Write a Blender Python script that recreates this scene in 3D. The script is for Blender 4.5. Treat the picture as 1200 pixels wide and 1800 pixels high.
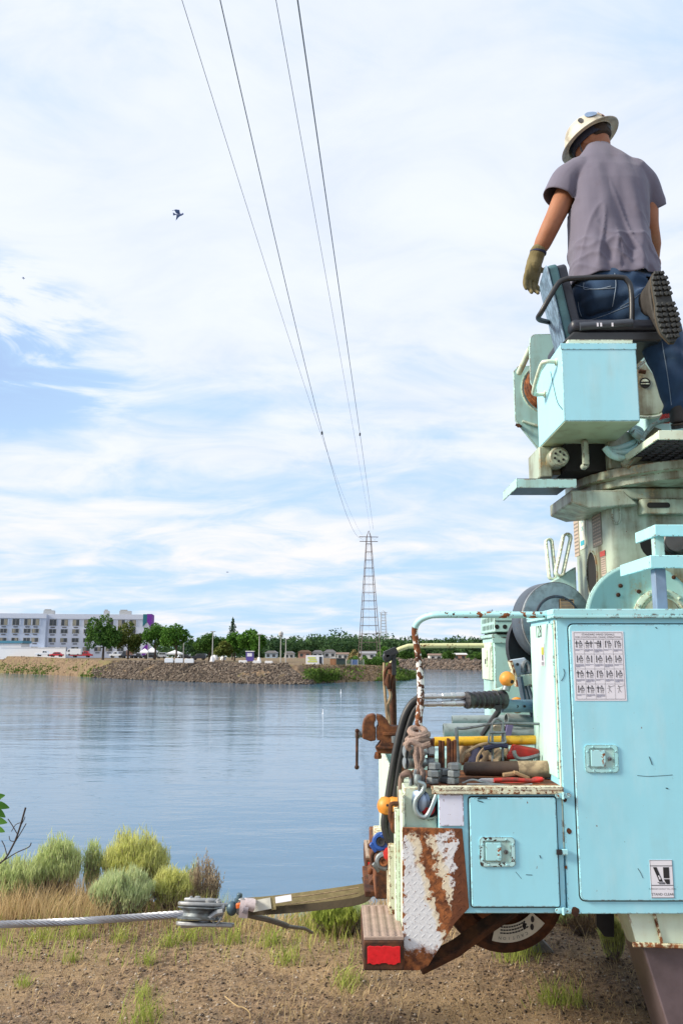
import bpy, bmesh, math, random
import numpy as np
from mathutils import Vector, Matrix
random.seed(7); rng = np.random.default_rng(7)
R = math.radians
for o in list(bpy.data.objects): bpy.data.objects.remove(o)
SC = bpy.context.scene; COL = SC.collection
# ------------------------------------------------------------------ camera
F = 1500.0; EYE = 1.65; TILT = math.atan(0.17); CT, ST = math.cos(TILT), math.sin(TILT)
cd = bpy.data.cameras.new('camera'); cam = bpy.data.objects.new('camera', cd); COL.objects.link(cam)
cam.location = (0, 0, EYE); cam.rotation_euler = (math.pi/2 + TILT, 0, 0)
cd.sensor_fit = 'HORIZONTAL'; cd.sensor_width = 36; cd.lens = 36*F/1200; cd.clip_start = .05; cd.clip_end = 6000
SC.camera = cam
SC.render.engine = 'CYCLES'
SC.view_settings.view_transform = 'Standard'; SC.view_settings.look = 'None'
SC.view_settings.exposure = 0.90; SC.view_settings.gamma = 1
# ------------------------------------------------------------------ node helpers
def N(nt, typ, ins=None, **props):
    nd = nt.nodes.new(typ)
    for k, v in props.items(): setattr(nd, k, v)
    for k, v in (ins or {}).items():
        if isinstance(v, bpy.types.NodeSocket): nt.links.new(v, nd.inputs[k])
        else: nd.inputs[k].default_value = v
    return nd
def M(nt, op, a, b=None, c=None, clamp=False):
    nd = nt.nodes.new('ShaderNodeMath'); nd.operation = op; nd.use_clamp = clamp
    for i, v in enumerate((a, b, c)):
        if v is None: continue
        if isinstance(v, bpy.types.NodeSocket): nt.links.new(v, nd.inputs[i])
        else: nd.inputs[i].default_value = v
    return nd.outputs[0]
def VM(nt, op, a, b=None):
    nd = nt.nodes.new('ShaderNodeVectorMath'); nd.operation = op
    for i, v in enumerate((a, b)):
        if v is None: continue
        if isinstance(v, bpy.types.NodeSocket): nt.links.new(v, nd.inputs[i])
        else: nd.inputs[i].default_value = v
    return nd.outputs['Value'] if op in ('DOT_PRODUCT', 'LENGTH', 'DISTANCE') else nd.outputs[0]
def SS(nt, v, lo, hi, a=0., b=1.):
    nd = N(nt, 'ShaderNodeMapRange', {0: v, 1: lo, 2: hi, 3: a, 4: b}, interpolation_type='SMOOTHSTEP')
    return nd.outputs[0]
def MIX(nt, f, a, b, blend='MIX'):
    nd = nt.nodes.new('ShaderNodeMix'); nd.data_type = 'RGBA'; nd.blend_type = blend
    for i, v in ((0, f), (6, a), (7, b)):
        if isinstance(v, bpy.types.NodeSocket): nt.links.new(v, nd.inputs[i])
        else: nd.inputs[i].default_value = v if i == 0 else (tuple(v) + (1,) if len(v) == 3 else v)
    return nd.outputs[2]
def NOISE(nt, vec, scale, detail=3., rough=.55, out=0, dist=0.):
    nd = N(nt, 'ShaderNodeTexNoise', {'Vector': vec, 'Scale': scale, 'Detail': detail, 'Roughness': rough, 'Distortion': dist})
    return nd.outputs[out]
def MAPV(nt, vec, scale=(1, 1, 1), loc=(0, 0, 0)):
    return N(nt, 'ShaderNodeMapping', {'Vector': vec, 'Scale': scale, 'Location': loc}).outputs[0]
# ------------------------------------------------------------------ sky and sun
SUN_DIR = Vector((-0.84, -0.20, 0.50)).normalized()      # towards the sun: low, left, hidden by thin cloud
w = bpy.data.worlds.new('World'); SC.world = w; w.use_nodes = True
nt = w.node_tree; nt.nodes.clear()
sky = N(nt, 'ShaderNodeTexSky', sky_type='NISHITA', sun_disc=False)
sky.sun_elevation = math.asin(SUN_DIR.z); sky.sun_rotation = math.atan2(SUN_DIR.x, SUN_DIR.y)
sky.air_density = 1.0; sky.dust_density = .6; sky.ozone_density = 2.0
g = N(nt, 'ShaderNodeTexCoord').outputs['Generated']
sx = N(nt, 'ShaderNodeSeparateXYZ', {0: g})
dz = M(nt, 'MAXIMUM', sx.outputs[2], 0.0)
den = M(nt, 'ADD', dz, .17)
pl = N(nt, 'ShaderNodeCombineXYZ', {0: M(nt, 'DIVIDE', sx.outputs[0], den), 1: M(nt, 'DIVIDE', sx.outputs[1], den), 2: 0.0}).outputs[0]
n1 = NOISE(nt, MAPV(nt, pl, (.9, 1.5, 1), (3.1, 1.7, 0)), 1.15, 6, .56, dist=.4)
n2 = NOISE(nt, MAPV(nt, pl, (1, 1.35, 1), (7.3, 2.2, 0)), 2.6, 8, .60, dist=.8)
n3 = NOISE(nt, MAPV(nt, pl, (.7, 1.3, 1), (1.3, 9.2, 0)), .6, 3, .5)
blue = N(nt, 'ShaderNodeMixRGB', {0: .92, 1: sky.outputs[0], 2: (3.3, 4.75, 6.5, 1)}).outputs[0]
cov = M(nt, 'ADD', M(nt, 'MULTIPLY', n1, .62), M(nt, 'MULTIPLY', n2, .38))
# more veil higher up, thin streaks near the horizon
cov = M(nt, 'ADD', cov, SS(nt, dz, .03, .50, -.035, .10))
def DIRP(px, py):
    x = (px-600)/F; y = (900-py)/F
    v = Vector((x, CT - y*ST, ST + y*CT)); return v.normalized()
# one opening in the cloud low on the left
gapd = VM(nt, 'DISTANCE', MAPV(nt, g, (1, 1, 1.75)), tuple(Vector(DIRP(-60, 600))*Vector((1, 1, 1.75)) if False else (DIRP(-60, 600).x, DIRP(-60, 600).y, DIRP(-60, 600).z*1.75)))
gap = M(nt, 'MULTIPLY', SS(nt, gapd, .03, .23, 1, 0), SS(nt, n2, .44, .66, 1.0, .10))
cov = M(nt, 'SUBTRACT', cov, M(nt, 'MULTIPLY', gap, .46))
cl = SS(nt, cov, .34, .60)
shade = SS(nt, M(nt, 'ADD', M(nt, 'MULTIPLY', n3, .6), M(nt, 'MULTIPLY', n2, .4)), .36, .60)
warm = SS(nt, dz, .02, .30, 1, 0)
white = MIX(nt, warm, (5.7, 6.02, 6.6), (6.35, 6.1, 6.05))
grey = MIX(nt, warm, (4.75, 5.25, 6.4), (4.5, 5.35, 6.4))
ccol = MIX(nt, shade, grey, white)
blue = MIX(nt, gap, blue, (2.75, 3.85, 5.8))
skyc = MIX(nt, cl, blue, ccol)
bg = N(nt, 'ShaderNodeBackground', {0: skyc, 1: .088})
nt.links.new(bg.outputs[0], N(nt, 'ShaderNodeOutputWorld').inputs[0])
sl = bpy.data.lights.new('sun', 'SUN'); sl.energy = 3.3; sl.angle = R(14); sl.color = (1, .90, .74)
so = bpy.data.objects.new('sun', sl); COL.objects.link(so); so.location = (-30, -10, 40)
so.rotation_euler = (-SUN_DIR).to_track_quat('-Z', 'Y').to_euler()
# ------------------------------------------------------------------ measuring: point at depth Y / height z / plane X on the sight line of a photo pixel
def ray(px, py):
    x = (px-600)/F; y = (900-py)/F
    return x, CT - y*ST, ST + y*CT
def P(px, py, Y):
    x, vy, vz = ray(px, py); k = Y/vy
    return Vector((x*k, Y, EYE + vz*k))
def PZ(px, py, z):
    x, vy, vz = ray(px, py); k = (z-EYE)/vz
    return Vector((x*k, vy*k, z))
def PXL(n, px, py, Y):                                  # length in metres of n photo pixels there
    return n/F*Y/ray(px, py)[1]
# ------------------------------------------------------------------ mesh builder
class MB:
    def __init__(s): s.v = []; s.f = []; s.m = []; s.mi = 0
    def add(s, vs, fs, flip=False):
        b = len(s.v); s.v += [tuple(v) for v in vs]
        for f in fs:
            f = tuple(b+i for i in f); s.f.append(f[::-1] if flip else f); s.m.append(s.mi)
        return s
    def box(s, x0, y0, z0, x1, y1, z1):
        return s.add([(x0,y0,z0),(x1,y0,z0),(x1,y1,z0),(x0,y1,z0),(x0,y0,z1),(x1,y0,z1),(x1,y1,z1),(x0,y1,z1)],
                     [(0,3,2,1),(4,5,6,7),(0,1,5,4),(1,2,6,5),(2,3,7,6),(3,0,4,7)])
    def obox(s, c, ux, uy, uz):                          # oriented box: centre and half vectors
        c = Vector(c); ux = Vector(ux); uy = Vector(uy); uz = Vector(uz)
        vs = [c+a*ux+b*uy+d*uz for d in (-1,1) for a,b in ((-1,-1),(1,-1),(1,1),(-1,1))]
        return s.add(vs, [(0,3,2,1),(4,5,6,7),(0,1,5,4),(1,2,6,5),(2,3,7,6),(3,0,4,7)])
    def prism(s, poly, d):                               # poly: 3D points (planar), extruded by vector d
        n = len(poly); d = Vector(d); a = [Vector(p) for p in poly]
        return s.add(a + [p+d for p in a], [tuple(range(n-1,-1,-1)), tuple(range(n, 2*n))] + [(i, (i+1)%n, n+(i+1)%n, n+i) for i in range(n)])
    def ring(s, outer, inner, d):                        # plate with a hole, same number of points
        n = len(outer); d = Vector(d); o = [Vector(p) for p in outer]; i_ = [Vector(p) for p in inner]
        vs = o + i_ + [p+d for p in o] + [p+d for p in i_]; fs = []
        for k in range(n):
            j = (k+1) % n
            fs += [(k, n+k, n+j, j), (2*n+k, 2*n+j, 3*n+j, 3*n+k), (k, j, 2*n+j, 2*n+k), (n+j, n+k, 3*n+k, 3*n+j)]
        return s.add(vs, fs)
    def tube(s, pts, r, n=8, caps=True, closed=False, flat=1.0, up=None):
        pts = [Vector(p) for p in pts]; L = len(pts)
        rs = r if isinstance(r, (list, tuple)) else [r]*L
        vs = []; nrm = None
        for i, p in enumerate(pts):
            if closed: t = pts[(i+1) % L] - pts[i-1]
            else: t = pts[min(i+1, L-1)] - pts[max(i-1, 0)]
            if t.length < 1e-9: t = Vector((0, 0, 1))
            t.normalize()
            if nrm is None:
                a = Vector(up) if up else (Vector((0, 0, 1)) if abs(t.z) < .9 else Vector((1, 0, 0)))
                nrm = a - t*a.dot(t)
            else: nrm = nrm - t*nrm.dot(t)
            nrm.normalize(); b = t.cross(nrm)
            for k in range(n):
                a = 2*math.pi*k/n
                vs.append(p + (nrm*math.cos(a)*flat + b*math.sin(a))*rs[i])
        fs = []
        for i in range(L if closed else L-1):
            j = (i+1) % L
            for k in range(n): fs.append((i*n+k, i*n+(k+1)%n, j*n+(k+1)%n, j*n+k))
        if caps and not closed: fs += [tuple(range(n-1,-1,-1)), tuple((L-1)*n+k for k in range(n))]
        return s.add(vs, fs)
    def lathe(s, c, axis, prof, n=24, sx=1.0, ref=None):  # prof: (radius, height along axis)
        c = Vector(c); ax = Vector(axis).normalized()
        a = Vector(ref) if ref else (Vector((0,0,1)) if abs(ax.z) < .9 else Vector((1,0,0)))
        u = (a - ax*a.dot(ax)).normalized(); v = ax.cross(u); vs = []
        for r, h in prof:
            r = max(r, 1e-5)
            for k in range(n):
                t = 2*math.pi*k/n; vs.append(c + ax*h + (u*math.cos(t)*sx + v*math.sin(t))*r)
        fs = []
        for i in range(len(prof)-1):
            for k in range(n): fs.append((i*n+k, i*n+(k+1)%n, (i+1)*n+(k+1)%n, (i+1)*n+k))
        fs += [tuple(range(n-1,-1,-1)), tuple((len(prof)-1)*n+k for k in range(n))]
        return s.add(vs, fs)
    def cyl(s, a, b, r, n=16):
        a = Vector(a); b = Vector(b); return s.lathe(a, b-a, [(r, 0), (r, (b-a).length)], n)
    def ball(s, c, r, n=16, sc=(1,1,1)):
        c = Vector(c); vs = []; m = max(6, n//2)
        for i in range(m+1):
            ph = math.pi*i/m
            for k in range(n):
                t = 2*math.pi*k/n
                vs.append((c.x+r*sc[0]*max(math.sin(ph),1e-4)*math.cos(t), c.y+r*sc[1]*max(math.sin(ph),1e-4)*math.sin(t), c.z+r*sc[2]*math.cos(ph)))
        return s.add(vs, [((i+1)*n+k, (i+1)*n+(k+1)%n, i*n+(k+1)%n, i*n+k) for i in range(m) for k in range(n)])
    def poly(s, pts, flip=False): return s.add(pts, [tuple(range(len(pts)))], flip)
def off(parent):
    v = Vector((0,0,0))
    while parent is not None: v += Vector(parent.location); parent = parent.parent
    return v
def obj(name, mb, mat, parent=None, bev=0, sharp=38, seg=2, kind=None, at=None):
    """links the builder's shapes as ONE mesh object; vertices are given in world space (or local when at is given)"""
    me = bpy.data.meshes.new(name); o0 = Vector((0,0,0)) if at is not None else off(parent)
    me.from_pydata([(v[0]-o0.x, v[1]-o0.y, v[2]-o0.z) for v in mb.v], [], mb.f)
    for m in (mat if isinstance(mat, (list, tuple)) else [mat]): me.materials.append(m)
    if any(mb.m): me.polygons.foreach_set('material_index', mb.m)
    me.polygons.foreach_set('use_smooth', [True]*len(me.polygons)); me.update()
    me.set_sharp_from_angle(angle=R(sharp))
    o = bpy.data.objects.new(name, me); COL.objects.link(o)
    if parent: o.parent = parent
    if at is not None: o.location = at
    if bev:
        b = o.modifiers.new('bevel', 'BEVEL'); b.width = bev; b.segments = seg; b.limit_method = 'ANGLE'; b.angle_limit = R(35); b.harden_normals = False
    if kind: o['kind'] = kind
    return o
def npobj(name, verts, faces, mat, parent=None, kind=None, smooth=False, at=None):
    """big meshes straight from numpy arrays (faces: n x 3 or n x 4)"""
    verts = np.asarray(verts, dtype=np.float32); faces = np.asarray(faces, dtype=np.int32)
    o0 = np.zeros(3) if at is not None else np.array(off(parent))
    me = bpy.data.meshes.new(name); k = faces.shape[1]
    me.vertices.add(len(verts)); me.vertices.foreach_set('co', (verts - o0).astype(np.float32).ravel())
    me.loops.add(faces.size); me.loops.foreach_set('vertex_index', faces.ravel())
    me.polygons.add(len(faces)); me.polygons.foreach_set('loop_start', np.arange(0, faces.size, k, dtype=np.int32))
    me.update(calc_edges=True); me.materials.append(mat)
    if smooth: me.polygons.foreach_set('use_smooth', [True]*len(faces))
    o = bpy.data.objects.new(name, me); COL.objects.link(o)
    if parent: o.parent = parent
    if at is not None: o.location = at
    if kind: o['kind'] = kind
    return o
def tag(o, label, cat, group=None):
    o['label'] = label; o['category'] = cat
    if group: o['group'] = group
    return o
def thing(name, label, cat, loc=(0,0,0), group=None, rz=0):
    o = bpy.data.objects.new(name, None); COL.objects.link(o); o.location = loc; o.rotation_euler = (0, 0, rz)
    o.empty_display_size = .2
    return tag(o, label, cat, group)
def dup(o, parent=None, loc=None, rz=None):
    c = o.copy(); COL.objects.link(c)
    if parent: c.parent = parent
    for ch in o.children: dup(ch, c)
    if loc is not None: c.location = loc
    if rz is not None: c.rotation_euler = (0, 0, rz)
    return c
def curve(pts, n=6):                                     # Catmull-Rom through points
    p = [Vector(q) for q in pts]; p = [2*p[0]-p[1]] + p + [2*p[-1]-p[-2]]; out = []
    for i in range(1, len(p)-2):
        for k in range(n):
            t = k/n; a, b, c, d = p[i-1:i+3]
            out.append(.5*((2*b) + (c-a)*t + (2*a-5*b+4*c-d)*t*t + (3*b-a-3*c+d)*t**3))
    return out + [p[-2]]
def PP(l, Y=None): return [P(q[0], q[1], q[2] if len(q) > 2 else Y) for q in l]
_txt = {}
def text_into(mb, s, origin, ux, uz, size, align='CENTER', lift=None):
    """flat lettering laid into a builder: origin, unit vectors along and up, cap size"""
    cu = bpy.data.curves.new('lettering', 'FONT'); cu.body = s; cu.size = size*1.38; cu.align_x = align; cu.resolution_u = 2
    t = bpy.data.objects.new('lettering', cu); COL.objects.link(t); bpy.context.view_layer.update()
    me = t.to_mesh(); o = Vector(origin); ux = Vector(ux); uz = Vector(uz)
    mb.add([o + ux*v.co.x + uz*v.co.y for v in me.vertices], [tuple(p.vertices) for p in me.polygons])
    t.to_mesh_clear(); bpy.data.objects.remove(t); bpy.data.curves.remove(cu)
def rrect(x0, z0, x1, z1, r, n=4):                       # rounded rectangle in (x, z), counter-clockwise seen from -Y
    out = []
    for cx, cz, a0 in ((x1-r, z0+r, -90), (x1-r, z1-r, 0), (x0+r, z1-r, 90), (x0+r, z0+r, 180)):
        for k in range(n+1):
            a = R(a0 + 90*k/n); out.append((cx + r*math.cos(a), cz + r*math.sin(a)))
    return out
# ------------------------------------------------------------------ materials
def newmat(name):
    m = bpy.data.materials.new(name); m.use_nodes = True; nt = m.node_tree; nt.nodes.clear()
    b = N(nt, 'ShaderNodeBsdfPrincipled'); out = N(nt, 'ShaderNodeOutputMaterial', {0: b.outputs[0]})
    return m, nt, b
def L(nt, a, b): nt.links.new(a, b)
def simple(name, col, rough=.6, metal=0., var=.15, scale=20., bump=0., bscale=60., spec=.5, dist=.003, grime=0.):
    m, nt, b = newmat(name); tc = N(nt, 'ShaderNodeTexCoord').outputs['Object']
    n = NOISE(nt, tc, scale, 4)
    cc = MIX(nt, n, tuple(c*(1-var*1.3) for c in col), tuple(min(1, c*(1+var*1.3)) for c in col))
    if grime: cc = MIX(nt, M(nt, 'MULTIPLY', SS(nt, M(nt, 'ADD', M(nt, 'MULTIPLY', NOISE(nt, tc, 26, 5, .65), .6), M(nt, 'MULTIPLY', NOISE(nt, tc, 7, 3), .4)), .47, .62), grime), cc, (.055, .038, .025))
    L(nt, cc, b.inputs['Base Color'])
    b.inputs['Metallic'].default_value = metal; b.inputs['Specular IOR Level'].default_value = spec
    L(nt, M(nt, 'ADD', rough-.08, M(nt, 'MULTIPLY', n, .16)), b.inputs['Roughness'])
    if bump:
        bn = N(nt, 'ShaderNodeBump', {'Strength': bump, 'Distance': dist, 'Height': NOISE(nt, tc, bscale, 5, .6)})
        L(nt, bn.outputs[0], b.inputs['Normal'])
    return m
RUST_D = (.040, .014, .008); RUST_M = (.13, .042, .014); RUST_L = (.30, .105, .032)
def rustcol(nt, tc, scale=30.):
    a = NOISE(nt, tc, scale, 6, .65); c = NOISE(nt, tc, scale*.23, 3)
    return MIX(nt, SS(nt, c, .4, .66), MIX(nt, SS(nt, a, .35, .65), RUST_D, RUST_M), MIX(nt, SS(nt, a, .35, .65), RUST_M, RUST_L))
def paint(name, base, chips=.5, edge=.6, rust=0., dirt=.4, rough=.42, cscale=75., dirtcol=(.40, .36, .22), edger=.010, dark=False, dlo=.46):
    """sprayed enamel: slight fading, grime runs, chips down to rust, worn edges"""
    m, nt, b = newmat(name); tc = N(nt, 'ShaderNodeTexCoord').outputs['Object']
    big = NOISE(nt, tc, 2.2, 4); mid = NOISE(nt, tc, 7.0, 5, .6)
    run = NOISE(nt, MAPV(nt, tc, (14, 14, 1.6)), 1.0, 5, .6)
    fine = NOISE(nt, tc, cscale, 3, .55)
    col = MIX(nt, big, tuple(c*.88 for c in base), tuple(min(1, c*1.06+.015) for c in base))
    col = MIX(nt, M(nt, 'MULTIPLY', SS(nt, M(nt, 'ADD', M(nt, 'MULTIPLY', run, .6), M(nt, 'MULTIPLY', mid, .4)), dlo, dlo+.26), dirt), col, dirtcol)
    fade = SS(nt, NOISE(nt, MAPV(nt, tc, (3.2, 3.2, 1.1)), 1.0, 6, .65), .52, .72)
    col = MIX(nt, M(nt, 'MULTIPLY', fade, .28), col, tuple(.5*c+.42 for c in base))
    spots = M(nt, 'MULTIPLY', SS(nt, M(nt, 'ADD', fine, M(nt, 'MULTIPLY', mid, .35)), .99 - .12*chips, 1.01 - .12*chips), 1.0)
    mask = spots
    if edge > 0:
        bv = N(nt, 'ShaderNodeBevel', {'Radius': edger}, samples=4)
        ge = N(nt, 'ShaderNodeNewGeometry')
        dt = VM(nt, 'DOT_PRODUCT', bv.outputs[0], ge.outputs['Normal'])
        em = SS(nt, dt, .995, .93)
        en = SS(nt, M(nt, 'ADD', M(nt, 'MULTIPLY', fine, .5), M(nt, 'MULTIPLY', NOISE(nt, tc, 19., 4, .6), .5)), .60-.17*edge, .64-.17*edge)
        mask = M(nt, 'MAXIMUM', mask, M(nt, 'MULTIPLY', em, en))
    if rust > 0:
        rm = SS(nt, M(nt, 'ADD', M(nt, 'MULTIPLY', mid, .65), M(nt, 'MULTIPLY', fine, .35)), .70-.25*rust, .73-.25*rust)
        halo = SS(nt, M(nt, 'ADD', M(nt, 'MULTIPLY', mid, .65), M(nt, 'MULTIPLY', fine, .35)), .60-.25*rust, .72-.25*rust)
        col = MIX(nt, M(nt, 'MULTIPLY', halo, .55), col, (.50, .38, .17))
        mask = M(nt, 'MAXIMUM', mask, rm)
    rc = rustcol(nt, tc) if not dark else MIX(nt, fine, (.012, .01, .01), (.06, .04, .03))
    L(nt, MIX(nt, mask, col, rc), b.inputs['Base Color'])
    L(nt, M(nt, 'ADD', rough, M(nt, 'MULTIPLY', mask, .45)), b.inputs['Roughness'])
    bn = N(nt, 'ShaderNodeBump', {'Strength': .6, 'Distance': .0016, 'Height': M(nt, 'SUBTRACT', M(nt, 'ADD', M(nt, 'MULTIPLY', big, 3.0), M(nt, 'MULTIPLY', mid, .5)), mask)})
    L(nt, bn.outputs[0], b.inputs['Normal'])
    return m
MINT = (.36, .71, .78)
m_paint = paint('mint_enamel', MINT, chips=.30, edge=.42, dirt=.10)
m_panel = paint('mint_enamel_flat', (.31, .69, .83), chips=.42, edge=.55, dirt=.30, edger=.006, dirtcol=(.30, .50, .54))
m_worn = paint('mint_enamel_worn', (.38, .62, .60), chips=.6, edge=.7, dirt=.75, rust=.13, dirtcol=(.20, .18, .09))
m_grimy = paint('mint_enamel_grimy', (.38, .47, .37), chips=.7, edge=.7, dirt=.95, rust=.14, dirtcol=(.12, .095, .045), dlo=.38)
m_cream = paint('mint_enamel_cream', (.62, .74, .60), chips=.45, edge=.6, dirt=.4, rust=.10)
m_rail = paint('rail_enamel', (.36, .70, .76), chips=2.0, edge=0, dirt=.1, cscale=42., rust=.16)
m_railrust = paint('rail_enamel_flaked', (.72, .74, .74), chips=3.0, edge=0, dirt=.1, cscale=48., rust=.36)
m_rustlip = paint('flaking_cream_enamel', (.66, .68, .52), chips=2.0, edge=.9, dirt=.5, rust=.62)
def rustmat(name, scale=30., dark=1., bump=.6):
    m, nt, b = newmat(name); tc = N(nt, 'ShaderNodeTexCoord').outputs['Object']
    c = rustcol(nt, tc, scale)
    L(nt, MIX(nt, 1.0, c, (dark, dark, dark), 'MULTIPLY'), b.inputs['Base Color']); b.inputs['Roughness'].default_value = .85
    bn = N(nt, 'ShaderNodeBump', {'Strength': bump, 'Distance': .004, 'Height': NOISE(nt, tc, scale*2, 6, .7)}); L(nt, bn.outputs[0], b.inputs['Normal'])
    return m
m_rust = rustmat('rusty_iron'); m_rustdark = rustmat('dark_rusty_iron', 22., .5); m_vise = rustmat('brown_cast_iron', 40., .72, .4)
m_black = simple('black_painted_steel', (.022, .024, .028), .42, var=.3, bump=.2)
m_rubber = simple('black_rubber', (.02, .022, .024), .5, bump=.2)
m_darkhole = simple('dark_gap_fill', (.012, .012, .012), .9)
m_galv = simple('galvanised_steel', (.36, .40, .42), .42, metal=.75, var=.3, scale=30, bump=.3, grime=.4)
m_galvd = simple('dull_grey_steel', (.20, .23, .25), .5, metal=.6, var=.35, scale=35, bump=.4, grime=.6)
m_chrome = simple('worn_chrome', (.55, .56, .58), .30, metal=.7, var=.3, scale=60)
m_yellow = simple('yellow_fibreglass', (.72, .42, .025), .42, var=.15, grime=.55)
m_orange = simple('orange_rubber', (.66, .26, .035), .5, var=.15, bump=.2, grime=.35)
m_red = simple('red_enamel', (.46, .02, .015), .45, var=.3, grime=.7)
m_reflect = simple('red_reflector', (.62, .012, .02), .3, var=.25, scale=60, bump=.4)
m_blue = simple('blue_enamel', (.015, .07, .30), .4, var=.2)
m_whitep = simple('white_print', (.72, .72, .80), .5, var=.03)
m_ink = simple('black_print', (.015, .015, .02), .6)
m_inkblue = simple('grey_print', (.16, .17, .26), .6)
m_rope = simple('braided_rope', (.33, .24, .20), .95, var=.5, scale=140, bump=1.0, bscale=240, dist=.006, grime=.6)
m_pvc = simple('grey_pipe', (.27, .33, .34), .5, var=.15, grime=.5)
m_canvas = simple('tan_canvas', (.36, .27, .17), .9, var=.3, bump=.5, bscale=40, grime=.6)
m_navy = simple('navy_cloth', (.02, .024, .06), .85, bump=.4)
m_leather = simple('dark_brown_leather', (.05, .028, .018), .55, var=.4, bump=.5)
m_wood = simple('weathered_wood', (.26, .17, .09), .8, var=.35, scale=12, bump=.5)
m_skinny = None
# ================================================================== THE SETTING
WATER = -3.6
def vnoise(x, y, s, seed=0):                             # cheap smooth value noise (numpy)
    r = np.random.default_rng(seed); T = r.random((64, 64))
    x = np.asarray(x)*s; y = np.asarray(y)*s; xi = np.floor(x).astype(int); yi = np.floor(y).astype(int); fx = x-xi; fy = y-yi
    fx = fx*fx*(3-2*fx); fy = fy*fy*(3-2*fy); g = lambda a, b: T[a % 64, b % 64]
    return (g(xi,yi)*(1-fx)+g(xi+1,yi)*fx)*(1-fy) + (g(xi,yi+1)*(1-fx)+g(xi+1,yi+1)*fx)*fy
def gheight(x, y):
    x = np.asarray(x, float); y = np.asarray(y, float)
    sm = lambda a, b: (lambda t: t*t*(3-2*t))(np.clip((x-a)/(b-a), 0, 1))
    edge = 6.25 - .42*sm(-1.5, -.6) + 1.2*sm(.7, 1.8) + .10*np.sin(x*2.9+1) + .07*np.sin(x*6.3)
    d = np.clip(y-edge, 0, None)
    z = (vnoise(x, y, .9, 1)-.5)*.07 + (vnoise(x, y, 3.1, 2)-.5)*.035 + (vnoise(x, y, 11, 3)-.5)*.016
    return z - d*.72 + .10*(1-np.exp(-d*4))
gx = np.unique(np.concatenate([np.linspace(-90, -6, 22), np.linspace(-6, 7, 240), np.linspace(7, 90, 22)]))
gy = np.unique(np.concatenate([np.linspace(-60, 2.5, 20), np.linspace(2.5, 8.5, 120), np.linspace(8.5, 16, 20)]))
X, Y = np.meshgrid(gx, gy); Z = gheight(X, Y)
nx, ny = len(gx), len(gy); idx = np.arange(nx*ny).reshape(ny, nx)
quad = np.stack([idx[:-1,:-1], idx[:-1,1:], idx[1:,1:], idx[1:,:-1]], -1).reshape(-1, 4)
m_ground, nt, b = newmat('gravelly_earth'); tc = N(nt, 'ShaderNodeTexCoord').outputs['Object']
n_a = NOISE(nt, tc, 1.3, 5, .6); n_b = NOISE(nt, tc, 26, 6, .7); n_c = NOISE(nt, tc, 110, 3, .6)
c = MIX(nt, SS(nt, n_b, .35, .65), (.085, .052, .030), (.31, .205, .118))
c = MIX(nt, M(nt, 'MULTIPLY', SS(nt, n_a, .42, .62), .6), c, (.38, .265, .14))
c = MIX(nt, SS(nt, n_c, .60, .66), c, (.34, .30, .25)); c = MIX(nt, SS(nt, n_c, .40, .34), c, (.045, .032, .024))
L(nt, c, b.inputs['Base Color']); b.inputs['Roughness'].default_value = .95
L(nt, N(nt, 'ShaderNodeBump', {'Strength': .9, 'Distance': .012, 'Height': M(nt, 'ADD', n_b, M(nt, 'MULTIPLY', n_c, .6))}).outputs[0], b.inputs['Normal'])
ground = npobj('ground', np.stack([X, Y, Z], -1).reshape(-1, 3), quad, m_ground, kind='structure', smooth=True)
# ---- water
m_water, nt, b = newmat('rippled_water'); tc = N(nt, 'ShaderNodeTexCoord').outputs['Object']
w1 = NOISE(nt, MAPV(nt, tc, (.45, 1.1, 1)), 1.0, 5, .55); w2 = NOISE(nt, MAPV(nt, tc, (.12, .32, 1), (5, 2, 0)), 1.0, 3, .5)
w3 = NOISE(nt, MAPV(nt, tc, (2.2, 4.6, 1)), 1.0, 3, .5); calm = NOISE(nt, MAPV(nt, tc, (.012, .03, 1)), 1.0, 3, .5)
w0 = NOISE(nt, MAPV(nt, tc, (.045, .10, 1), (2, 7, 0)), 1.0, 4, .6)
hgt = M(nt, 'ADD', M(nt, 'ADD', M(nt, 'MULTIPLY', w1, .042), M(nt, 'MULTIPLY', w2, .055)), M(nt, 'ADD', M(nt, 'MULTIPLY', w3, .011), M(nt, 'MULTIPLY', w0, .26)))
L(nt, N(nt, 'ShaderNodeBump', {'Strength': SS(nt, calm, .35, .65, .55, 1.0), 'Distance': 1.0, 'Height': hgt}).outputs[0], b.inputs['Normal'])
b.inputs['Base Color'].default_value = (.068, .155, .25, 1); b.inputs['Roughness'].default_value = .06; b.inputs['IOR'].default_value = 1.33
mb = MB(); mb.poly([(-1500, 8, WATER), (1500, 8, WATER), (1500, 900, WATER), (-1500, 900, WATER)])
obj('water', mb, m_water, kind='structure')
# ---- far shore: water line and bank top follow the photographed spit
wl = [(-420,1176),(-200,1180),(0,1183.5),(60,1185.5),(110,1188),(160,1191),(230,1194.5),(300,1197.5),(370,1200),(430,1202),(500,1203.3),(545,1203.5),(562,1201),(620,1199),(680,1197.5),(715,1196.5),(733,1192),(742,1187)]
tp = [(-420,1149),(-200,1151),(0,1153.5),(60,1155),(110,1157.5),(160,1160.5),(230,1162.5),(300,1163.5),(370,1165),(430,1167),(500,1168.5),(520,1169),(560,1169),(620,1169.5),(670,1171),(697,1177),(722,1184),(738,1185.5)]
def lerp_poly(pl_, n):
    a = np.array(pl_, float); t = np.linspace(0, len(a)-1, n); i = np.minimum(t.astype(int), len(a)-2); f = (t-i)[:, None]
    return a[i]*(1-f) + a[i+1]*f
NB = 240; A = lerp_poly(wl, NB); B = lerp_poly(tp, NB); rows = 12; V = []
wpts = np.array([PZ(p[0], p[1], WATER) for p in A])
tpts = []
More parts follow.
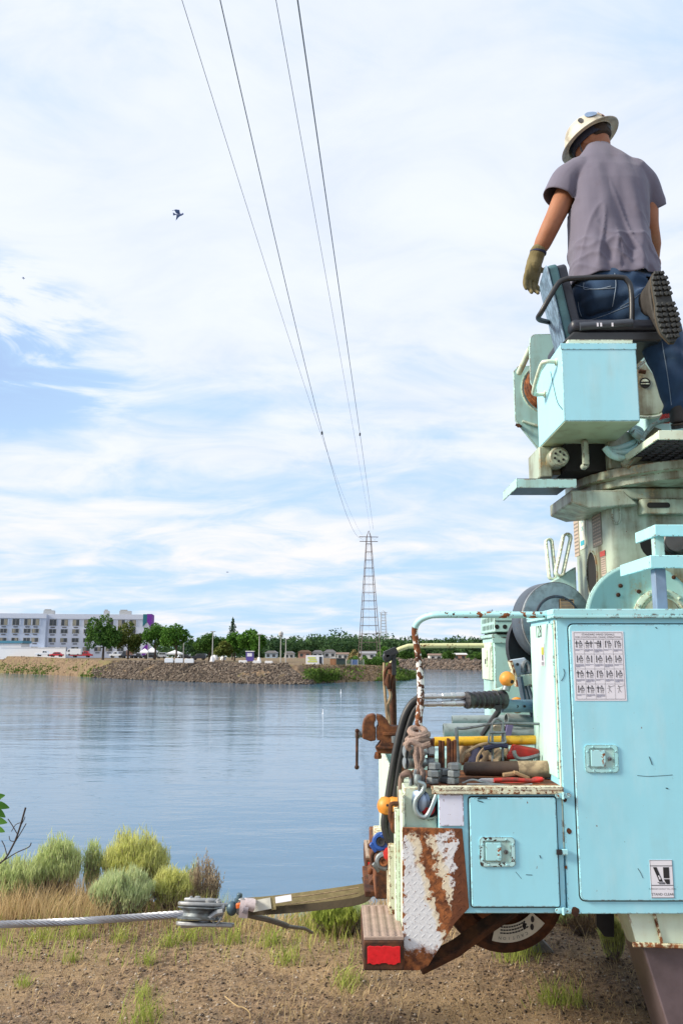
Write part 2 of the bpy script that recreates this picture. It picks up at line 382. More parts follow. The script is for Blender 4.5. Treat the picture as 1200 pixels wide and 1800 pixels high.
for i in range(NB):
    Yw = wpts[i][1] + 9.0; q = P(B[i][0], B[i][1], Yw); tpts.append(q)
tpts = np.array(tpts)
def bankpt(i, f): return wpts[i]*(1-f) + tpts[i]*f
for r_ in range(rows+1):
    f = r_/rows
    q = wpts*(1-f) + tpts*f; s = math.sin(math.pi*min(1, f*1.05)) if f < 1 else 0
    q = q.copy(); q[:, 2] += s*(vnoise(q[:, 0], q[:, 1], .25, 5)-.5)*1.0 + s*(vnoise(q[:, 0], q[:, 1], .9, 6)-.5)*.5
    if r_ == 0: q[:, 2] -= .5
    V.append(q)
V.append(tpts + np.array([0, 3, .05])); bz = np.where(B[:, 0] > 660, np.minimum(1.25, tpts[:, 2]-.6), 1.25); bz = np.where(B[:, 0] > 690, WATER-.5, bz); V.append(np.stack([tpts[:, 0]*np.where(B[:, 0] > 560, 1.05, 1.6), tpts[:, 1]+np.where(B[:, 0] > 690, 25., 140.), bz], -1))
V = np.concatenate(V); R_ = rows+3; ii = np.arange(R_*NB).reshape(R_, NB)
q4 = np.stack([ii[:-1,:-1], ii[:-1,1:], ii[1:,1:], ii[1:,:-1]], -1).reshape(-1, 4)
m_bank, nt, b = newmat('dry_bank_earth'); tc = N(nt, 'ShaderNodeTexCoord').outputs['Object']
a1 = NOISE(nt, tc, .22, 5, .6); a2 = NOISE(nt, tc, 1.4, 5, .65)
c = MIX(nt, SS(nt, a2, .35, .65), (.11, .075, .045), (.24, .165, .10)); c = MIX(nt, M(nt, 'MULTIPLY', SS(nt, a1, .50, .62), .7), c, (.16, .15, .055))
L(nt, c, b.inputs['Base Color']); b.inputs['Roughness'].default_value = 1
L(nt, N(nt, 'ShaderNodeBump', {'Strength': .8, 'Distance': .5, 'Height': a2}).outputs[0], b.inputs['Normal'])
npobj('far_bank', V, q4, m_bank, kind='structure', smooth=True)
# riprap stones on the middle stretch of the bank, one heap nobody could count
OCT = np.array([(1,0,0),(-1,0,0),(0,1,0),(0,-1,0),(0,0,1),(0,0,-1)], float)
OCTF = np.array([(0,2,4),(2,1,4),(1,3,4),(3,0,4),(2,0,5),(1,2,5),(3,1,5),(0,3,5)])
def stones(pts, size, mat, name, kind='stuff', squash=.7, seed=3, parent=None):
    r = np.random.default_rng(seed); n = len(pts); s = size*(0.45 + r.random(n)**2*1.1)
    v = OCT[None]*(1 + (r.random((n, 6, 1))-.5)*.5) * s[:, None, None]
    a = r.random(n)*6.28; ca, sa = np.cos(a)[:, None], np.sin(a)[:, None]
    t = r.normal(0, .4, n); ct, st = np.cos(t)[:, None], np.sin(t)[:, None]
    x, y, z = v[..., 0], v[..., 1], v[..., 2]*squash
    x, z = x*ct - z*st, x*st + z*ct; x, y = x*ca - y*sa, x*sa + y*ca
    v = np.stack([x, y, z], -1) + np.asarray(pts)[:, None]
    f = (OCTF[None] + (np.arange(n)*6)[:, None, None]).reshape(-1, 3)
    return npobj(name, v.reshape(-1, 3), f, mat, kind=kind, parent=parent)
def stonemat(name, cols, scale):
    m, nt, b = newmat(name); gi = N(nt, 'ShaderNodeNewGeometry').outputs['Random Per Island']
    cr = N(nt, 'ShaderNodeValToRGB', {0: gi}); cr.color_ramp.interpolation = 'CONSTANT'; e = cr.color_ramp.elements
    for i, c in enumerate(cols):
        if i < 2: e[i].position = i/len(cols); e[i].color = c + (1,)
        else: k = e.new(i/len(cols)); k.color = c + (1,)
    tc = N(nt, 'ShaderNodeTexCoord').outputs['Object']
    L(nt, MIX(nt, NOISE(nt, tc, scale, 3), (.7, .7, .7), (1.2, 1.2, 1.2)), N(nt, 'ShaderNodeMix').inputs[0]) if False else None
    L(nt, MIX(nt, 1.0, cr.outputs[0], MIX(nt, NOISE(nt, tc, scale, 3), (.6, .6, .6), (1.25, 1.25, 1.25)), 'MULTIPLY'), b.inputs['Base Color'])
    b.inputs['Roughness'].default_value = .95; return m
m_riprap = stonemat('riprap_stone', [(.075,.055,.042),(.115,.085,.065),(.045,.036,.03),(.165,.13,.10),(.09,.07,.056),(.06,.045,.035),(.22,.18,.145)], 3.)
pxA = A[:, 0]
sel = [i for i in range(NB) if 160 < pxA[i] < 548]
pts = []
for _ in range(44000):
    i = sel[rng.integers(len(sel))]; f = rng.random(); j = min(i+1, NB-1); t = rng.random()
    if pxA[i] < 215 and f > .45 + .55*(pxA[i]-160)/55: continue
    if pxA[i] > 505 and f > .12 + .88*(548-pxA[i])/43: continue
    q = bankpt(i, f)*(1-t) + bankpt(j, f)*t; pts.append(q + rng.normal(0, .12, 3))
stones(pts, .26, m_riprap, 'riprap')
# far levee across the side channel and the land behind it
def levee_pt(px, py, z): return PZ(px, py, z)
lw = np.array([PZ(px, py, WATER) for px, py in ((560,1174.5),(640,1175.2),(720,1176),(780,1177),(845,1179),(1000,1182),(1300,1187))])
n0 = len(lw)
LV = np.concatenate([lw + np.array([0,0,-.4]), lw + np.array([0, 8, 3.55]), lw + np.array([0, 12, 3.7]), np.stack([lw[:,0]*3, np.full(n0, 1500.), np.full(n0, 1.2)], -1)])
ii = np.arange(4*n0).reshape(4, n0); q4 = np.stack([ii[:-1,:-1], ii[:-1,1:], ii[1:,1:], ii[1:,:-1]], -1).reshape(-1, 4)
npobj('levee', LV, q4, m_bank, kind='structure')
pts = []
for _ in range(5000):
    t = rng.random()*(n0-1); i = int(t); f = t-i; h = rng.random(); q = lw[i]*(1-f)+lw[i+1]*f; pts.append(q + np.array([0, 8*h, 4.1*h]) + rng.normal(0, .2, 3))
m_riprap2 = stonemat('levee_stone', [(.10,.075,.06),(.14,.105,.085),(.06,.05,.045),(.18,.14,.115),(.12,.10,.09)], 3.)
stones(pts, .75, m_riprap2, 'levee_riprap', seed=4)
m_fland = simple('far_fields', (.20, .17, .09), .95, var=.3, scale=.05)
mb = MB(); mb.poly([(-2500, 300, .95), (60, 300, .95), (60, 420, .95), (2500, 420, .95), (2500, 3500, .95), (-2500, 3500, .95)])
mb2 = MB(); mb2.poly([(-2500, 330, .9), (14, 330, .9), (14, 900, .9), (-2500, 900, .9)])
mb2.poly([(-2500, 900, .9), (2500, 900, .9), (2500, 4500, .9), (-2500, 4500, .9)]); mb2.poly([(14, 400, .9), (2500, 400, .9), (2500, 900, .9), (14, 900, .9)])
obj('far_land', mb2, m_fland, kind='structure')
# ================================================================== FOLIAGE
def leafmat(name, c1, c2, scale=1.0, trans=.25):
    m, nt, b = newmat(name); tc = N(nt, 'ShaderNodeTexCoord').outputs['Object']; gi = N(nt, 'ShaderNodeNewGeometry').outputs['Random Per Island']
    n = NOISE(nt, tc, scale, 3); f = M(nt, 'ADD', M(nt, 'MULTIPLY', gi, .5), M(nt, 'MULTIPLY', SS(nt, n, .3, .7), .5))
    c = MIX(nt, f, c1, c2); L(nt, c, b.inputs['Base Color']); b.inputs['Roughness'].default_value = .7; b.inputs['Specular IOR Level'].default_value = .25
    t = N(nt, 'ShaderNodeBsdfTranslucent', {0: c}); mx = N(nt, 'ShaderNodeMixShader', {0: trans, 1: b.outputs[0], 2: t.outputs[0]})
    out = [x for x in nt.nodes if x.type == 'OUTPUT_MATERIAL'][0]; L(nt, mx.outputs[0], out.inputs[0]); return m
m_leaf = leafmat('deciduous_leaves', (.030, .10, .012), (.11, .24, .028), .5)
m_leafr = leafmat('reddish_leaves', (.045, .095, .014), (.15, .15, .03), .5)
m_leafd = leafmat('dark_leaves', (.026, .078, .012), (.095, .19, .028), .25)
m_conif = leafmat('conifer_needles', (.022, .055, .026), (.05, .10, .04), .5, .1)
m_bark = simple('tree_bark', (.085, .06, .045), .95, var=.3)
def leafcards(centers, size, seed):
    r = np.random.default_rng(seed); n = len(centers); u = r.normal(size=(n, 3)); u /= np.linalg.norm(u, axis=1)[:, None]
    w_ = r.normal(size=(n, 3)); v = np.cross(u, w_); v /= np.linalg.norm(v, axis=1)[:, None]
    s = (size*(.6+.8*r.random(n)))[:, None]; c = np.asarray(centers)
    vs = np.stack([c-u*s, c+v*s*.55, c+u*s, c-v*s*.55], 1).reshape(-1, 3); return vs, np.arange(4*n).reshape(-1, 4)
def crown_pts(lobes, n, seed):
    r = np.random.default_rng(seed); out = []; wsum = sum(l[3]*l[4] for l in lobes)
    for cx, cy, cz, rh, rv in lobes:
        k = int(n*rh*rv/wsum); d = r.normal(size=(k, 3)); d /= np.linalg.norm(d, axis=1)[:, None]
        rad = (.55 + .45*r.random(k)**.6); rad *= 1 + .18*np.sin(d[:, 0]*7+cx)*np.cos(d[:, 2]*6+cz)
        out.append(np.stack([cx+d[:, 0]*rh*rad, cy+d[:, 1]*rh*rad, cz+d[:, 2]*rv*rad], -1))
    return np.concatenate(out)
def tree(label, px0, px1, ptop, pbase, Yd, mat=None, n=2600, seed=0, group=None, bushy=False, trunk=True, lowest=.25):
    base = P((px0+px1)/2, pbase, Yd); wd = PXL(px1-px0, 600, 1140, Yd); top = P((px0+px1)/2, ptop, Yd).z; h = top-base.z
    t = thing('deciduous_tree', label, 'tree', base, group); r = np.random.default_rng(seed+50)
    lobes = []
    for k in range(11):
        a = r.random()*6.28; q = r.random()**.6; rr = wd*.36*q; zz = h*(lowest+.16 + (1-lowest-.3)*(r.random()*(1-.35*q)))
        lobes.append((base.x+rr*math.cos(a)*1.0, base.y+rr*math.sin(a)*.9, base.z+zz, wd*(.17+.10*r.random()), h*(.14+.08*r.random())))
    lobes.append((base.x, base.y, base.z+h*.80, wd*.2, h*.19)); lobes.append((base.x-wd*.38, base.y, base.z+h*.5, wd*.13, h*.14)); lobes.append((base.x+wd*.38, base.y, base.z+h*.52, wd*.13, h*.14))
    pts = crown_pts(lobes, n, seed); vs, fs = leafcards(pts, .30 if Yd < 260 else .36, seed)
    npobj('crown', vs, fs, mat or m_leaf, t)
    mb = MB(); mb.tube([base+Vector((0,0,-.3)), base+Vector((.1,0,h*.2)), base+Vector((-.1,0,h*.45)), base+Vector((0,0,h*.7))], [h*.032, h*.025, h*.018, h*.006], 7)
    for k in range(6):
        l = lobes[k]; s = base+Vector((0,0,h*(.22+.05*k))); e = Vector(l[:3]); mb.tube([s, (s+e)/2+Vector((0,0,h*.04)), e], [h*.012, h*.008, h*.003], 5)
    obj('trunk', mb, m_bark, t); return t
# ---- trees on the far shore, each one of its own
tree('broad dark green tree standing alone in front of the white hotel', 149, 212, 1080, 1158, 222, m_leafd, 5200, 1, lowest=.2)
tree('dense tree with reddish brown tinge beside the purple hotel mural', 196, 253, 1090, 1157, 228, m_leafr, 4200, 2, lowest=.15)
tree('open crowned light green tree just right of the hotel mural', 248, 296, 1093, 1158, 226, m_leaf, 2600, 3, lowest=.35)
tree('rounded bright green tree above the white canopy tent', 280, 338, 1095, 1158, 218, m_leaf, 3600, 4, lowest=.35)
tree('low tree behind the tallest lamp pole in the car park', 338, 396, 1112, 1160, 216, m_leafd, 3000, 5, lowest=.3)
tree('yellowish young tree at the foot of the tall conifer', 376, 410, 1128, 1162, 208, m_leafr, 1700, 6, lowest=.2)
tree('bushy tree between the conifer and the largest right-hand tree', 392, 432, 1110, 1160, 214, m_leaf, 2600, 7, lowest=.2)
tree('full crowned green tree at the right end of the car park row', 418, 467, 1105, 1160, 208, m_leaf, 4200, 8, lowest=.25)
def conifer(label, px, ptop, pbase, Yd, wpx, seed):
    base = P(px, pbase, Yd); h = P(px, ptop, Yd).z-base.z; wd = PXL(wpx, px, 1120, Yd); r = np.random.default_rng(seed)
    t = thing('conifer_tree', label, 'tree', base); pts = []
    for k in range(1300):
        f = r.random(); f = 1-(1-f)**.75 if False else f; a = int(r.random()*7)*.9 + f*9 + r.normal(0, .25); rad = wd*.62*(1-f)**.8*(.3+.7*r.random())*(.65+.6*(int(f*11+a) % 2))
        pts.append((base.x+rad*math.cos(a), base.y+rad*math.sin(a), base.z+h*(.12+.88*f)-rad*.22+r.normal(0, .15)))
    vs, fs = leafcards(np.array(pts), .22, seed); npobj('crown', vs, fs, m_conif, t)
    mb = MB(); mb.tube([base, base+Vector((0,0,h))], [h*.02, .03], 6); obj('trunk', mb, m_bark, t)
conifer('tall pointed conifer rising above the other shore trees', 408, 1087, 1160, 226, 30, 9)
# ---- far wood: one mass along the horizon
pts = []; r = np.random.default_rng(21)
for k in range(420):
    px = r.uniform(-380, 1350) if k < 300 else r.uniform(440, 1000); Yd = r.uniform(470, 640)
    topy = 1131 - 7*vnoise(np.array([px]), np.array([0.]), .02, 8)[0] - 6*(470 < px < 680)
    topy += r.normal(0, 5.0); base = P(px, 1158, Yd); top = P(px, topy, Yd).z; hh = max(3, top-.8)
    wd = hh*r.uniform(.4, .8)
    k_ = 330; d = r.normal(size=(k_, 3)); d /= np.linalg.norm(d, axis=1)[:, None]; rad = (.5+.5*r.random(k_)**.5)*(1+.25*np.sin(d[:, 0]*6+k)*np.cos(d[:, 2]*5))
    pts.append(np.stack([base.x+d[:, 0]*wd*rad, Yd+d[:, 1]*wd*rad, .8+hh*.52+d[:, 2]*hh*.48*rad], -1))
pts = np.concatenate(pts); vs, fs = leafcards(pts, .85, 22); npobj('far_wood', vs, fs, leafmat('far_wood_leaves', (.014, .045, .022), (.075, .15, .045), .07), kind='stuff')
m_scrub = leafmat('bank_scrub', (.05, .10, .015), (.14, .22, .035), .3); m_scrubd = leafmat('dry_scrub', (.10, .075, .035), (.20, .15, .075), .3)
# green growth along the water line and on the bank
pts = []; ptd = []
for _ in range(9000):
    i = rng.integers(NB-1); px = pxA[i]; f = rng.random()**1.6
    wgt = vnoise(np.array([px]), np.array([f*40]), .055, 12)[0]
    left = px < 175; right = px > 548
    if not (left or right): continue
    if right and px < 690 and f > .25 and rng.random() > .25: 
        ptd.append(bankpt(i, rng.random()) + np.array([0, 0, .15])); continue
    if left and f > .5: 
        if rng.random() < .4: ptd.append(bankpt(i, rng.random()) + np.array([0, 0, .15]))
        continue
    if wgt < (.46 if px > 200 else .34) and px < 700: continue
    t = rng.random(); pts.append(bankpt(i, f)*(1-t)+bankpt(i+1, f)*t + np.array([0, 0, rng.random()*(.9 if wgt > .6 else .4)]))
for px, hh in ((558, 1.6), (586, 1.5)):
    for _ in range(700):
        j = int(np.argmin(abs(pxA-px-rng.normal(0, 8)))); pts.append(bankpt(j, .1+rng.random()*.3) + np.array([0, 0, rng.random()*hh]))
for _ in range(900):
    j = int(np.argmin(abs(pxA-rng.uniform(690, 735)))); pts.append(bankpt(j, rng.random()) + np.array([0, 0, rng.random()*1.3*max(0, 1-abs(pxA[j]-697)/25)+.1]))
vs, fs = leafcards(np.array(pts), .30, 31); npobj('bank_greenery', vs, fs, m_scrub, kind='stuff')
vs, fs = leafcards(np.array(ptd), .26, 32); npobj('bank_dry_weeds', vs, fs, m_scrubd, kind='stuff')
pts = []
for _ in range(5200):
    px = rng.uniform(610, 700); Yd = rng.uniform(205, 225); h = 1.5*(.5+vnoise(np.array([px]), np.array([0.]), .12, 14)[0])
    pts.append(np.array(P(px, 1169, Yd)) + np.array([0, 0, rng.random()*h + .0]))
vs, fs = leafcards(np.array(pts), .3, 33); tag(npobj('hedge', vs, fs, m_leafd), 'low dark green hedge around the foot of the tall pylon', 'hedge')
m_pale = leafmat('pale_blossom', (.20, .17, .07), (.34, .28, .13), .5)
tree('pale yellow flowering bush left of the pylon foot', 612, 632, 1141, 1167, 230, m_pale, 900, 11, lowest=.05)
# ================================================================== FAR SHORE BUILDINGS AND THINGS
m_wall = simple('hotel_render', (.62, .66, .76), .8, var=.05, scale=.4)
m_wall2 = simple('hotel_render_blue', (.46, .53, .66), .8, var=.05, scale=.4)
m_glass = simple('window_glass', (.05, .055, .06), .15, var=.4, scale=.6)
m_curtain = simple('window_curtain', (.30, .28, .22), .8, var=.3, scale=1.2)
m_grille = simple('vent_grille', (.10, .10, .11), .7)
m_teal = simple('teal_render', (.02, .16, .20), .8, var=.05); m_purple = simple('purple_render', (.17, .03, .32), .8, var=.08)
m_white = simple('white_paint', (.74, .75, .78), .6, var=.06, scale=2); m_grey = simple('grey_concrete', (.42, .42, .41), .9, var=.15, scale=2)
m_roofb = simple('blue_roof_edge', (.06, .22, .32), .6); m_brown = simple('brown_panel', (.25, .11, .05), .8, var=.2)
m_tyre = simple('tyre', (.02, .02, .02), .8)
def plain(name, c, rough=.35): return simple(name, c, rough, var=.06, scale=3)
HY = 325.; hx0 = P(-150, 1150, HY).x; hx1 = P(243.5, 1150, HY).x; hz0 = 1.3; hz1 = P(100, 1079.5, HY).z
ux = Vector((1, .14, 0)).normalized()
hotel = thing('hotel', 'long four storey white hotel with flat roof and painted end wall', 'hotel', (hx0, HY, hz0), rz=math.atan2(.14, 1))
HL = (hx1-hx0)/ux.x; HH = hz1-hz0
def hpart(name, fn, mat, parent=None, **k):
    mb = MB(); fn(mb); o = obj(name, mb, mat, parent or hotel, at=(0,0,0), **k); return o
s0 = PXL(-150+222, 600, 1120, HY)                        # where the wing steps back (px 72)
s0 = PXL(222, 600, 1120, HY)
wall = hpart('wall', lambda b: (b.box(s0+.02, 0, 0, HL, 18, HH)), m_wall)
wing = hpart('wall', lambda b: (b.box(0, -4, 0, s0, 17.5, HH-.02)), m_wall2)
hpart('parapet', lambda b: (b.box(s0+.05, -.25, HH-1.5, HL+.1, -.01, HH+.35), b.box(-.1, -4.25, HH-1.5, s0+.1, -4.01, HH+.3)), m_wall)
fl = HH/4.85
for k, (u0, wd) in enumerate(((s0-2.5, 2.8), (HL-11, 3.2), (HL-17, 1.4))):
    hpart('roof_unit', lambda b: (b.box(u0, 3, HH, u0+wd*1.4, 6, HH+1.9), b.box(u0+.3, 3.4, HH+1.9, u0+wd*.9, 5.4, HH+2.4)), m_grey)
EL = HL
hpart('mural_panel', lambda b: b.prism([(HL-1.5, -.30, HH-4.4), (HL-.5, -.30, HH-3.2), (HL+.0, -.30, HH-2.6), (HL+.0, -.30, HH+.5), (HL-1.5, -.30, HH+.5)], (0, .27, 0)), m_teal)
hpart('mural_panel', lambda b: b.prism([(HL+.02, -.32, HH-2.3), (HL+1.9, -.32, HH-5.2), (HL+1.9, -.32, HH+.6), (HL+.02, -.32, HH+.6)], (0, 12, 0)), m_purple)
hpart('wall', lambda b: b.box(HL+.03, -.1, 0, HL+1.8, 11, HH-1.0), m_wall)
hpart('mural_panel', lambda b: b.prism([(HL-1.5, -.31, .5), (HL+1.6, -.31, .5), (HL+1.2, -.31, 4.8), (HL+.4, -.31, 5.6), (HL-1.2, -.31, 3.6)], (0, .1, 0)), m_purple)
# windows: each one a part with its glass behind a frame, and the vent grille below it
mw = MB(); mw.box(-1.35, 0, -.1, 1.35, .12, 0); mw.box(-1.35, 0, 1.5, 1.35, .12, 1.6); mw.box(-1.35, 0, 0, -1.2, .12, 1.5); mw.box(1.2, 0, 0, 1.35, .12, 1.5); mw.box(-.05, 0, 0, .05, .1, 1.5)
wproto = obj('window', mw, m_grey, hotel, at=(0,0,0))
mg = MB(); mg.box(-1.19, .06, 0.005, 1.19, .1, 1.495); gproto = obj('pane', mg, m_glass, wproto, at=(0,0,0))
mt = MB(); mt.box(-1.35, 0, -.1, 1.35, .12, 0); mt.box(-1.35, 0, 2.3, 1.35, .12, 2.4); mt.box(-1.35, 0, 0, -1.2, .12, 2.3); mt.box(1.2, 0, 0, 1.35, .12, 2.3); mt.box(-.05, 0, 0, .05, .1, 2.3)
mg2 = MB(); mg2.box(-1.19, .06, 0.005, 1.19, .1, 2.295)
wtall = obj('window', mt, m_grey, hotel, at=(0,0,0)); obj('pane', mg2, m_glass, wtall, at=(0,0,0))
mgr = MB(); mgr.box(-.8, 0, 0, .8, .1, .38); vproto = obj('vent_grille', mgr, m_grille, hotel, at=(0,0,0))
mdk = MB(); mdk.box(-.28, 0, 0, .28, .08, 2.4); dproto = obj('wall_panel', mdk, m_wall2, hotel, at=(0,0,0))
mcu = MB(); mcu.box(-1.15, .03, .01, -.25, .055, 1.49); mcu2 = MB(); mcu2.box(-1.15, .03, .01, .0, .055, 2.28)
cproto = obj('curtain', mcu, m_curtain, wproto, at=(0,0,0)); cproto2 = obj('curtain', mcu2, m_curtain, wtall, at=(0,0,0))
used = {'w': 0, 't': 0, 'v': 0, 'd': 0}
def put(key, proto, loc):
    if used[key] == 0: proto.location = loc; used[key] = 1; return proto
    return dup(proto, None, loc) if False else _dupc(proto, loc)
def _dupc(proto, loc):
    c = proto.copy(); COL.objects.link(c); c.parent = hotel; c.location = loc
    for ch in proto.children:
        if ch.name.startswith('curtain') and random.random() < .35: continue
        k = ch.copy(); COL.objects.link(k); k.parent = c
        if ch.name.startswith('curtain') and random.random() < .5: k.location = (1.1, 0, 0)
    return c
pitch = PXL(20, 600, 1120, HY); ucols = []
for k in range(-6, 12):
    px = 81 + 20*k; u = PXL(px+150, 600, 1120, HY)
    if k == -1: u -= 1.3
    if u < 2 or u > HL-2.5: continue
    y0 = -4.14 if u < s0 else -.14
    if abs(u-s0) < 1.6: continue
    ucols.append(u)
    for row, (zf, tall) in enumerate(((HH-4.1, 1), (HH-7.0, 0), (HH-10.4, 0), (HH-13.8, 0))):
        put('t' if tall else 'w', wtall if tall else wproto, (u, y0, zf))
        put('v', vproto, (u, y0, zf-.85))
    put('d', dproto, (u+pitch*.36, y0, HH-4.1))
hpart('porch_roof', lambda b: (b.box(s0-8, -9, 3.1, s0+6, -4.3, 3.5), b.box(s0-7.6, -8.8, 0, s0-7.3, -8.5, 3.1), b.box(s0+5.4, -8.8, 0, s0+5.7, -8.5, 3.1)), m_white)
# low annex and white yard wall
c0 = P(-90, 1155, 296); t = thing('annex_building', 'low white annex with blue roof edge at the far left', 'building', (c0.x, 296, 1.2))
c1 = P(36, 1155, 296)
mb = MB(); mb.box(c0.x, 296, 1.0, c1.x, 304, P(0, 1131, 296).z); obj('wall', mb, m_white, t)
mb = MB(); mb.box(c0.x-.4, 295.6, P(0, 1130.8, 296).z, c1.x+.5, 304.4, P(0, 1126.5, 296).z); obj('roof', mb, m_roofb, t)
mb = MB(); mb.box(P(0,1150,290).x, 290, .9, P(115,1150,290).x, 290.3, P(60, 1139, 290).z); mb.box(P(0,1150,290).x, 289.9, P(60, 1139, 290).z+.002, P(115,1150,290).x+.1, 290.4, P(60, 1139, 290).z+.15)
tag(obj('yard_wall', mb, m_white), 'plain white yard wall behind the parked red car', 'wall')
# ---- vehicles
def car(label, px0, px1, pbase, Yd, kind, col, cat, flip=False):
    base = P((px0+px1)/2, pbase, Yd); Lc = PXL(px1-px0, 600, 1150, Yd); t = thing(cat.replace(' ', '_'), label, cat, base); f = -1 if flip else 1
    x = lambda u: base.x + f*(u-.5)*Lc
    h = {'sedan': 1.45, 'pickup': 1.8, 'van': 2.3, 'stake': 2.2, 'suv': 1.75, 'flatbed': 1.9}[kind]; z = base.z; wdt = 1.8
    sill = .32; belt = .55*h
    body = {'sedan': [(0,.25),(0,.52),(.04,.56),(.25,.6),(.75,.6),(.98,.56),(1,.5),(1,.25)],
            'suv': [(0,.25),(0,.62),(.2,.64),(1,.64),(1,.25)], 'pickup': [(0,.25),(0,.56),(.02,.6),(.98,.58),(1,.52),(1,.25)],
            'van': [(0,.18),(0,.55),(.06,.6),(.12,.95),(.2,1),(1,1),(1,.18)], 'stake': [(0,.25),(0,.5),(.12,.55),(.4,.55),(.4,.42),(1,.42),(1,.25)],
            'flatbed': [(0,.25),(0,.52),(.12,.56),(.42,.56),(.42,.40),(1,.40),(1,.25)]}[kind]
    mb = MB(); mb.prism([(x(u), base.y-wdt/2, z+v*h) for u, v in body], (0, wdt, 0)); obj('body', mb, col, t, bev=.06)
    cab = {'sedan': [(.2,.6),(.36,.98),(.4,1),(.68,1),(.72,.97),(.86,.6)], 'suv': [(.2,.64),(.32,.98),(.36,1),(.94,1),(.98,.66)],
           'pickup': [(.25,.6),(.33,.97),(.36,1),(.56,1),(.59,.97),(.6,.6)], 'stake': [(.1,.55),(.16,.92),(.2,.95),(.36,.95),(.38,.55)], 'flatbed': [(.12,.56),(.19,.96),(.22,1),(.38,1),(.40,.56)]}.get(kind)
    if cab:
        mb = MB(); mb.prism([(x(u), base.y-wdt/2+.1, z+v*h+.002) for u, v in cab], (0, wdt-.2, 0)); obj('cabin', mb, col, t, bev=.05)
        us = [u for u, v in cab]; u0, u1 = min(us)+.05, max(us)-.03; zb = cab[0][1]+.04; mid = (u0+u1)/2
        for a, c_ in ((u0, mid-.012), (mid+.012, u1)):
            mb = MB(); mb.prism([(x(a+.02 if a == u0 else a), base.y-wdt/2+.085, z+zb*h), (x(c_), base.y-wdt/2+.085, z+zb*h), (x(c_-.015), base.y-wdt/2+.085, z+.92*h), (x(a+.06 if a == u0 else a), base.y-wdt/2+.085, z+.92*h)], (0, .03, 0)); obj('window', mb, m_glass, t)
    else:
        mb = MB(); mb.prism([(x(.07), base.y-wdt/2-.02, z+.58*h), (x(.22), base.y-wdt/2-.02, z+.58*h), (x(.22), base.y-wdt/2-.02, z+.88*h), (x(.13), base.y-wdt/2-.02, z+.88*h)], (0, .06, 0)); obj('window', mb, m_glass, t)
    for u in (.2, .8):
        for yy in (base.y-wdt/2-.03, base.y+wdt/2-.19):
            mb = MB(); mb.cyl((x(u), yy, z+.34), (x(u), yy+.22, z+.34), .34, 14); o = obj('wheel', mb, m_tyre, t)
    if kind in ('stake', 'flatbed'):
        mb = MB()
        if kind == 'stake':
            for k in range(4): mb.box(min(x(.43),x(.99)), base.y-.9, z+h*(.46+.15*k), max(x(.43),x(.99)), base.y-.84, z+h*(.56+.15*k))
            for k in range(5): u = .44+.135*k; mb.box(x(u)-.05, base.y-.98, z+h*.42, x(u)+.05, base.y-.905, z+h*1.08)
            obj('stake_side', mb, m_brown, t)
        else:
            mb.box(min(x(.44),x(1)), base.y-.9, z+h*.402, max(x(.44),x(1)), base.y+.9, z+h*.46); mb.box(x(.44)-.05, base.y-.85, z+h*.46, x(.44)+.05, base.y+.85, z+h*.85); obj('load_bed', mb, m_grille, t)
    return t
c_white = plain('white_car_paint', (.7,.72,.76)); c_red = plain('red_car_paint', (.50,.025,.035)); c_redd = plain('dark_red_car_paint', (.38,.02,.03)); c_dark = plain('dark_car_paint', (.03,.035,.05)); c_silver = plain('silver_car_paint', (.42,.45,.5)); c_black = plain('black_car_paint', (.015,.015,.02))
car('white pickup truck parked against the white yard wall', 63, 93, 1154, 272, 'pickup', c_white, 'pickup truck', True)
car('low red hatchback parked right beside the white pickup', 88, 111, 1155, 262, 'sedan', c_red, 'car')
car('white box van parked behind the red flatbed truck', 118, 143, 1153, 285, 'van', c_white, 'van')
car('red flatbed truck parked left of the big dark tree', 124, 162, 1156, 258, 'flatbed', c_redd, 'truck', True)
car('white pickup facing left between the two dense trees', 193, 216, 1156.5, 252, 'pickup', c_white, 'pickup truck')
car('brown stake sided truck under the reddish tree', 213, 236, 1157.5, 248, 'stake', c_dark, 'truck')
car('dark blue sedan parked right of the stake truck', 236, 250, 1157.5, 250, 'sedan', c_dark, 'car')
car('black off-road car parked under the open crowned tree', 252, 276, 1158.5, 246, 'suv', c_black, 'car')
car('silver estate car left of the white canopy tent', 276, 292, 1158, 252, 'suv', c_silver, 'car')
car('long black sedan behind the left trio of concrete blocks', 314, 336, 1159.5, 240, 'sedan', c_black, 'car')
car('dark van seen behind the lamp pole with the concrete foot', 338, 362, 1160.5, 238, 'suv', c_dark, 'car')
# ---- tents
def tent(label, px0, px1, ptop, pbase, Yd, peaks=1):
    b0 = P(px0, pbase, Yd); b1 = P(px1, pbase, Yd); zt = P(px0, ptop, Yd).z; h = zt-b0.z; t = thing('canopy_tent', label, 'tent', ((b0.x+b1.x)/2, Yd, b0.z)); d = b1.x-b0.x
    mb = MB(); e = b0.z+h*.62
    cs = [(b0.x, Yd-d/2), (b1.x, Yd-d/2), (b1.x, Yd+d/2), (b0.x, Yd+d/2)]; top = ((b0.x+b1.x)/2, Yd, zt)
    mb.add([(x, y, e) for x, y in cs]+[(x, y, e-.35) for x, y in cs]+[top], [(0,1,8),(1,2,8),(2,3,8),(3,0,8),(4,5,1,0),(5,6,2,1),(6,7,3,2),(7,4,0,3)]); obj('canopy', mb, m_white, t)
    for x, y in cs: m2 = MB(); m2.box(x-.05, y-.05, b0.z-.2, x+.05, y+.05, e-.02); obj('leg', m2, m_grey, t)
tent('white peaked canopy tent under the rounded bright green tree', 294, 320, 1143, 1158, 236)
tent('pair of white market canopies left edge of the car park, front one', 246, 262, 1140, 1157, 262)
tent('white market canopy with taller peak behind the open crowned tree', 258, 276, 1138, 1157, 270)
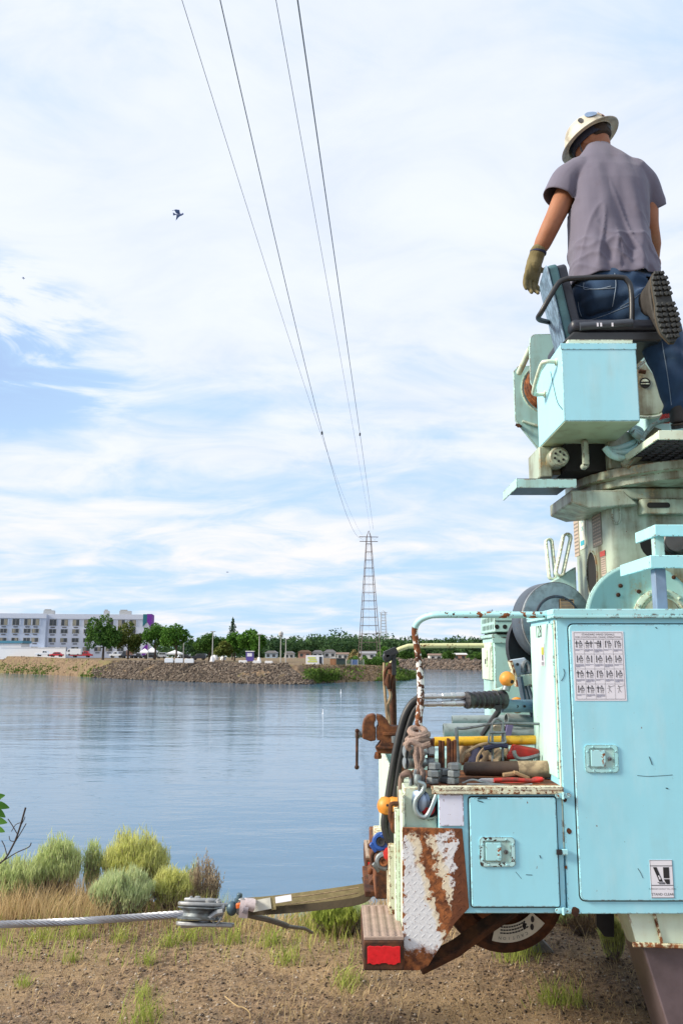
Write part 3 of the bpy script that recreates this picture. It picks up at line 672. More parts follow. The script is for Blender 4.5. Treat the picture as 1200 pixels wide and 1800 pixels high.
def dome(label, px0, px1, ptop, pbase, Yd):
    b0 = P(px0, pbase, Yd); b1 = P(px1, pbase, Yd); zt = P(px0, ptop, Yd).z; r = (b1.x-b0.x)/2; h = zt-b0.z
    mb = MB(); mb.lathe(((b0.x+b1.x)/2, Yd, b0.z), (0,0,1), [(r, 0), (r*1.02, h*.3), (r*.85, h*.7), (r*.5, h*.93), (.02, h)], 14); mb.box((b0.x+b1.x)/2-.4, Yd-r-.06, b0.z, (b0.x+b1.x)/2+.4, Yd-r+.2, b0.z+h*.45)
    tag(obj('dome_tent', mb, m_white), label, 'tent')
dome('larger white rounded tarpaulin heap beside the lamp pole', 372, 384, 1151, 1160, 212); dome('smaller white rounded tarpaulin heap by the yellowish tree', 387, 397, 1154, 1160.5, 210)
# blue panel/kiosk by the full crowned tree
b0 = P(432, 1161, 204); t = thing('kiosk', 'small purple blue kiosk under the full crowned tree', 'kiosk', b0); mb = MB(); wv = PXL(13, 600, 1150, 204)
mb.box(b0.x, 204, b0.z-.2, b0.x+wv, 206, b0.z+2.0); obj('wall', mb, plain('violet_board', (.10, .07, .32)), t, bev=.03)
mb = MB(); mb.box(b0.x-.15, 203.8, b0.z+2.002, b0.x+wv+.15, 206.2, b0.z+2.2); obj('roof', mb, m_white, t)
mb = MB(); mb.box(b0.x+.3, 203.96, b0.z+.9, b0.x+wv-.3, 203.995, b0.z+1.7); obj('hatch', mb, m_whitep, t)
# ---- concrete blocks along the bank
def block(label, px0, px1, ptop, pbase, Yd):
    a = P(px0, pbase, Yd); wv = PXL(px1-px0, 600, 1160, Yd); h = PXL(pbase-ptop, 600, 1160, Yd); mb = MB()
    mb.prism([(a.x, Yd, a.z-.2), (a.x+wv, Yd, a.z-.2), (a.x+wv, Yd, a.z+h*.55), (a.x+wv*.93, Yd, a.z+h), (a.x+wv*.56, Yd, a.z+h*.96), (a.x+wv*.5, Yd, a.z+h*.86), (a.x+wv*.44, Yd, a.z+h*.96), (a.x+wv*.07, Yd, a.z+h), (a.x, Yd, a.z+h*.55)], (0, .7, 0))
    tag(obj('concrete_block', mb, m_white, bev=.05), label, 'concrete block', 'concrete blocks along the bank top')
for l, a, b_, tpy, by in (('pale concrete block, first of the left trio on the bank', 289, 304, 1157, 1163.3), ('pale concrete block, middle of the left trio on the bank', 307, 321, 1157.5, 1163.6), ('pale concrete block, last of the left trio on the bank', 324, 340, 1158, 1164), ('pale concrete block, first of the right trio below the full tree', 419, 434, 1161, 1167), ('pale concrete block, middle of the right trio beside a lamp foot', 444, 458, 1161.5, 1167.5), ('pale concrete block, last of the right trio before the bank bends', 465, 479, 1162, 1168)): block(l, a, b_, tpy, by, 192)
# ---- lamp poles
def lamp(label, px, ptop, pbase, Yd, foot=True, head='arm'):
    a = P(px, pbase, Yd); zt = P(px, ptop, Yd).z; t = thing('lamp_post', label, 'lamp post', a)
    mb = MB(); mb.tube([a+Vector((0,0,-.2)), Vector((a.x, Yd, zt))], [.13, .08], 8); obj('pole', mb, m_grey, t)
    if foot: mb = MB(); mb.lathe(a+Vector((0,0,-.3)), (0,0,1), [(.6,0),(.55,.5),(.28,1.6),(.2,1.7)], 8); obj('foot', mb, m_white, t)
    mb = MB()
    if head == 'arm': mb.box(a.x-.55, Yd-.25, zt-.02, a.x+.55, Yd+.25, zt+.2)
    elif head == 'siren': mb.lathe((a.x, Yd, zt), (0,0,1), [(.3,0),(.55,.3),(.55,.9),(.2,1.2)], 10)
    else: mb.tube([(a.x, Yd, zt), (a.x+.9, Yd, zt+.25)], .08, 6)
    obj('lamp_head', mb, m_grey, t)
lamp('tall pale lamp pole with conical concrete foot on the bank', 373, 1111, 1164, 196)
lamp('lamp pole with concrete foot rising before the full crowned tree', 455, 1116, 1167, 193)
lamp('pole topped by a dark siren drum in the open ground', 493, 1119, 1166, 205, False, 'siren'); lamp('slim plain pole just right of the siren pole', 502, 1124, 1166, 205, False, 'bent')
lamp('lamp pole beside the open crowned tree and market canopies', 260, 1108, 1158, 240, False); lamp('short lamp pole rising through the rounded bright green tree', 322, 1122, 1160, 232, False)
# ---- container sign, toilet, shed, fence
a = P(537.5, 1167.5, 190); wv = PXL(22, 600, 1160, 190); h = PXL(15, 600, 1160, 190)
t = thing('site_container', 'white site container with yellow green printed side by the bank', 'container', a)
mb = MB(); mb.box(a.x, 190, a.z-.1, a.x+wv*1.38, 192.4, a.z+h); obj('body', mb, m_white, t, bev=.03)
mb = MB(); 
for k in range(3): mb.box(a.x+wv*(.14+.1*(k==1)), 189.97, a.z+h*(.2+.22*k), a.x+wv*(.9-.06*k), 189.99, a.z+h*(.36+.22*k))
obj('printed_stripe', mb, plain('yellow_green_print', (.55, .60, .14)), t)
mb = MB(); mb.box(a.x+wv*1.06, 189.95, a.z+.05, a.x+wv*1.28, 189.99, a.z+h*.85); obj('door', mb, c_dark, t)
a = P(580, 1169, 190); wv = PXL(10.5, 600, 1160, 190); t = thing('portable_toilet', 'brown portable toilet with pale roof beside the container', 'portable toilet', a); mb = MB(); mb.box(a.x, 190, a.z-.1, a.x+wv, 191.2, a.z+1.35); obj('body', mb, m_brown, t, bev=.04); mb = MB(); mb.box(a.x-.05, 189.95, a.z+1.352, a.x+wv+.05, 191.25, a.z+1.55); obj('roof', mb, m_grey, t, bev=.05); mb = MB(); mb.box(a.x+.2, 189.97, a.z, a.x+wv-.2, 189.995, a.z+1.2); obj('door', mb, plain('brown_door', (.32,.15,.07)), t)
a = P(591, 1169, 194); t = thing('shed', 'dark green flat roofed shed between toilet and mesh fence', 'shed', a); mb = MB(); mb.box(a.x, 194, a.z-.1, a.x+PXL(16,600,1160,194), 197, a.z+1.35); obj('wall', mb, plain('dark_green_board', (.03,.05,.045)), t); mb = MB(); mb.box(a.x-.2, 193.8, a.z+1.352, a.x+PXL(16,600,1160,194)+.2, 197.2, a.z+1.5); obj('roof', mb, m_grille, t)
a = P(608, 1169.5, 188); t = thing('mesh_fence', 'grey wire mesh fence with blue tarpaulin left of the pylon', 'fence', a); wv = PXL(31, 600, 1160, 188)
mb = MB(); mb.box(a.x+wv*.28, 188.1, a.z+.1, a.x+wv*.68, 188.14, a.z+1.15); obj('tarpaulin', mb, plain('blue_tarpaulin', (.03,.12,.34)), t)
for k in range(4): mb = MB(); mb.tube([(a.x+wv*k/3, 188, a.z-.1), (a.x+wv*k/3, 188, a.z+1.3)], .05, 6); obj('post', mb, m_grey, t)
mb = MB()
for k in range(36): mb.box(a.x+wv*k/36, 187.99, a.z, a.x+wv*k/36+.012, 188.0, a.z+1.22)
for k in range(6): mb.box(a.x, 187.985, a.z+.2*k+.1, a.x+wv, 187.995, a.z+.2*k+.115)
o = obj('wire_mesh', mb, m_grey, t); o['kind'] = 'stuff'
# ---- houses behind
def house(label, px0, px1, proof, peave, pbase, Yd, wc, rc, wide=False):
    a = P(px0, pbase, Yd); wv = PXL(px1-px0, 600, 1150, Yd); ze = P(px0, peave, Yd).z; zr = P(px0, proof, Yd).z; t = thing('house', label, 'house', (a.x+wv/2, Yd, .9)); D = 9
    mb = MB(); mb.box(a.x, Yd, .6, a.x+wv, Yd+D, ze); obj('wall', mb, wc, t)
    mb = MB()
    if wide: mb.prism([(a.x-.5, Yd-.5, ze+.003), (a.x-.5, Yd+D+.5, ze+.003), (a.x-.5, Yd+D/2, zr)], (wv+1, 0, 0))
    else: mb.prism([(a.x-.5, Yd-.5, ze+.003), (a.x+wv+.5, Yd-.5, ze+.003), (a.x+wv*.75, Yd-.5, zr), (a.x+wv*.25, Yd-.5, zr)], (0, D+1, 0))
    obj('roof', mb, rc, t); n = max(2, int(wv/3.5))
    for k in range(n):
        u = a.x+wv*(k+.5)/n; mb = MB(); mb.box(u-.7, Yd-.06, ze-1.9, u+.7, Yd-.005, ze-.6); obj('window', mb, m_glass, t)
hw = plain('pale_siding', (.55,.55,.56), .8); hp = plain('pinkish_brick', (.36,.20,.16), .9); rg = plain('grey_shingle', (.24,.24,.26), .9); rb = plain('brown_shingle', (.20,.13,.10), .9)
house('pinkish brick house with low roof left of the container', 524, 546, 1143, 1147, 1153, 400, hp, rb)
house('pale hipped roof house behind the container, left one', 549, 567, 1143, 1147.5, 1153, 410, hw, rg); house('pale house with the taller grey roof behind the container', 569, 590, 1142, 1147, 1154, 415, hw, rg)
house('small pale house just left of the yellow bush', 592, 612, 1147, 1150, 1155, 405, hw, rb, True); house('white house partly behind the right pylon leg', 632, 660, 1145, 1149, 1156, 400, hw, rg, True)
house('grey house far left behind the siren pole', 466, 486, 1144, 1148, 1154, 420, plain('bluish_siding', (.34,.40,.48), .8), rg); house('small bluish house between the siren pole and brick house', 500, 516, 1145, 1149, 1154, 420, hw, rg)
house('long pale house among the levee trees, left one', 755, 777, 1149, 1152, 1158, 420, hw, rb, True); house('pinkish flat house among the levee trees, right one', 796, 820, 1148, 1151, 1160, 415, hp, hw, True)
house('white long low roofed shed standing on the levee', 751, 778, 1159.5, 1163, 1167, 385, hw, m_white, True)
for k, (px0, px1, tpy, lab) in enumerate(((700, 722, 1138, 'dark tree left of the near rail post behind the levee'), (722, 750, 1137, 'wide dark tree behind the levee under the far rail'), (776, 800, 1143, 'dark tree between the two levee houses'), (818, 858, 1145, 'dark bushy tree at the right end of the levee'), (662, 690, 1136, 'yellow green tree right of the tall pylon foot'))):
    tree(lab, px0, px1, tpy, 1165, 400 if k < 4 else 250, m_leafd if k < 4 else m_leaf, 1500, 60+k, lowest=.05)
# ---- lattice pylons
m_pyl = simple('pylon_steel', (.15, .11, .10), .7, var=.25, scale=1.5); m_pylf = simple('pale_pylon_steel', (.42, .45, .50), .7, var=.1)
def pylon(label, px, pbase, ptop, Yd, wbase, warm, mat, rot=.12):
    a = P(px, pbase, Yd); zt = P(px, ptop, Yd).z; H = zt-a.z; t = thing('lattice_pylon', label, 'pylon', a, rz=rot); k_ = PXL(1, 600, 1050, Yd); s = k_*.42
    zarm2 = H*(1-.082); zarm1 = H*(1-.047); W0 = wbase*k_/2; W1 = 3.6*k_
    def half(z): f = min(1, z/zarm1); return W0*(1-f)+W1*f
    cs = ((-1,-1),(1,-1),(1,1),(-1,1))
    for sx_, sy_ in cs:
        mb = MB(); mb.tube([(sx_*W0, sy_*W0, 0), (sx_*W1, sy_*W1, zarm1), (sx_*.05, sy_*.05, H)], [s*1.7, s*1.3, s*.8], 5); obj('leg', mb, mat, t, at=(0,0,0))
    fr = [.045, .165, .265, .36, .45, .525, .595, .655, .715, .765, .815, .86, .90][:13]
    zs = [H*(.10+.80*i/13) for i in range(14)]
    for i, z in enumerate(zs):
        mb = MB(); h = half(z)
        for q in range(4):
            x0, y0 = cs[q]; x1, y1 = cs[(q+1) % 4]; mb.tube([(x0*h, y0*h, z), (x1*h, y1*h, z)], s*.75, 4)
        obj('cross_bar', mb, mat, t, at=(0,0,0))
    mb = MB()
    for i in range(len(zs)-1):
        h0, h1 = half(zs[i]), half(zs[i+1])
        for q in range(4):
            x0, y0 = cs[q]; x1, y1 = cs[(q+1) % 4]; mx, my = (x0+x1)/2, (y0+y1)/2
            mb.tube([(x0*h0, y0*h0, zs[i]), (mx*h1, my*h1, zs[i+1])], s*.16, 3); mb.tube([(x1*h0, y1*h0, zs[i]), (mx*h1, my*h1, zs[i+1])], s*.16, 3)
    obj('bracing', mb, mat, t, at=(0,0,0)); mb = MB(); mb.tube([(0, 0, H*.1), (0, 0, H*.9)], s*.22, 4); obj('ladder', mb, mat, t, at=(0,0,0))
    for z, w_ in ((zarm1, warm), (zarm2, warm*.96)):
        mb = MB(); mb.tube([(-w_*k_/2, -.25, z), (w_*k_/2, -.25, z)], s*.9, 4); mb.tube([(-w_*k_/2, .25, z), (w_*k_/2, .25, z)], s*.9, 4)
        obj('cross_arm', mb, mat, t, at=(0,0,0))
    for sx_ in (-1, 1):
        x0 = sx_*warm*k_*.47; x1 = sx_*warm*k_*.15; xm = (x0+x1)/2; mb = MB()
        mb.tube([(x0, 0, zarm1-.1), (xm, 0, zarm1-H*.022)], s*.35, 5); mb.tube([(x1, 0, zarm1-.1), (xm, 0, zarm1-H*.022)], s*.35, 5); mb.tube([(xm, 0, zarm1-H*.022), (xm, 0, zarm1-H*.033)], s*.4, 5)
        obj('insulator', mb, m_pylf, t, at=(0,0,0))
    return t, a, H, k_
T1, Ta, TH, tk = pylon('tall rust brown lattice pylon standing near the end of the spit', 649, 1168, 933, 215, 36, 34, m_pyl)
pylon('smaller distant pale lattice pylon right of the tall one', 674, 1155, 1073, 560, 13, 14, m_pylf, .1)
# ---- overhead wires from the tall pylon, passing over the camera
def wire(label, pxs, X0, tip, rad):
    xt, yt, zt = tip; k2 = []
    for px, py in pxs:
        x, vy, vz = ray(px, py); kx = x/vy; Yq = X0/(kx - (xt-X0)/yt); k2.append((Yq, EYE+vz/vy*Yq))
    (y1, z1), (y2, z2) = k2
    A_ = np.array([[1, y1, y1*y1], [1, y2, y2*y2], [1, yt, yt*yt]]); c = np.linalg.solve(A_, np.array([z1, z2, zt]))
    pts = []
    for i in range(90):
        yy = yt + (-35-yt)*i/89; pts.append((X0+(xt-X0)*yy/yt, yy, c[0]+c[1]*yy+c[2]*yy*yy))
    mb = MB(); mb.tube(pts, rad, 6, up=(1, 0, 0)); return tag(obj('power_line', mb, m_wire), label, 'power line', 'power lines running up from the tall pylon'), pts
m_wire = simple('aluminium_conductor', (.16, .17, .16), .6, metal=.3)
def tipx(px, py): return tuple(P(px, py, 215))
wires = []
wires.append(wire('thin power line, leftmost of the four above the river', ((320, 0), (487, 530)), -7.6, tipx(637, 941), .013))
wires.append(wire('thick power line, second from left of the four in the sky', ((387, 0), (514, 550)), -5.6, tipx(638, 944), .021))
wires.append(wire('thin power line, third from left of the four in the sky', ((485, 0), (586, 560)), -3.2, tipx(651, 934), .012))
wires.append(wire('thick power line, rightmost of the four in the sky', ((523, 0), (592, 480)), -2.1, tipx(656, 931), .021))
for lab, pxw, (wp) in (('small dark damper clamped to the left thick power line', 0, wires[1][1]), ('small dark damper clamped to the right thick power line', 1, wires[3][1])):
    best = min(wp, key=lambda q: abs(900-F*(((q[2]-EYE)*CT-q[1]*ST)/(q[1]*CT+(q[2]-EYE)*ST)) - 757) if q[1] > 3 else 1e9)
    q = Vector(best); mb = MB(); mb.lathe(q+Vector((0,-.35,-.1)), (0,1,0), [(.03,0),(.09,.05),(.09,.25),(.03,.3),(.03,.5),(.09,.55),(.09,.7),(.03,.75)], 8); tag(obj('line_damper', mb, m_black), lab, 'line damper')
# ---- birds
def bird(label, px, py, Yd, span, roll):
    c = P(px, py, Yd); mb = MB(); x = span/2
    mb.ball(c, span*.12, 10, (1.6, .7, .6)); mb.ball(c+Vector((span*.19, 0, span*.05)), span*.06, 8)
    mb.prism([c+Vector((-span*.15,0,0)), c+Vector((-span*.36,.02,-.01)), c+Vector((-span*.34,-.05,.03))], (0, .01, .01))
    for s in (-1, 1):
        a = [c+Vector((.05*span, s*.05*span, .02)), c+Vector((-.16*span, s*.05*span, .02)), c+Vector((-.22*span, s*.32*span, .04)), c+Vector((-.30*span, s*.55*span, -.03)), c+Vector((-.12*span, s*.42*span, .03)), c+Vector((.06*span, s*.28*span, .05))]
        mb.prism(a, (0, 0, .012))
    tag(obj('bird', mb, simple('dark_plumage', (.20, .25, .42), .9), bev=0), label, 'bird')
bird('dark gliding bird high in the sky left of the wires', 315, 377, 19, .42, .1); bird('tiny distant bird near the dark cloud patch on the left', 42, 489, 60, .34, .1); bird('faint tiny bird low in the sky above the shore trees', 400, 1006, 120, .6, .1)
# ---- buoys
def buoy(label, px, py, Yd, h):
    c = PZ(px, py, WATER); mb = MB(); mb.lathe(c+Vector((0,0,-.2)), (0,0,1), [(h*.16,0),(h*.17,h*.45),(h*.07,h*.6),(h*.07,h*1.0),(h*.10,h*1.02),(h*.10,h*1.2),(.01,h*1.22)], 10)
    t = tag(obj('buoy', mb, m_white), label, 'buoy')
buoy('white stick buoy floating in mid river', 567.5, 1255, 0, .50); buoy('faint white buoy floating closer to the spit', 599, 1218, 0, .55)
# ================================================================== THE LINE TRUCK (its rear is on the left, its side faces us)
truck = thing('utility_truck', 'old mint green line truck with rusty tailboard, tool bins and crane turret', 'utility truck', (1.8, 4.3, 0))
YF = 3.30                                                # plane of the near side
ZB = P(900, 1607, YF).z; ZT = P(900, 1386, YF).z; ZC = P(1000, 1081, YF).z
def T(name, mb, mat, parent=truck, **k): return obj(name, mb, mat, parent, **k)
def S(px, py, Y=YF): return P(px, py, Y)
# ---- near low bin
xb0, xb1 = .36, .818
mb = MB(); mb.box(xb0, YF+.004, ZB, xb1, 3.74, ZT); low_bin = T('side_bin', mb, m_panel, bev=.004)
mb = MB(); mb.box(.236, YF+.05, ZB+.16, xb0-.002, 3.74, ZT-.004); T('corner_post', mb, m_cream, bev=.004)
# rusty flanged lip along the top of the low bin
mb = MB(); mb.box(.335, YF-.012, ZT-.006, .822, YF+.028, ZT+.006); mb.box(.335, YF-.014, ZT-.020, .822, YF-.004, ZT-.0062); T('top_lip', mb, m_rustlip, bev=.0015)
mb = MB(); mb.box(.30, YF+.03, ZT+.0005, .82, 3.78, ZT+.005); T('shelf', mb, m_rust)
# white plate left of the door: bin-face reflection put in as paint
a, b_ = S(771, 1391), S(815, 1452); mb = MB(); mb.box(a.x, YF-.004, b_.z, b_.x, YF+.003, a.z-.012); T('reflection_plate', mb, paint('reflection_white', (.66,.70,.86), chips=.8, edge=.6, dirt=.2, rust=.05), bev=.001)
# doors: proud pressed panels with rounded corners
def door(name, px0, py0, px1, py1, r, thick=.009, x1=None, mat=None):
    a, c = S(px0, py0), S(px1, py1); xr = c.x if x1 is None else x1
    g_ = MB(); o_ = [(x, YF-.0005, z) for x, z in rrect(a.x-.0045, c.z-.0045, xr+.0045, a.z+.0045, r+.004)]; g_.prism(o_[::-1] if False else o_, (0, .0012, 0)); 
    m = MB(); m.prism([(x, YF-thick, z) for x, z in rrect(a.x, c.z, xr, a.z, r)], (0, thick+.003, 0))
    d = T(name, m, mat or m_panel, bev=.003); T('door_seal', g_, m_darkhole, d); return d
d_low = door('bin_door', 824, 1402, 983, 1594, .008)
d_tall = door('cabinet_door', 998, 1098, 1200, 1583, .018, x1=2.2)
# ---- near tall cabinet
mb = MB(); mb.box(.822, YF, ZB-.001, 3.3, 3.74, ZC); cab = T('tall_cabinet', mb, m_panel, bev=.004)
mb = MB(); mb.box(.808, YF-.018, ZC+.0005, 3.33, 3.76, ZC+.022); mb.box(.808, YF-.020, ZC-.012, 3.33, YF-.008, ZC); mb.box(.8075, YF-.005, ZC-.012, .8185, 3.755, ZC); T('cabinet_roof', mb, m_paint, bev=.002)
mb = MB(); mb.box(.8165, YF+.004, ZB+.2, .8205, YF+.02, ZC-.02); T('edge_strip', mb, m_cream)
mb = MB(); mb.box(.8145, YF+.04, ZT+.03, .8215, 3.72, ZC-.03); T('cabinet_end_panel', mb, paint('pale_mint_enamel', (.50, .80, .72), chips=.5, edge=.4, dirt=.35), bev=.002)
# hinges and drip gap between the doors
for py in (1398, 1600):
    h_ = MB(); p0 = S(974, py); m = MB()
    m.prism([(x, YF-.016, z) for x, z in rrect(p0.x, p0.z-.008, p0.x+.058, p0.z+.009, .008)], (0, .006, 0)); m.lathe((p0.x+.012, YF-.0185, p0.z), (0,1,0), [(.005,0),(.005,.004)], 10); m.lathe((p0.x+.046, YF-.0185, p0.z), (0,1,0), [(.005,0),(.005,.004)], 10); m.tube([(p0.x+.029, YF-.017, p0.z-.012), (p0.x+.029, YF-.017, p0.z+.012)], .005, 8)
    T('hinge', m, m_paint)
p0 = S(976, 1497); m = MB(); m.box(p0.x, YF-.017, p0.z-.009, p0.x+.02, YF-.009, p0.z+.009); m.mi = 1; m.box(p0.x+.021, YF-.016, p0.z-.009, p0.x+.042, YF-.004, p0.z+.009); T('door_catch', m, (m_black, m_paint), bev=.001)
# ---- paddle latches
def latch(parent, px0, py0, px1, py1, yf, dark):
    a, c = S(px0, py0), S(px1, py1); x0, x1, z0, z1 = a.x, c.x, c.z, a.z
    o = rrect(x0, z0, x1, z1, .014); i = rrect(x0+.017, z0+.015, x1-.017, z1-.014, .006)
    m = MB(); m.ring([(x, yf-.005, z) for x, z in o], [(x, yf-.005, z) for x, z in i], (0, .0055, 0)); bz = T('latch_plate', m, m_latchd if dark else m_latch, parent, bev=.001)
    m = MB(); m.prism([(x, yf-.0015, z) for x, z in i], (0, .001, 0)); T('latch_recess', m, m_worn, parent)
    w_ = x1-x0; hgt = z1-z0; m = MB(); m.prism([(x, yf-.0075, z) for x, z in rrect(x0+.022, z0+.022, x0+w_*.60, z1-.019, .004)], (0, .005, 0)); m.box(x0+w_*.5, yf-.010, z0+.03, x0+w_*.6, yf-.0076, z1-.03); T('latch_paddle', m, m_paint, parent, bev=.0015)
    m = MB(); m.lathe((x0+w_*.74, yf-.008, (z0+z1)/2), (0,1,0), [(.004,0),(.0075,.001),(.0075,.006)], 14); m.mi = 1; m.box(x0+w_*.74-.001, yf-.0086, (z0+z1)/2-.004, x0+w_*.74+.001, yf-.0081, (z0+z1)/2+.004); T('lock', m, (m_galvd, m_darkhole), parent)
    for fx, fz in ((.07,.25),(.07,.75),(.93,.25),(.93,.75),(.25,.07),(.75,.07),(.25,.93),(.75,.93)):
        m = MB(); m.lathe((x0+fx*w_, yf-.0068, z0+fz*hgt), (0,1,0), [(.001,0),(.0035,.0006),(.004,.002)], 8); T('screw', m, m_paint, parent)
m_latch = paint('latch_enamel', (.34,.70,.74), chips=.6, edge=1.1, dirt=.3, dark=True, edger=.006); m_latchd = paint('latch_enamel_chipped', (.42,.72,.76), chips=2.0, edge=1.6, dirt=.3, dark=True, cscale=60., edger=.006)
latch(d_low, 841, 1471, 905, 1523, YF-.009, True); latch(d_tall, 1025, 1309, 1086, 1358, YF-.009, False)
# ---- printed chart of hand signals
yc = YF-.0104; a, c = S(1003, 1110), S(1100, 1232); cx0, cx1, cz0, cz1 = a.x+.001, c.x, c.z, a.z
def flat(m, x0, z0, x1, z1, y): m.poly([(x0, y, z0), (x1, y, z0), (x1, y, z1), (x0, y, z1)])
def seg2(m, x0, z0, x1, z1, wd, y):
    d = Vector((x1-x0, 0, z1-z0)); d.normalize(); n = Vector((-d.z, 0, d.x))*wd/2; p, q = Vector((x0, y, z0)), Vector((x1, y, z1)); m.poly([p-n, q-n, q+n, p+n])
def disc(m, x, z, r, y, n=10): m.poly([(x+r*math.cos(6.2832*k/n), y, z+r*math.sin(6.2832*k/n)) for k in range(n)])
mb = MB(); mb.box(cx0, yc, cz0, cx1, yc+.0012, cz1); mb.mi = 1; yk = yc-.0006; W_ = cx1-cx0; H_ = cz1-cz0
ix0, ix1, iz0, iz1 = cx0+W_*.035, cx1-W_*.03, cz0+H_*.025, cz1-H_*.02; lw_ = .0011
for x in (ix0, ix1): flat(mb, x-lw_/2, iz0, x+lw_/2, iz1, yk)
hd = iz1-(iz1-iz0)*.098
for z in (iz0, iz1, hd): flat(mb, ix0, z-lw_/2, ix1, z+lw_/2, yk)
for r_ in range(1, 4): z = hd-(hd-iz0)*r_/4; flat(mb, ix0, z-lw_/3, ix1, z+lw_/3, yk)
for k in range(1, 5): x = ix0+(ix1-ix0)*k/5; flat(mb, x-lw_/3, iz0, x+lw_/3, hd, yk)
text_into(mb, 'STANDARD HAND SIGNALS', ((ix0+ix1)/2, yk, iz1-.0103), (1,0,0), (0,0,1), .0072); text_into(mb, 'FOR CONTROLLING CRANE OPERATIONS', ((ix0+ix1)/2, yk, iz1-.0200), (1,0,0), (0,0,1), .0066)
cw = (ix1-ix0)/5; chh = (hd-iz0)/4
arrows = [['cr','cl2','cw','u','u'],['d','dr','d','d','d'],['cr','cr','u','d','d'],['d','cr','cr','n','n']]
for r_ in range(4):
    for k in range(5):
        x = ix0+cw*k; z = hd-chh*r_; kd = arrows[r_][k]; al = yk-.0002
        bx = x+cw*(.24 if kd not in ('cl2','dr') else .72); fx = x+cw*(.62 if kd not in ('cl2','dr') else .32)
        if kd == 'cw': fx = x+cw*.48; bx = x+cw*.72
        if kd != 'n':
            flat(mb, bx-cw*.045, z-chh*.46, bx+cw*.045, z-chh*.1, al); mb.poly([(bx-cw*.08, al, z-chh*.48), (bx, al, z-chh*.60), (bx+cw*.08, al, z-chh*.48)])
        if kd in ('cr','cl2','cw'):
            s = 1 if kd != 'cl2' else 1; seg2(mb, x+cw*.08, z-chh*.26, x+cw*(.5 if kd != 'cl2' else .92), z-chh*.26, .003, al); e = x+cw*.06 if kd != 'cl2' else x+cw*.94; g2 = 1 if kd != 'cl2' else -1
            mb.poly([(e, al, z-chh*.26), (e+g2*cw*.1, al, z-chh*.30), (e+g2*cw*.1, al, z-chh*.22)])
        # little signaller: head with hat, shoulders and trunk, legs, raised or folded arm
        if kd == 'n':
            seg2(mb, x+cw*.3, z-chh*.6, x+cw*.42, z-chh*.35, .0012, al); seg2(mb, x+cw*.42, z-chh*.35, x+cw*.5, z-chh*.12, .0012, al); seg2(mb, x+cw*.5, z-chh*.2, x+cw*.95, z-chh*.1, .0012, al); seg2(mb, x+cw*.42, z-chh*.35, x+cw*.62, z-chh*.55, .0012, al); disc(mb, x+cw*.36, z-chh*.14, cw*.06, al); seg2(mb, x+cw*.2, z-chh*.3, x+cw*.5, z-chh*.24, .0012, al); continue
        disc(mb, fx, z-chh*.155, cw*.075, al); seg2(mb, fx-cw*.1, z-chh*.12, fx+cw*.1, z-chh*.12, .0014, al)
        seg2(mb, fx-cw*.15, z-chh*.25, fx-cw*.10, z-chh*.44, .0013, al); seg2(mb, fx+cw*.16, z-chh*.25, fx+cw*.2, z-chh*.46, .0016, al); seg2(mb, fx-cw*.15, z-chh*.245, fx+cw*.16, z-chh*.245, .0016, al); seg2(mb, fx-cw*.08, z-chh*.33, fx+cw*.14, z-chh*.30, .0022, al); seg2(mb, fx-cw*.1, z-chh*.43, fx+cw*.15, z-chh*.43, .0014, al)
        seg2(mb, fx-cw*.09, z-chh*.44, fx-cw*.11, z-chh*.62, .0012, al); seg2(mb, fx, z-chh*.46, fx, z-chh*.62, .0010, al); seg2(mb, fx+cw*.11, z-chh*.44, fx+cw*.14, z-chh*.62, .0012, al)
        if kd == 'u': seg2(mb, fx-cw*.15, z-chh*.25, fx-cw*.24, z-chh*.1, .0022, al)
        if kd == 'd': seg2(mb, fx-cw*.16, z-chh*.25, fx-cw*.24, z-chh*.42, .0022, al)
        nl = 1+(r_*5+k) % 3
        mb.mi = 2
        for q in range(nl+1):
            wl_ = .86 if q < nl else .45
            for s_ in range(6):
                xa = x+cw*(.06+wl_*s_/6); flat(mb, xa, z-chh*(.70+.055*q)-.0008, xa+cw*wl_/6*.82, z-chh*(.70+.055*q)+.0008, al)
        mb.mi = 1
T('hand_signal_chart', mb, (m_whitep, m_ink, m_inkblue), d_tall)
# ---- STAND CLEAR sticker
a, c = S(1139, 1511), S(1183, 1578); sx0, sx1, sz0, sz1 = a.x, c.x, c.z, a.z; w_, h_ = sx1-sx0, sz1-sz0
mb = MB(); mb.box(sx0, yc, sz0, sx1, yc+.0012, sz1); mb.mi = 1
SXZ = lambda u, v: (sx0+u*w_, yk, sz1-v*h_)
for u0, v0, u1, v1 in ((.01,.01,.99,.012),(.01,.985,.99,.99),(.01,.15,.99,.16),(.01,.66,.99,.67)): flat(mb, sx0+u0*w_, sz1-v1*h_-.0004, sx0+u1*w_, sz1-v0*h_+.0004, yk)
for u in (.01, .985): flat(mb, sx0+u*w_, sz0, sx0+u*w_+.0012, sz1, yk)
mb.poly([SXZ(.14,.19), SXZ(.30,.19), SXZ(.54,.57), SXZ(.38,.57)][::-1]); mb.poly([SXZ(.58,.19), SXZ(.84,.19), SXZ(.84,.48), SXZ(.58,.48)][::-1]); mb.poly([SXZ(.58,.505), SXZ(.84,.505), SXZ(.84,.635), SXZ(.70,.635), SXZ(.66,.60)][::-1]); mb.poly([SXZ(.30,.585), SXZ(.62,.585), SXZ(.62,.60), SXZ(.30,.60)][::-1]); mb.poly([SXZ(.36,.615), SXZ(.66,.61), SXZ(.62,.635), SXZ(.36,.635)][::-1])
text_into(mb, 'STAND CLEAR', ((sx0+sx1)/2, yk, sz1-.93*h_), (1,0,0), (0,0,1), .0090); text_into(mb, 'OUTRIGGER CONTACT WILL CRUSH', ((sx0+sx1)/2, yk, sz1-.775*h_), (1,0,0), (0,0,1), .0043)
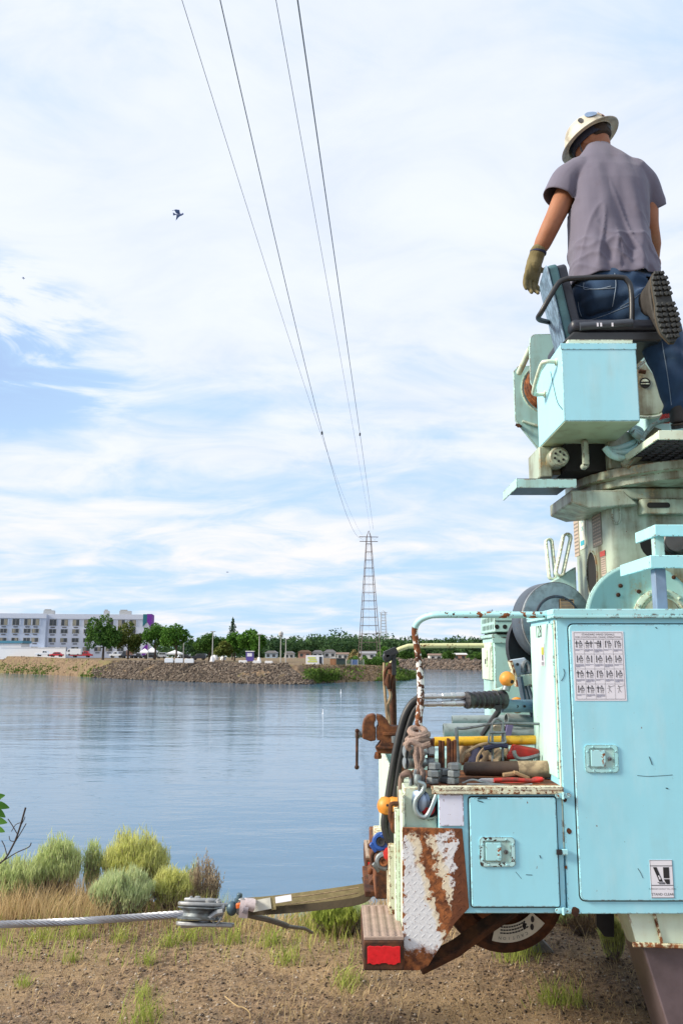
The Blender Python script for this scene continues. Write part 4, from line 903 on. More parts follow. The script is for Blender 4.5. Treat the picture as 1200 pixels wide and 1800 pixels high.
mb.mi = 0; q = [SXZ(.33,.42), SXZ(.38,.40), SXZ(.42,.46), SXZ(.45,.46), SXZ(.43,.52), SXZ(.36,.49), SXZ(.385,.475)]; mb.poly([(p[0], p[1]-.0004, p[2]) for p in q][::-1])
T('warning_sticker', mb, (m_whitep, m_ink), d_tall)
# ---- number and small sticker on the end of the cabinet (facing the tail)
xe = .8135
mb = MB(); c = P(957, 1110, 3.56); text_into(mb, '128', (xe, 3.56, c.z-.025), (0,-1,0), (0,0,1), .052); T('number', mb, m_ink, cab)
mb = MB(); z0 = P(965, 1171, 3.5).z; mb.box(xe-.001, 3.465, z0, xe, 3.535, z0+.09); mb.mi = 1; mb.box(xe-.002, 3.475, z0+.045, xe-.0011, 3.515, z0+.075); mb.mi = 2; mb.box(xe-.002, 3.49, z0+.022, xe-.0011, 3.505, z0+.044); text_into(mb, 'STOP', (xe-.002, 3.5, z0+.004), (0,-1,0), (0,0,1), .009) if False else None
for q in range(3): mb.box(xe-.002, 3.478, z0+.004+.005*q, xe-.0011, 3.522, z0+.006+.005*q)
T('small_sticker', mb, (m_whitep, simple('yellow_green_print', (.50,.50,.05), .5), m_ink), cab)
mb = MB(); rr = P(990, 1392, YF).x
# rust scabs on the seam post
def scab(px, py, r, mat=m_rustdark):
    c = S(px, py); n = 9; pts = [(c.x+r*(.7+.6*random.random())*math.cos(6.28*k/n), YF-.0012, c.z+r*(.7+.6*random.random())*1.1*math.sin(6.28*k/n)) for k in range(n)]
    m = MB(); m.prism(pts, (0, .001, 0)); o = T('rust_scab', m, mat, cab)
for px, py, r in ((993, 1407, .007), (1000, 1461, .009), (1010, 1603, .018), (994, 1525, .006)): scab(px, py, r)
# old scratches through the enamel
m_scr = simple('bare_scratch', (.03, .07, .09), .7)
for l, r_, par in ((((990,1176),(992,1183),(990,1191),(986,1197)), .0014, cab), (((1139,1330),(1142,1338),(1144,1344)), .0018, d_tall), (((1118,1363),(1140,1364.5),(1180,1362)), .0009, d_tall), (((1119,1526),(1124,1534),(1128,1543)), .0011, d_tall), (((923,1537),(934,1537.5)), .0011, d_low), (((905,1532),(915,1544)), .0008, d_low), (((947,1503),(949,1508)), .0018, d_low), (((838,1404),(845,1402.5),(855,1403)), .0026, d_low), (((838,1407),(848,1410)), .0018, d_low), (((1168,1385),(1172,1386)), .002, d_tall), (((1150,1103),(1153,1105)), .002, d_tall)):
    mb = MB(); yy = (YF-.0092 if par is not cab else YF-.0002); mb.tube([Vector((q.x, yy, q.z)) for q in (curve([S(*c_) for c_ in l], 4) if len(l) > 2 else [S(*c_) for c_ in l])], r_, 5); T('scratch', mb, m_scr, par)
# ---- diamond plate wing: polygon in the side plane, rusted in bands, raised treads as real lugs
m_dia, nt, b = newmat('rusted_diamond_plate'); ge = N(nt, 'ShaderNodeTexCoord').outputs['Object']; sp = N(nt, 'ShaderNodeSeparateXYZ', {0: VM(nt, 'ADD', ge, (1.8, 4.3, 0))})
nz = NOISE(nt, ge, 16, 5, .65); nz2 = NOISE(nt, ge, 48, 4, .6); nz3 = NOISE(nt, ge, 6, 3)
pa, pb = S(707, 1455), S(822, 1706); u = M(nt, 'DIVIDE', M(nt, 'SUBTRACT', sp.outputs[0], pa.x), pb.x-pa.x); v = M(nt, 'DIVIDE', M(nt, 'SUBTRACT', pa.z, sp.outputs[2]), pa.z-pb.z)
wob = M(nt, 'MULTIPLY', M(nt, 'SUBTRACT', nz, .5), .42); wob2 = M(nt, 'MULTIPLY', M(nt, 'SUBTRACT', nz2, .5), .30)
uu = M(nt, 'ADD', M(nt, 'ADD', u, wob), wob2)
band1 = SS(nt, M(nt, 'SUBTRACT', uu, M(nt, 'ADD', .86, M(nt, 'MULTIPLY', v, -.16))), -.02, .02)           # right edge
cen = M(nt, 'ADD', .26, M(nt, 'MULTIPLY', v, .66)); band2 = SS(nt, M(nt, 'ABSOLUTE', M(nt, 'SUBTRACT', uu, cen)), M(nt, 'ADD', .09, M(nt, 'MULTIPLY', v, .09)), M(nt, 'ADD', .05, M(nt, 'MULTIPLY', v, .09)))
edgeL = SS(nt, uu, .02, -.02); low = SS(nt, M(nt, 'ADD', v, M(nt, 'MULTIPLY', wob2, .8)), .83, .89); topb = SS(nt, M(nt, 'ADD', v, wob2), .06, .03); nearband = SS(nt, M(nt, 'ABSOLUTE', M(nt, 'SUBTRACT', M(nt, 'ADD', u, wob), cen)), .34, .1)
spk = SS(nt, nz2, .635, .655); spk2 = M(nt, 'MULTIPLY', SS(nt, nz2, .51, .54), SS(nt, v, .42, .12)); spk2 = M(nt, 'MULTIPLY', spk2, SS(nt, NOISE(nt, ge, 11, 3), .48, .56))
mask = M(nt, 'MAXIMUM', M(nt, 'MAXIMUM', band1, band2), M(nt, 'MAXIMUM', M(nt, 'MAXIMUM', edgeL, low), M(nt, 'MAXIMUM', M(nt, 'MAXIMUM', topb, spk), spk2)))
pc = MIX(nt, SS(nt, M(nt, 'ADD', M(nt, 'MULTIPLY', nearband, .8), nz3), .72, 1.15), (.66, .68, .71), (.67, .60, .46))
rp = MIX(nt, SS(nt, NOISE(nt, ge, 38, 6, .7), .34, .66), (.085, .028, .012), (.36, .125, .038)); rp = MIX(nt, band1, rp, MIX(nt, nz2, (.05, .018, .01), (.19, .06, .02)))
L(nt, MIX(nt, mask, pc, rp), b.inputs['Base Color']); L(nt, SS(nt, mask, 0, 1, .45, .9), b.inputs['Roughness'])
L(nt, N(nt, 'ShaderNodeBump', {'Strength': .6, 'Distance': .002, 'Height': M(nt, 'SUBTRACT', nz2, mask)}).outputs[0], b.inputs['Normal'])
wing_px = [(707, 1455), (707, 1706), (736, 1706), (752, 1698), (800, 1622), (824, 1596), (820, 1545), (812, 1457)]
mb = MB(); mb.prism([S(*q) - Vector((0, .004, 0)) for q in wing_px], (0, .012, 0)); wing_o = T('tailboard_wing', mb, m_dia, bev=.0015)
lug = MB(); poly2 = [(S(*q).x, S(*q).z) for q in wing_px]
def inside(x, z, P2):
    c = False; n = len(P2)
    for i in range(n):
        (x0, z0), (x1, z1) = P2[i], P2[i-1]
        if (z0 > z) != (z1 > z) and x < (x1-x0)*(z-z0)/(z1-z0)+x0: c = not c
    return c
for i in range(-2, 14):
    for j in range(-2, 60):
        x = .226 + i*.027 + (.0135 if j % 2 else 0); z = .55 + j*.0150
        if not all(inside(x+dx, z+dz, poly2) for dx in (-.009, .009) for dz in (-.009, .009)): continue
        a = R(42 if j % 2 else -42); ca, sa = math.cos(a), math.sin(a); l_, wd = .0115, .0030
        d = Vector((ca, 0, sa)); n = Vector((-sa, 0, ca)); c = Vector((x, YF-.004, z)); lug.add([c-d*l_, c-n*wd, c+d*l_, c+n*wd, c-d*l_*.5+Vector((0,-.0009,0)), c+d*l_*.5+Vector((0,-.0009,0))], [(0,1,4),(1,2,5),(1,5,4),(2,3,5),(3,0,4),(3,4,5)])
o = T('raised_tread', lug, m_dia, wing_o); o['kind'] = 'stuff'
# ---- recessed tail light in the corner
c = S(755, 1421, YF+.05); mb = MB(); mb.ring([(c.x+.040*math.cos(k*R(15)), YF+.046, c.z+.046*math.sin(k*R(15))) for k in range(24)], [(c.x+.034*math.cos(k*R(15)), YF+.044, c.z+.040*math.sin(k*R(15))) for k in range(24)], (0, .004, 0)); tl = T('light_socket', mb, m_cream)
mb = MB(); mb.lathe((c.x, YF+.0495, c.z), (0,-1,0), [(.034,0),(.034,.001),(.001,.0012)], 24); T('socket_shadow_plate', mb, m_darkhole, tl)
mb = MB(); mb.lathe((c.x-.006, YF+.048, c.z), (0,-1,0), [(.027,0),(.025,.005),(.012,.008),(.001,.009)], 20); T('tail_light_lens', mb, m_reflect, tl)
# ---- tailboard (rear wall), bumper beam, steps
mb = MB(); mb.box(.224, YF+.02, .57, .236, 5.30, ZT-.03); T('tailboard', mb, m_cream, bev=.003)
mb = MB(); mb.box(.205, 3.44, .50, .2235, 3.50, ZT-.10); T('tail_post', mb, m_cream, bev=.003)
mb = MB(); mb.box(.14, 3.75, .66, .222, 4.55, .80); T('rear_cross_beam', mb, m_rust, bev=.006)
m_step = simple('worn_step_tread', (.30, .225, .185), .7, var=.3, scale=25, bump=.4)
def step(y0, y1, x0, z1, z0):
    m = MB(); m.box(x0, y0, z0, .2225, y1, z1-.012); st = T('step', m, m_rustdark, bev=.006)
    m = MB(); m.box(x0+.002, y0+.004, z1-.0118, .2224, y1-.004, z1); T('tread', m, m_step, st, bev=.002)
    m = MB(); n = int((y1-y0-.02)/.017); nx_ = 9
    for j in range(n):
        for i in range(nx_):
            xa = x0+.008+(.2224-x0-.016)*i/nx_; xb_ = x0+.008+(.2224-x0-.016)*(i+1)/nx_; y = y0+.012+.017*j; s = .0035 if i % 2 else -.0035
            m.add([(xa, y-s, z1+.0002), (xb_, y+s, z1+.0002), (xb_, y+s+.007, z1+.0002), (xa, y-s+.007, z1+.0002), ((xa+xb_)/2, y+.0035, z1+.0042)], [(0,1,4),(1,2,4),(2,3,4),(3,0,4)])
    o = T('tread_ridges', m, m_step, st); o['kind'] = 'stuff'
    n = 14; m = MB(); up_, dn = [], []
    for k in range(n+1):
        x = x0+.014+(.2224-x0-.028)*k/n; up_.append((x, y0-.003, z1-.030+random.uniform(-.002,.002))); dn.append((x, y0-.003, z0+.024+random.uniform(-.004,.004)))
    m.prism(dn+up_[::-1], (0, .0032, 0)); T('reflector', m, m_reflect, st, bev=.001); return st
step(3.25, 3.66, .078, .665, .553); step(4.80, 5.22, .128, .60, .49)
# pintle bracket: rusty plates with bolts, and a drop plate
mb = MB(); mb.box(.15, 4.05, .64, .2235, 4.25, .86); T('pintle_block', mb, m_rustlip, bev=.006)
mb = MB(); mb.prism([(.12, 4.0, .66), (.2, 4.0, .60), (.2, 4.0, .66), (.15, 4.0, .70)], (0, .3, 0)); mb.box(.10, 3.9, .63, .2235, 4.35, .655); T('drawbar_plate', mb, m_rustdark, bev=.004)
for k in range(4): mb = MB(); mb.lathe((.15+.05*(k % 2)-.02, 4.05, .70+.11*(k//2)), (0,-1,0), [(.014,0),(.014,.01),(.008,.014)], 6); T('bolt', mb, m_rust)
mb = MB(); mb.box(.185, 3.52, .60, .2235, 3.70, .92); T('bracket_plate', mb, m_rustlip, bev=.004)
# ---- bed, far bins
mb = MB(); mb.box(.24, 3.745, .80, 3.3, 4.84, .86); T('bed_floor', mb, m_wood)
mb = MB(); mb.box(.238, 4.86, .70, .862, 5.30, 1.13); T('side_bin', mb, m_worn, bev=.004)
YQ = 4.9; fx0 = .866; zt = P(880, 1121, YQ).z; zb_ = .72
mb = MB(); mb.box(fx0, YQ, zb_, 3.3, 5.30, zt); far_cab = T('tall_cabinet', mb, m_cream2 if False else m_worn, bev=.004)
mb = MB(); mb.box(fx0-.012, YQ-.012, zt+.0005, 3.3, 5.315, zt+.02); mb.box(fx0-.01, YQ-.012, zt-.03, 3.3, YQ-.0005, zt); T('cabinet_roof', mb, m_worn, bev=.002)
mb = MB(); zd0, zd1 = P(855, 1195, 5.1).z, P(855, 1130, 5.1).z; mb.box(fx0-.012, 4.94, zd0, fx0-.0005, 5.27, zd1); fd = T('cabinet_door', mb, m_cream, bev=.003)
mb = MB(); mb.box(fx0-.02, 5.06, zd0+.08, fx0-.0125, 5.12, zd0+.17); mb.mi = 1; mb.box(fx0-.022, 5.075, zd0+.09, fx0-.0202, 5.105, zd0+.12); T('handle', mb, (m_cream, m_darkhole), fd, bev=.002)
# louvred heat shield box on the far cabinet
z0, z1 = P(880, 1111, YQ-.05).z, P(880, 1074, YQ-.05).z; mb = MB(); mb.box(fx0-.005, YQ-.06, z0, 1.6, 5.32, z1); vb = T('vent_box', mb, m_worn, bev=.004)
mb = MB(); mb.box(fx0+.01, YQ-.03, zt+.021, 1.5, 5.28, z0-.0005); T('riser', mb, m_darkhole, vb)
mb = MB(); zm = z0+(z1-z0)*.52; mb.box(fx0-.002, YQ-.064, zm-.002, 1.6, YQ-.0605, zm+.002); T('fold', mb, m_darkhole, vb)
for k in range(4): c = P(873+14*k, 1102, YQ-.06); mb = MB(); mb.lathe((c.x, YQ-.0605, c.z), (0,-1,0), [(.013,0),(.013,.0008)], 14); T('hole', mb, m_darkhole, vb)
for r_ in range(3):
    for k in range(8): mb = MB(); y = 4.89+.05*k; z = z0+.022+.042*r_; mb.obox((fx0-.0065, y, z+.008), (.001,0,0), (0,.005,.003), (0,-.004,.012)); T('louvre_slot', mb, m_darkhole, vb)
# ---- grab rails
pts = curve([P(*q) for q in ((735,1296,3.5),(736,1262,3.5),(739,1228,3.5),(738,1185,3.5),(733,1140,3.49),(728.5,1110,3.48),(735,1093,3.46),(752,1083.5,3.44),(775,1081,3.42),(850,1081,3.4),(985,1081,3.385))], 8)
n1_ = int(len(pts)*.60)
r_ = PXL(5.7, 750, 1100, 3.45)
mb = MB(); mb.tube(pts[:25], r_*1.12, 12); T('grab_rail', mb, m_railrust); mb = MB(); mb.tube(pts[24:44], r_, 12); T('grab_rail', mb, m_railrust2 if False else m_railrust); mb = MB(); mb.tube(pts[43:], r_, 12); T('grab_rail', mb, m_rail)
c = P(975, 1081, 3.385); mb = MB(); mb.box(c.x, 3.36, c.z-.02, c.x+.02, 3.41, c.z+.02); T('rail_flange', mb, m_rustlip, bev=.003)
m_farrail = paint('yellowed_rail_enamel', (.62,.64,.36), chips=1.6, edge=0, dirt=.4, rust=.35)
pts = curve([P(*q) for q in ((691,1290,4.95),(690,1230,4.95),(688,1170,4.95),(693,1148,4.95),(712,1138,4.95),(735,1135.5,4.95),(850,1135,4.95))], 8)
mb = MB(); mb.tube(pts[:18], .021, 10); T('grab_rail', mb, m_rustdark); mb = MB(); mb.tube(pts[17:], PXL(4.2, 750, 1135, 4.95), 10); T('grab_rail', mb, m_farrail)
# pulley head, shackle and rope hanging at the far rail
c = P(681, 1155, 4.85); mb = MB(); mb.lathe(c+Vector((0,-.03,0)), (0,1,0), [(.012,0),(.026,.004),(.022,.015),(.026,.026),(.03,.05)], 18); mb.obox(c+Vector((.018,0,.025)), (.034,0,.014), (0,.03,0), (-.008,0,.018)); mb.obox(c+Vector((.035,.0,-.03)), (.012,0,0), (0,.02,0), (0,0,.07)); T('rope_pulley', mb, m_black, bev=.003)
mb = MB(); mb.tube(curve([P(*q, 4.86) for q in ((677,1205),(676,1185),(681,1174),(688,1176),(690,1190),(686,1215))], 5), .009, 8); mb.tube(PP([(683,1185),(681,1198),(683,1212)], 4.84), [.010,.017,.008], 8); T('snap_hook', mb, m_rustdark)
mb = MB()
for k, ln in enumerate((((675,1165),(675,1195),(677,1225),(680,1262),(679,1272)), ((684,1212),(686,1225),(681,1240),(683,1262),(684,1271),(681,1276)), ((683,1235),(680,1240),(680,1255)))): mb.tube(curve(PP(ln, 4.88), 5), [.008,.009,.011][k], 8)
T('hanging_rope', mb, m_canvas)
# ---- bench vise on the rear corner
yv = 4.02; VP = lambda l, y=yv: [P(px, py, y) for px, py in l]
mb = MB(); mb.prism(VP([(637,1278),(640,1266),(646,1259),(655,1256),(660.5,1257),(660.5,1267),(658,1270),(658,1276),(660.5,1280),(660.5,1302),(652,1304),(637,1299)]), (0,.10,0)); vise = T('bench_vise', mb, m_vise, bev=.006)
mb = MB(); mb.prism(VP([(662.5,1257),(672,1258.5),(680,1266),(686,1277),(727,1279),(722,1322),(700,1326),(664,1325),(660,1317),(669,1305),(669,1302),(662.5,1302),(662.5,1280),(665,1276),(665,1270),(662.5,1267)]), (0,.10,0)); T('fixed_jaw', mb, m_vise, vise, bev=.006)
mb = MB(); mb.prism(VP([(672,1288),(722,1288),(722,1293),(672,1293)], yv-.006), (0,.005,0)); mb.prism(VP([(660,1313),(715,1313),(715,1317),(660,1317)], yv-.009), (0,.008,0)); T('slide_rib', mb, m_vise, vise, bev=.002)
mb = MB(); a = P(625, 1291, yv+.05); mb.cyl(a, P(642, 1291, yv+.05), .015, 12); mb.lathe(a-Vector((.004,0,0)), (1,0,0), [(.012,0),(.019,.004),(.019,.02),(.014,.024)], 12); T('screw', mb, m_galvd, vise)
mb = MB(); mb.tube([P(627.5,1286,yv+.02), P(627,1348,yv+.02)], .0065, 8); mb.ball(P(627,1349,yv+.02), .011, 10); mb.ball(P(627.5,1285,yv+.02), .010, 10); T('handle', mb, m_rustdark, vise)
mb = MB(); mb.lathe(P(693,1306,yv-.004), (0,0,1), [(.014,0),(.014,.028),(.010,.03)], 6); T('bolt', mb, m_galvd, vise); mb = MB(); mb.lathe(P(664,1334,yv+.04), (0,0,1), [(.016,0),(.018,.01),(.012,.03)], 8); T('bolt', mb, m_rust, vise)
mb = MB(); q = P(700, 1327, yv); mb.box(q.x-.02, yv-.02, ZT-.08, q.x+.10, yv+.14, q.z-.001); T('vise_mount', mb, m_rust, bev=.005)
# ---- rear wheel of rusty steel hanging under the bin, drag link, flaps and outrigger
cw_ = P(886, 1562, 4.0); cw_.y = 4.0; r0 = PXL(112, 890, 1640, 4.0)
mb = MB(); mb.lathe(cw_, (0,1,0), [(r0*.35,.05),(r0*.62,.05),(r0*.66,.018),(r0*.86,.0),(r0*.97,.012),(r0,.05),(r0,.20),(r0*.9,.24)], 48); spare = T('rusty_wheel', mb, m_rustdark)
mb = MB(); mb.lathe(cw_, (0,1,0), [(r0*.30,.02),(r0*.33,.045),(r0*.60,.047)], 40); T('wheel_disc', mb, m_rust, spare)
# CAUTION sticker: arc segment printed on the wheel
mb = MB(); yy = 4.0+.014; A0, A1 = R(-106), R(-40); ra, rb = r0*.54, r0*.80; n = 14; cS = P(893, 1585, 4.0)
yS = 4.0-.006
arc = [(cw_.x+rb*math.cos(A0+(A1-A0)*k/n), yS, cw_.z+rb*math.sin(A0+(A1-A0)*k/n)) for k in range(n+1)] + [(cw_.x+ra*math.cos(A1+(A0-A1)*k/n), yS, cw_.z+ra*math.sin(A1+(A0-A1)*k/n)) for k in range(n+1)]
mb.prism(arc, (0,.004,0)); mb.mi = 1
for q in range(3):
    r1 = r0*(.56+.045*q)
    for k in range(10):
        a0, a1 = A0+R(8)+(A1-A0)*.62*k/10, A0+R(8)+(A1-A0)*.62*(k+.85)/10; mb.poly([(cw_.x+r*math.cos(a), yS-.001, cw_.z+r*math.sin(a)) for r, a in ((r1,a0),(r1,a1),(r1+r0*.022,a1),(r1+r0*.022,a0))])
for k, (a, r1) in enumerate(((R(-62), .62), (R(-54), .70), (R(-47), .62))):
    c_ = Vector((cw_.x+r0*r1*math.cos(a), yS-.001, cw_.z+r0*r1*math.sin(a))); mb.poly([c_+Vector((.014*math.cos(6.28*j/8)*.6, 0, .014*math.sin(6.28*j/8))) for j in range(8)])
for k, ch_ in enumerate('CAUTION'):
    a = A0+R(42)-R(5.6)*k; t_ = Vector((-math.sin(a), 0, math.cos(a))); text_into(mb, ch_, Vector((cw_.x+r0*.715*math.cos(a), yS-.001, cw_.z+r0*.715*math.sin(a))), tuple(-t_), (math.cos(a), 0, math.sin(a)), .013)
T('caution_sticker', mb, (simple('aged_sticker', (.66,.63,.54), .6, var=.25), m_ink), spare)
mb = MB(); mb.tube([P(738,1700,3.55), P(800,1668,3.6), P(850,1632,3.62), P(905,1598,3.66)], [.034,.036,.034,.03], 4, up=(0,1,0)); T('rusty_drag_beam', mb, m_rustdark, bev=.004)
mb = MB(); mb.box(.30, 4.4, .66, .9, 4.8, .735); T('under_frame', mb, m_rustdark, bev=.004)
a = P(1047, 1600, 3.95); mb = MB(); mb.prism([P(1047,1590,3.95), P(1048,1628,3.95), P(1062,1647,3.95), P(1079,1648,3.95), P(1079,1590,3.95)], (0,.02,0)); T('mud_flap', mb, m_black)
# outrigger: housing with a welded seam and the dark inner leg
hp_ = [(1083,1600),(1101,1656),(1116,1666),(1330,1672),(1330,1600)]
mb = MB(); mb.prism([P(px, py, 3.34) for px, py in ((1101,1600),(1121,1665),(1330,1672),(1330,1600))], (0,.02,0)); house_o = T('outrigger_housing', mb, m_cream, bev=.003)
mb = MB(); mb.add([P(1101,1602,3.34),P(1121,1666,3.34),P(1101,1652,3.62),P(1083,1602,3.62)]+[P(1103,1602,3.34),P(1123,1666,3.34),P(1103,1652,3.62),P(1085,1602,3.62)], [(0,1,2,3),(7,6,5,4),(0,4,5,1),(1,5,6,2),(2,6,7,3),(3,7,4,0)]); T('housing_side', mb, m_cream, house_o)
mb = MB(); mb.tube(PP([(1149,1606),(1164,1662)], 3.335), .006, 6); mb.tube(PP([(1112,1661),(1330,1669)], 3.33), .009, 6); T('weld_bead', mb, m_rustlip, house_o)
mb = MB(); mb.prism([P(1095,1640,3.70), P(1125,1652,3.37), P(1330,1660,3.37), P(1330,1660,3.70)], (0.25, -.02, -.92)); T('outrigger_leg', mb, simple('dark_purple_steel', (.10,.075,.085), .38, var=.5, scale=9, bump=.2, spec=.6), house_o, bev=.006)
mb = MB(); q = P(1125, 1652, 3.37); mb.lathe((q.x+.75, 3.53, -.03), (0,0,1), [(.28,0),(.28,.04),(.06,.05),(.05,.12)], 20); T('outrigger_foot', mb, m_rustdark, house_o)
# wheels, frame and front of the truck beyond the frame, plainly built
for xw in (2.7, 6.2):
    for yw in (3.42, 4.95):
        mb = MB(); mb.lathe((xw, yw, .5), (0,1,0), [(.2,.06),(.3,.02),(.48,0),(.5,.03),(.5,.22),(.48,.25),(.2,.2)], 32); T('wheel', mb, m_rubber)
mb = MB(); mb.box(.5, 3.9, .58, 7.2, 4.05, .74); mb.box(.5, 4.55, .58, 7.2, 4.7, .74); T('chassis_rail', mb, m_rustdark)
mb = MB(); mb.box(3.32, 3.3, ZB, 4.6, 5.3, 1.3); T('side_bin', mb, m_panel, bev=.01); mb = MB(); mb.prism([(4.9, 3.4, .7), (7.3, 3.4, .7), (7.3, 3.4, 1.5), (6.2, 3.4, 1.65), (5.9, 3.4, 2.4), (4.9, 3.4, 2.4)], (0, 1.8, 0)); T('driver_cab', mb, m_panel, bev=.05)
# ================================================================== TURRET, WINCH AND SEAT OF THE TRUCK
def arcpts(c, u, v, r, a0, a1, n): return [Vector(c)+Vector(u)*r*math.cos(R(a0+(a1-a0)*k/n))+Vector(v)*r*math.sin(R(a0+(a1-a0)*k/n)) for k in range(n+1)]
# pedestal: rounded square column
def rsq(x0, y0, x1, y1, r, z, n=5): return [Vector((x, y, z)) for x, y in rrect(x0, y0, x1, y1, r, n)]
px0, px1, py0, py1 = 1.285, 2.25, 4.08, 4.68; zc0, zc1 = .9, 2.40
mb = MB(); mb.prism(rsq(px0, py0, px1, py1, .05, zc0), (0,0,zc1-zc0)); ped = T('pedestal', mb, m_grimy)
mb = MB(); mb.prism(rsq(px0+.03, py0-.03, px1+.05, py1+.02, .09, zc1+.001), (0,0,.055)); mb.prism(rsq(px0+.15, py0-.05, px1+.05, py1, .03, zc1-.075), (0,0,.0755)); T('pedestal_flange', mb, m_grimy, ped, bev=.005)
# holes and pressed slots
def ellipse_disc(name, c, u, v, ru, rv, nrm, par, mat=m_darkhole, d=.002):
    m = MB(); m.prism([Vector(c)+Vector(u)*ru*math.cos(k*R(15))+Vector(v)*rv*math.sin(k*R(15)) for k in range(24)], Vector(nrm)*d); return T(name, m, mat, par)
c = P(1037, 1010, 4.36); c.x = px0-.001; c.y = 4.37; ellipse_disc('access_hole', (px0-.0005, 4.36, c.z), (0,1,0), (0,0,1), .085, .115, (-1,0,0), ped)
mb = MB(); mb.ring([Vector((px0-.0005, 4.36+.094*math.cos(k*R(15)), c.z+.124*math.sin(k*R(15)))) for k in range(24)], [Vector((px0-.0005, 4.36+.085*math.cos(k*R(15)), c.z+.115*math.sin(k*R(15)))) for k in range(24)], (-.006,0,0)); T('hole_rim', mb, m_grimy, ped)
c = P(1160, 955, py0); ellipse_disc('access_hole', (c.x, py0-.0005, c.z), (1,0,0), (0,0,1), .098, .085, (0,-1,0), ped); mb = MB(); mb.cyl((c.x+.04, py0-.10, c.z), (c.x+.12, py0+.05, c.z-.01), .05, 18); mb.lathe((c.x+.05, py0-.03, c.z), (0,-1,0), [(.055,0),(.06,.02),(.05,.03)], 18); T('hose_gland', mb, m_black, ped)
c = P(1157, 888, py0-.05); mb = MB(); mb.prism([(x, py0-.052, z) for x, z in rrect(c.x-.055, c.z-.013, c.x+.055, c.z+.013, .012)], (0,.004,0)); T('slot', mb, m_darkhole, ped)
c = P(1082, 905, py0); mb = MB(); mb.tube(curve([(c.x-.018, py0-.004, c.z+.05), (c.x-.018, py0-.004, c.z-.02), (c.x, py0-.004, c.z-.045), (c.x+.018, py0-.004, c.z-.02), (c.x+.018, py0-.004, c.z+.05)], 4), .005, 6); T('pressed_loop', mb, m_grimy, ped)
# placards on the tail-facing side of the pedestal
m_plac = simple('faded_placard', (.42,.34,.28), .7, var=.25, scale=30); m_plac2 = simple('dark_placard', (.20,.18,.16), .7, var=.3, scale=40); m_placw = simple('white_placard', (.62,.62,.55), .7, var=.15); m_cyan = simple('cyan_print', (.05,.36,.46), .6); m_redp = simple('red_print', (.42,.06,.05), .6)
def placard(y0, y1, pza, pzb, mat, lines, lm):
    z1 = P(1030, pza, (y0+y1)/2).z; z0 = P(1030, pzb, (y0+y1)/2).z; m = MB(); m.box(px0-.003, y0, z0, px0-.0005, y1, z1); m.mi = 1; m2 = z1-z0
    for k in range(lines):
        zz = z1-m2*(k+1)/(lines+1); 
        for q in range(4):
            ya = y0+(y1-y0)*(.08+.22*q); m.box(px0-.0038, ya, zz-m2*.18/lines, px0-.0031, ya+(y1-y0)*.17, zz+m2*.18/lines)
    T('placard', m, (mat, lm), ped); return z0, z1
placard(4.575, 4.665, 915, 978, m_plac, 9, m_plac2); z0, z1 = placard(4.45, 4.555, 905, 965, m_placw, 0, m_cyan)
mb = MB(); yk2 = px0-.0036
for s_, zz, mt in (('ON', .80, 0), ('OK', .58, 0)): mb = MB(); text_into(mb, s_, (yk2, 4.50, z0+(z1-z0)*zz-.01), (0,-1,0), (0,0,1), .026); T('placard_print', mb, m_cyan, ped) if s_ == 'ON' else None
T('placard_print', mb, m_cyan, ped); mb = MB(); mb.box(px0-.0042, 4.47, z0+.02, px0-.0034, 4.54, z0+.045); T('placard_print', mb, m_cyan, ped)
placard(4.17, 4.32, 885, 960, m_plac2, 12, m_plac); z0, z1 = placard(4.13, 4.20, 968, 1012, m_plac, 10, m_plac2)
mb = MB(); mb.box(px0-.0052, 4.125, z1-.028, px0-.0042, 4.205, z1-.002); T('placard_heading', mb, m_redp, ped)
# slewing ring and turntable plates
tc_ = Vector((1.83, 4.40, 0))
mb = MB(); mb.lathe(tc_, (0,0,1), [(.56,2.462),(.60,2.466),(.60,2.50),(.635,2.505),(.635,2.545),(.60,2.55),(.3,2.551)], 64); T('slewing_ring', mb, m_grimy)
c = P(1060, 893, 4.25); mb = MB(); mb.prism([(1.10,4.02,2.44),(1.35,4.02,2.44),(1.42,4.02,2.37),(1.18,4.02,2.35),(1.10,4.02,2.38)], (0,.42,0)); T('turntable_bracket', mb, m_grimy, bev=.006)
# tail step: shallow open tray seen from below
sx0_, sx1_ = .838, 1.12; z0_, z1_ = 2.445, 2.492
mb = MB(); mb.box(sx0_, 3.985, z0_, sx1_, 3.9905, z1_-.0045); mb.box(sx0_-.005, 3.985, z0_, sx0_-.0005, 4.33, z1_); ts = T('tail_step', mb, m_worn, bev=.0015); mb = MB(); mb.box(sx0_+.001, 3.991, z1_-.012, sx1_, 4.36, z1_-.001); T('tread_plate', mb, m_black, ts)
# column above the ring with valves
mb = MB(); mb.box(1.30, 4.05, 2.552, 2.2, 4.7, 2.74); tur = T('turret_base', mb, m_grimy, bev=.01)
mb = MB(); mb.box(.985, 4.15, 2.53, 1.05, 4.40, 2.69); mb.box(1.055, 4.18, 2.55, 1.10, 4.38, 2.66); T('gearbox', mb, m_grimy, tur, bev=.008); mb = MB(); mb.box(1.10, 4.10, 2.552, 1.31, 4.5, 2.70); T('dark_gap_fill', mb, m_darkhole, tur)  # black block set in as the shadow gap below the seat box
c = P(982, 803, 4.08); mb = MB(); mb.lathe(c, (0,-1,0), [(.05,-.12),(.05,0),(.042,.008),(.036,.008)], 24); 
mt_ = T('hydraulic_motor', mb, m_grimy, tur)
for k in range(6): mb = MB(); a = R(60*k+20); mb.lathe(c+Vector((.024*math.cos(a), -.008, .024*math.sin(a))), (0,-1,0), [(.006,0),(.006,.004)], 8); T('bolt', mb, m_darkhole, mt_)
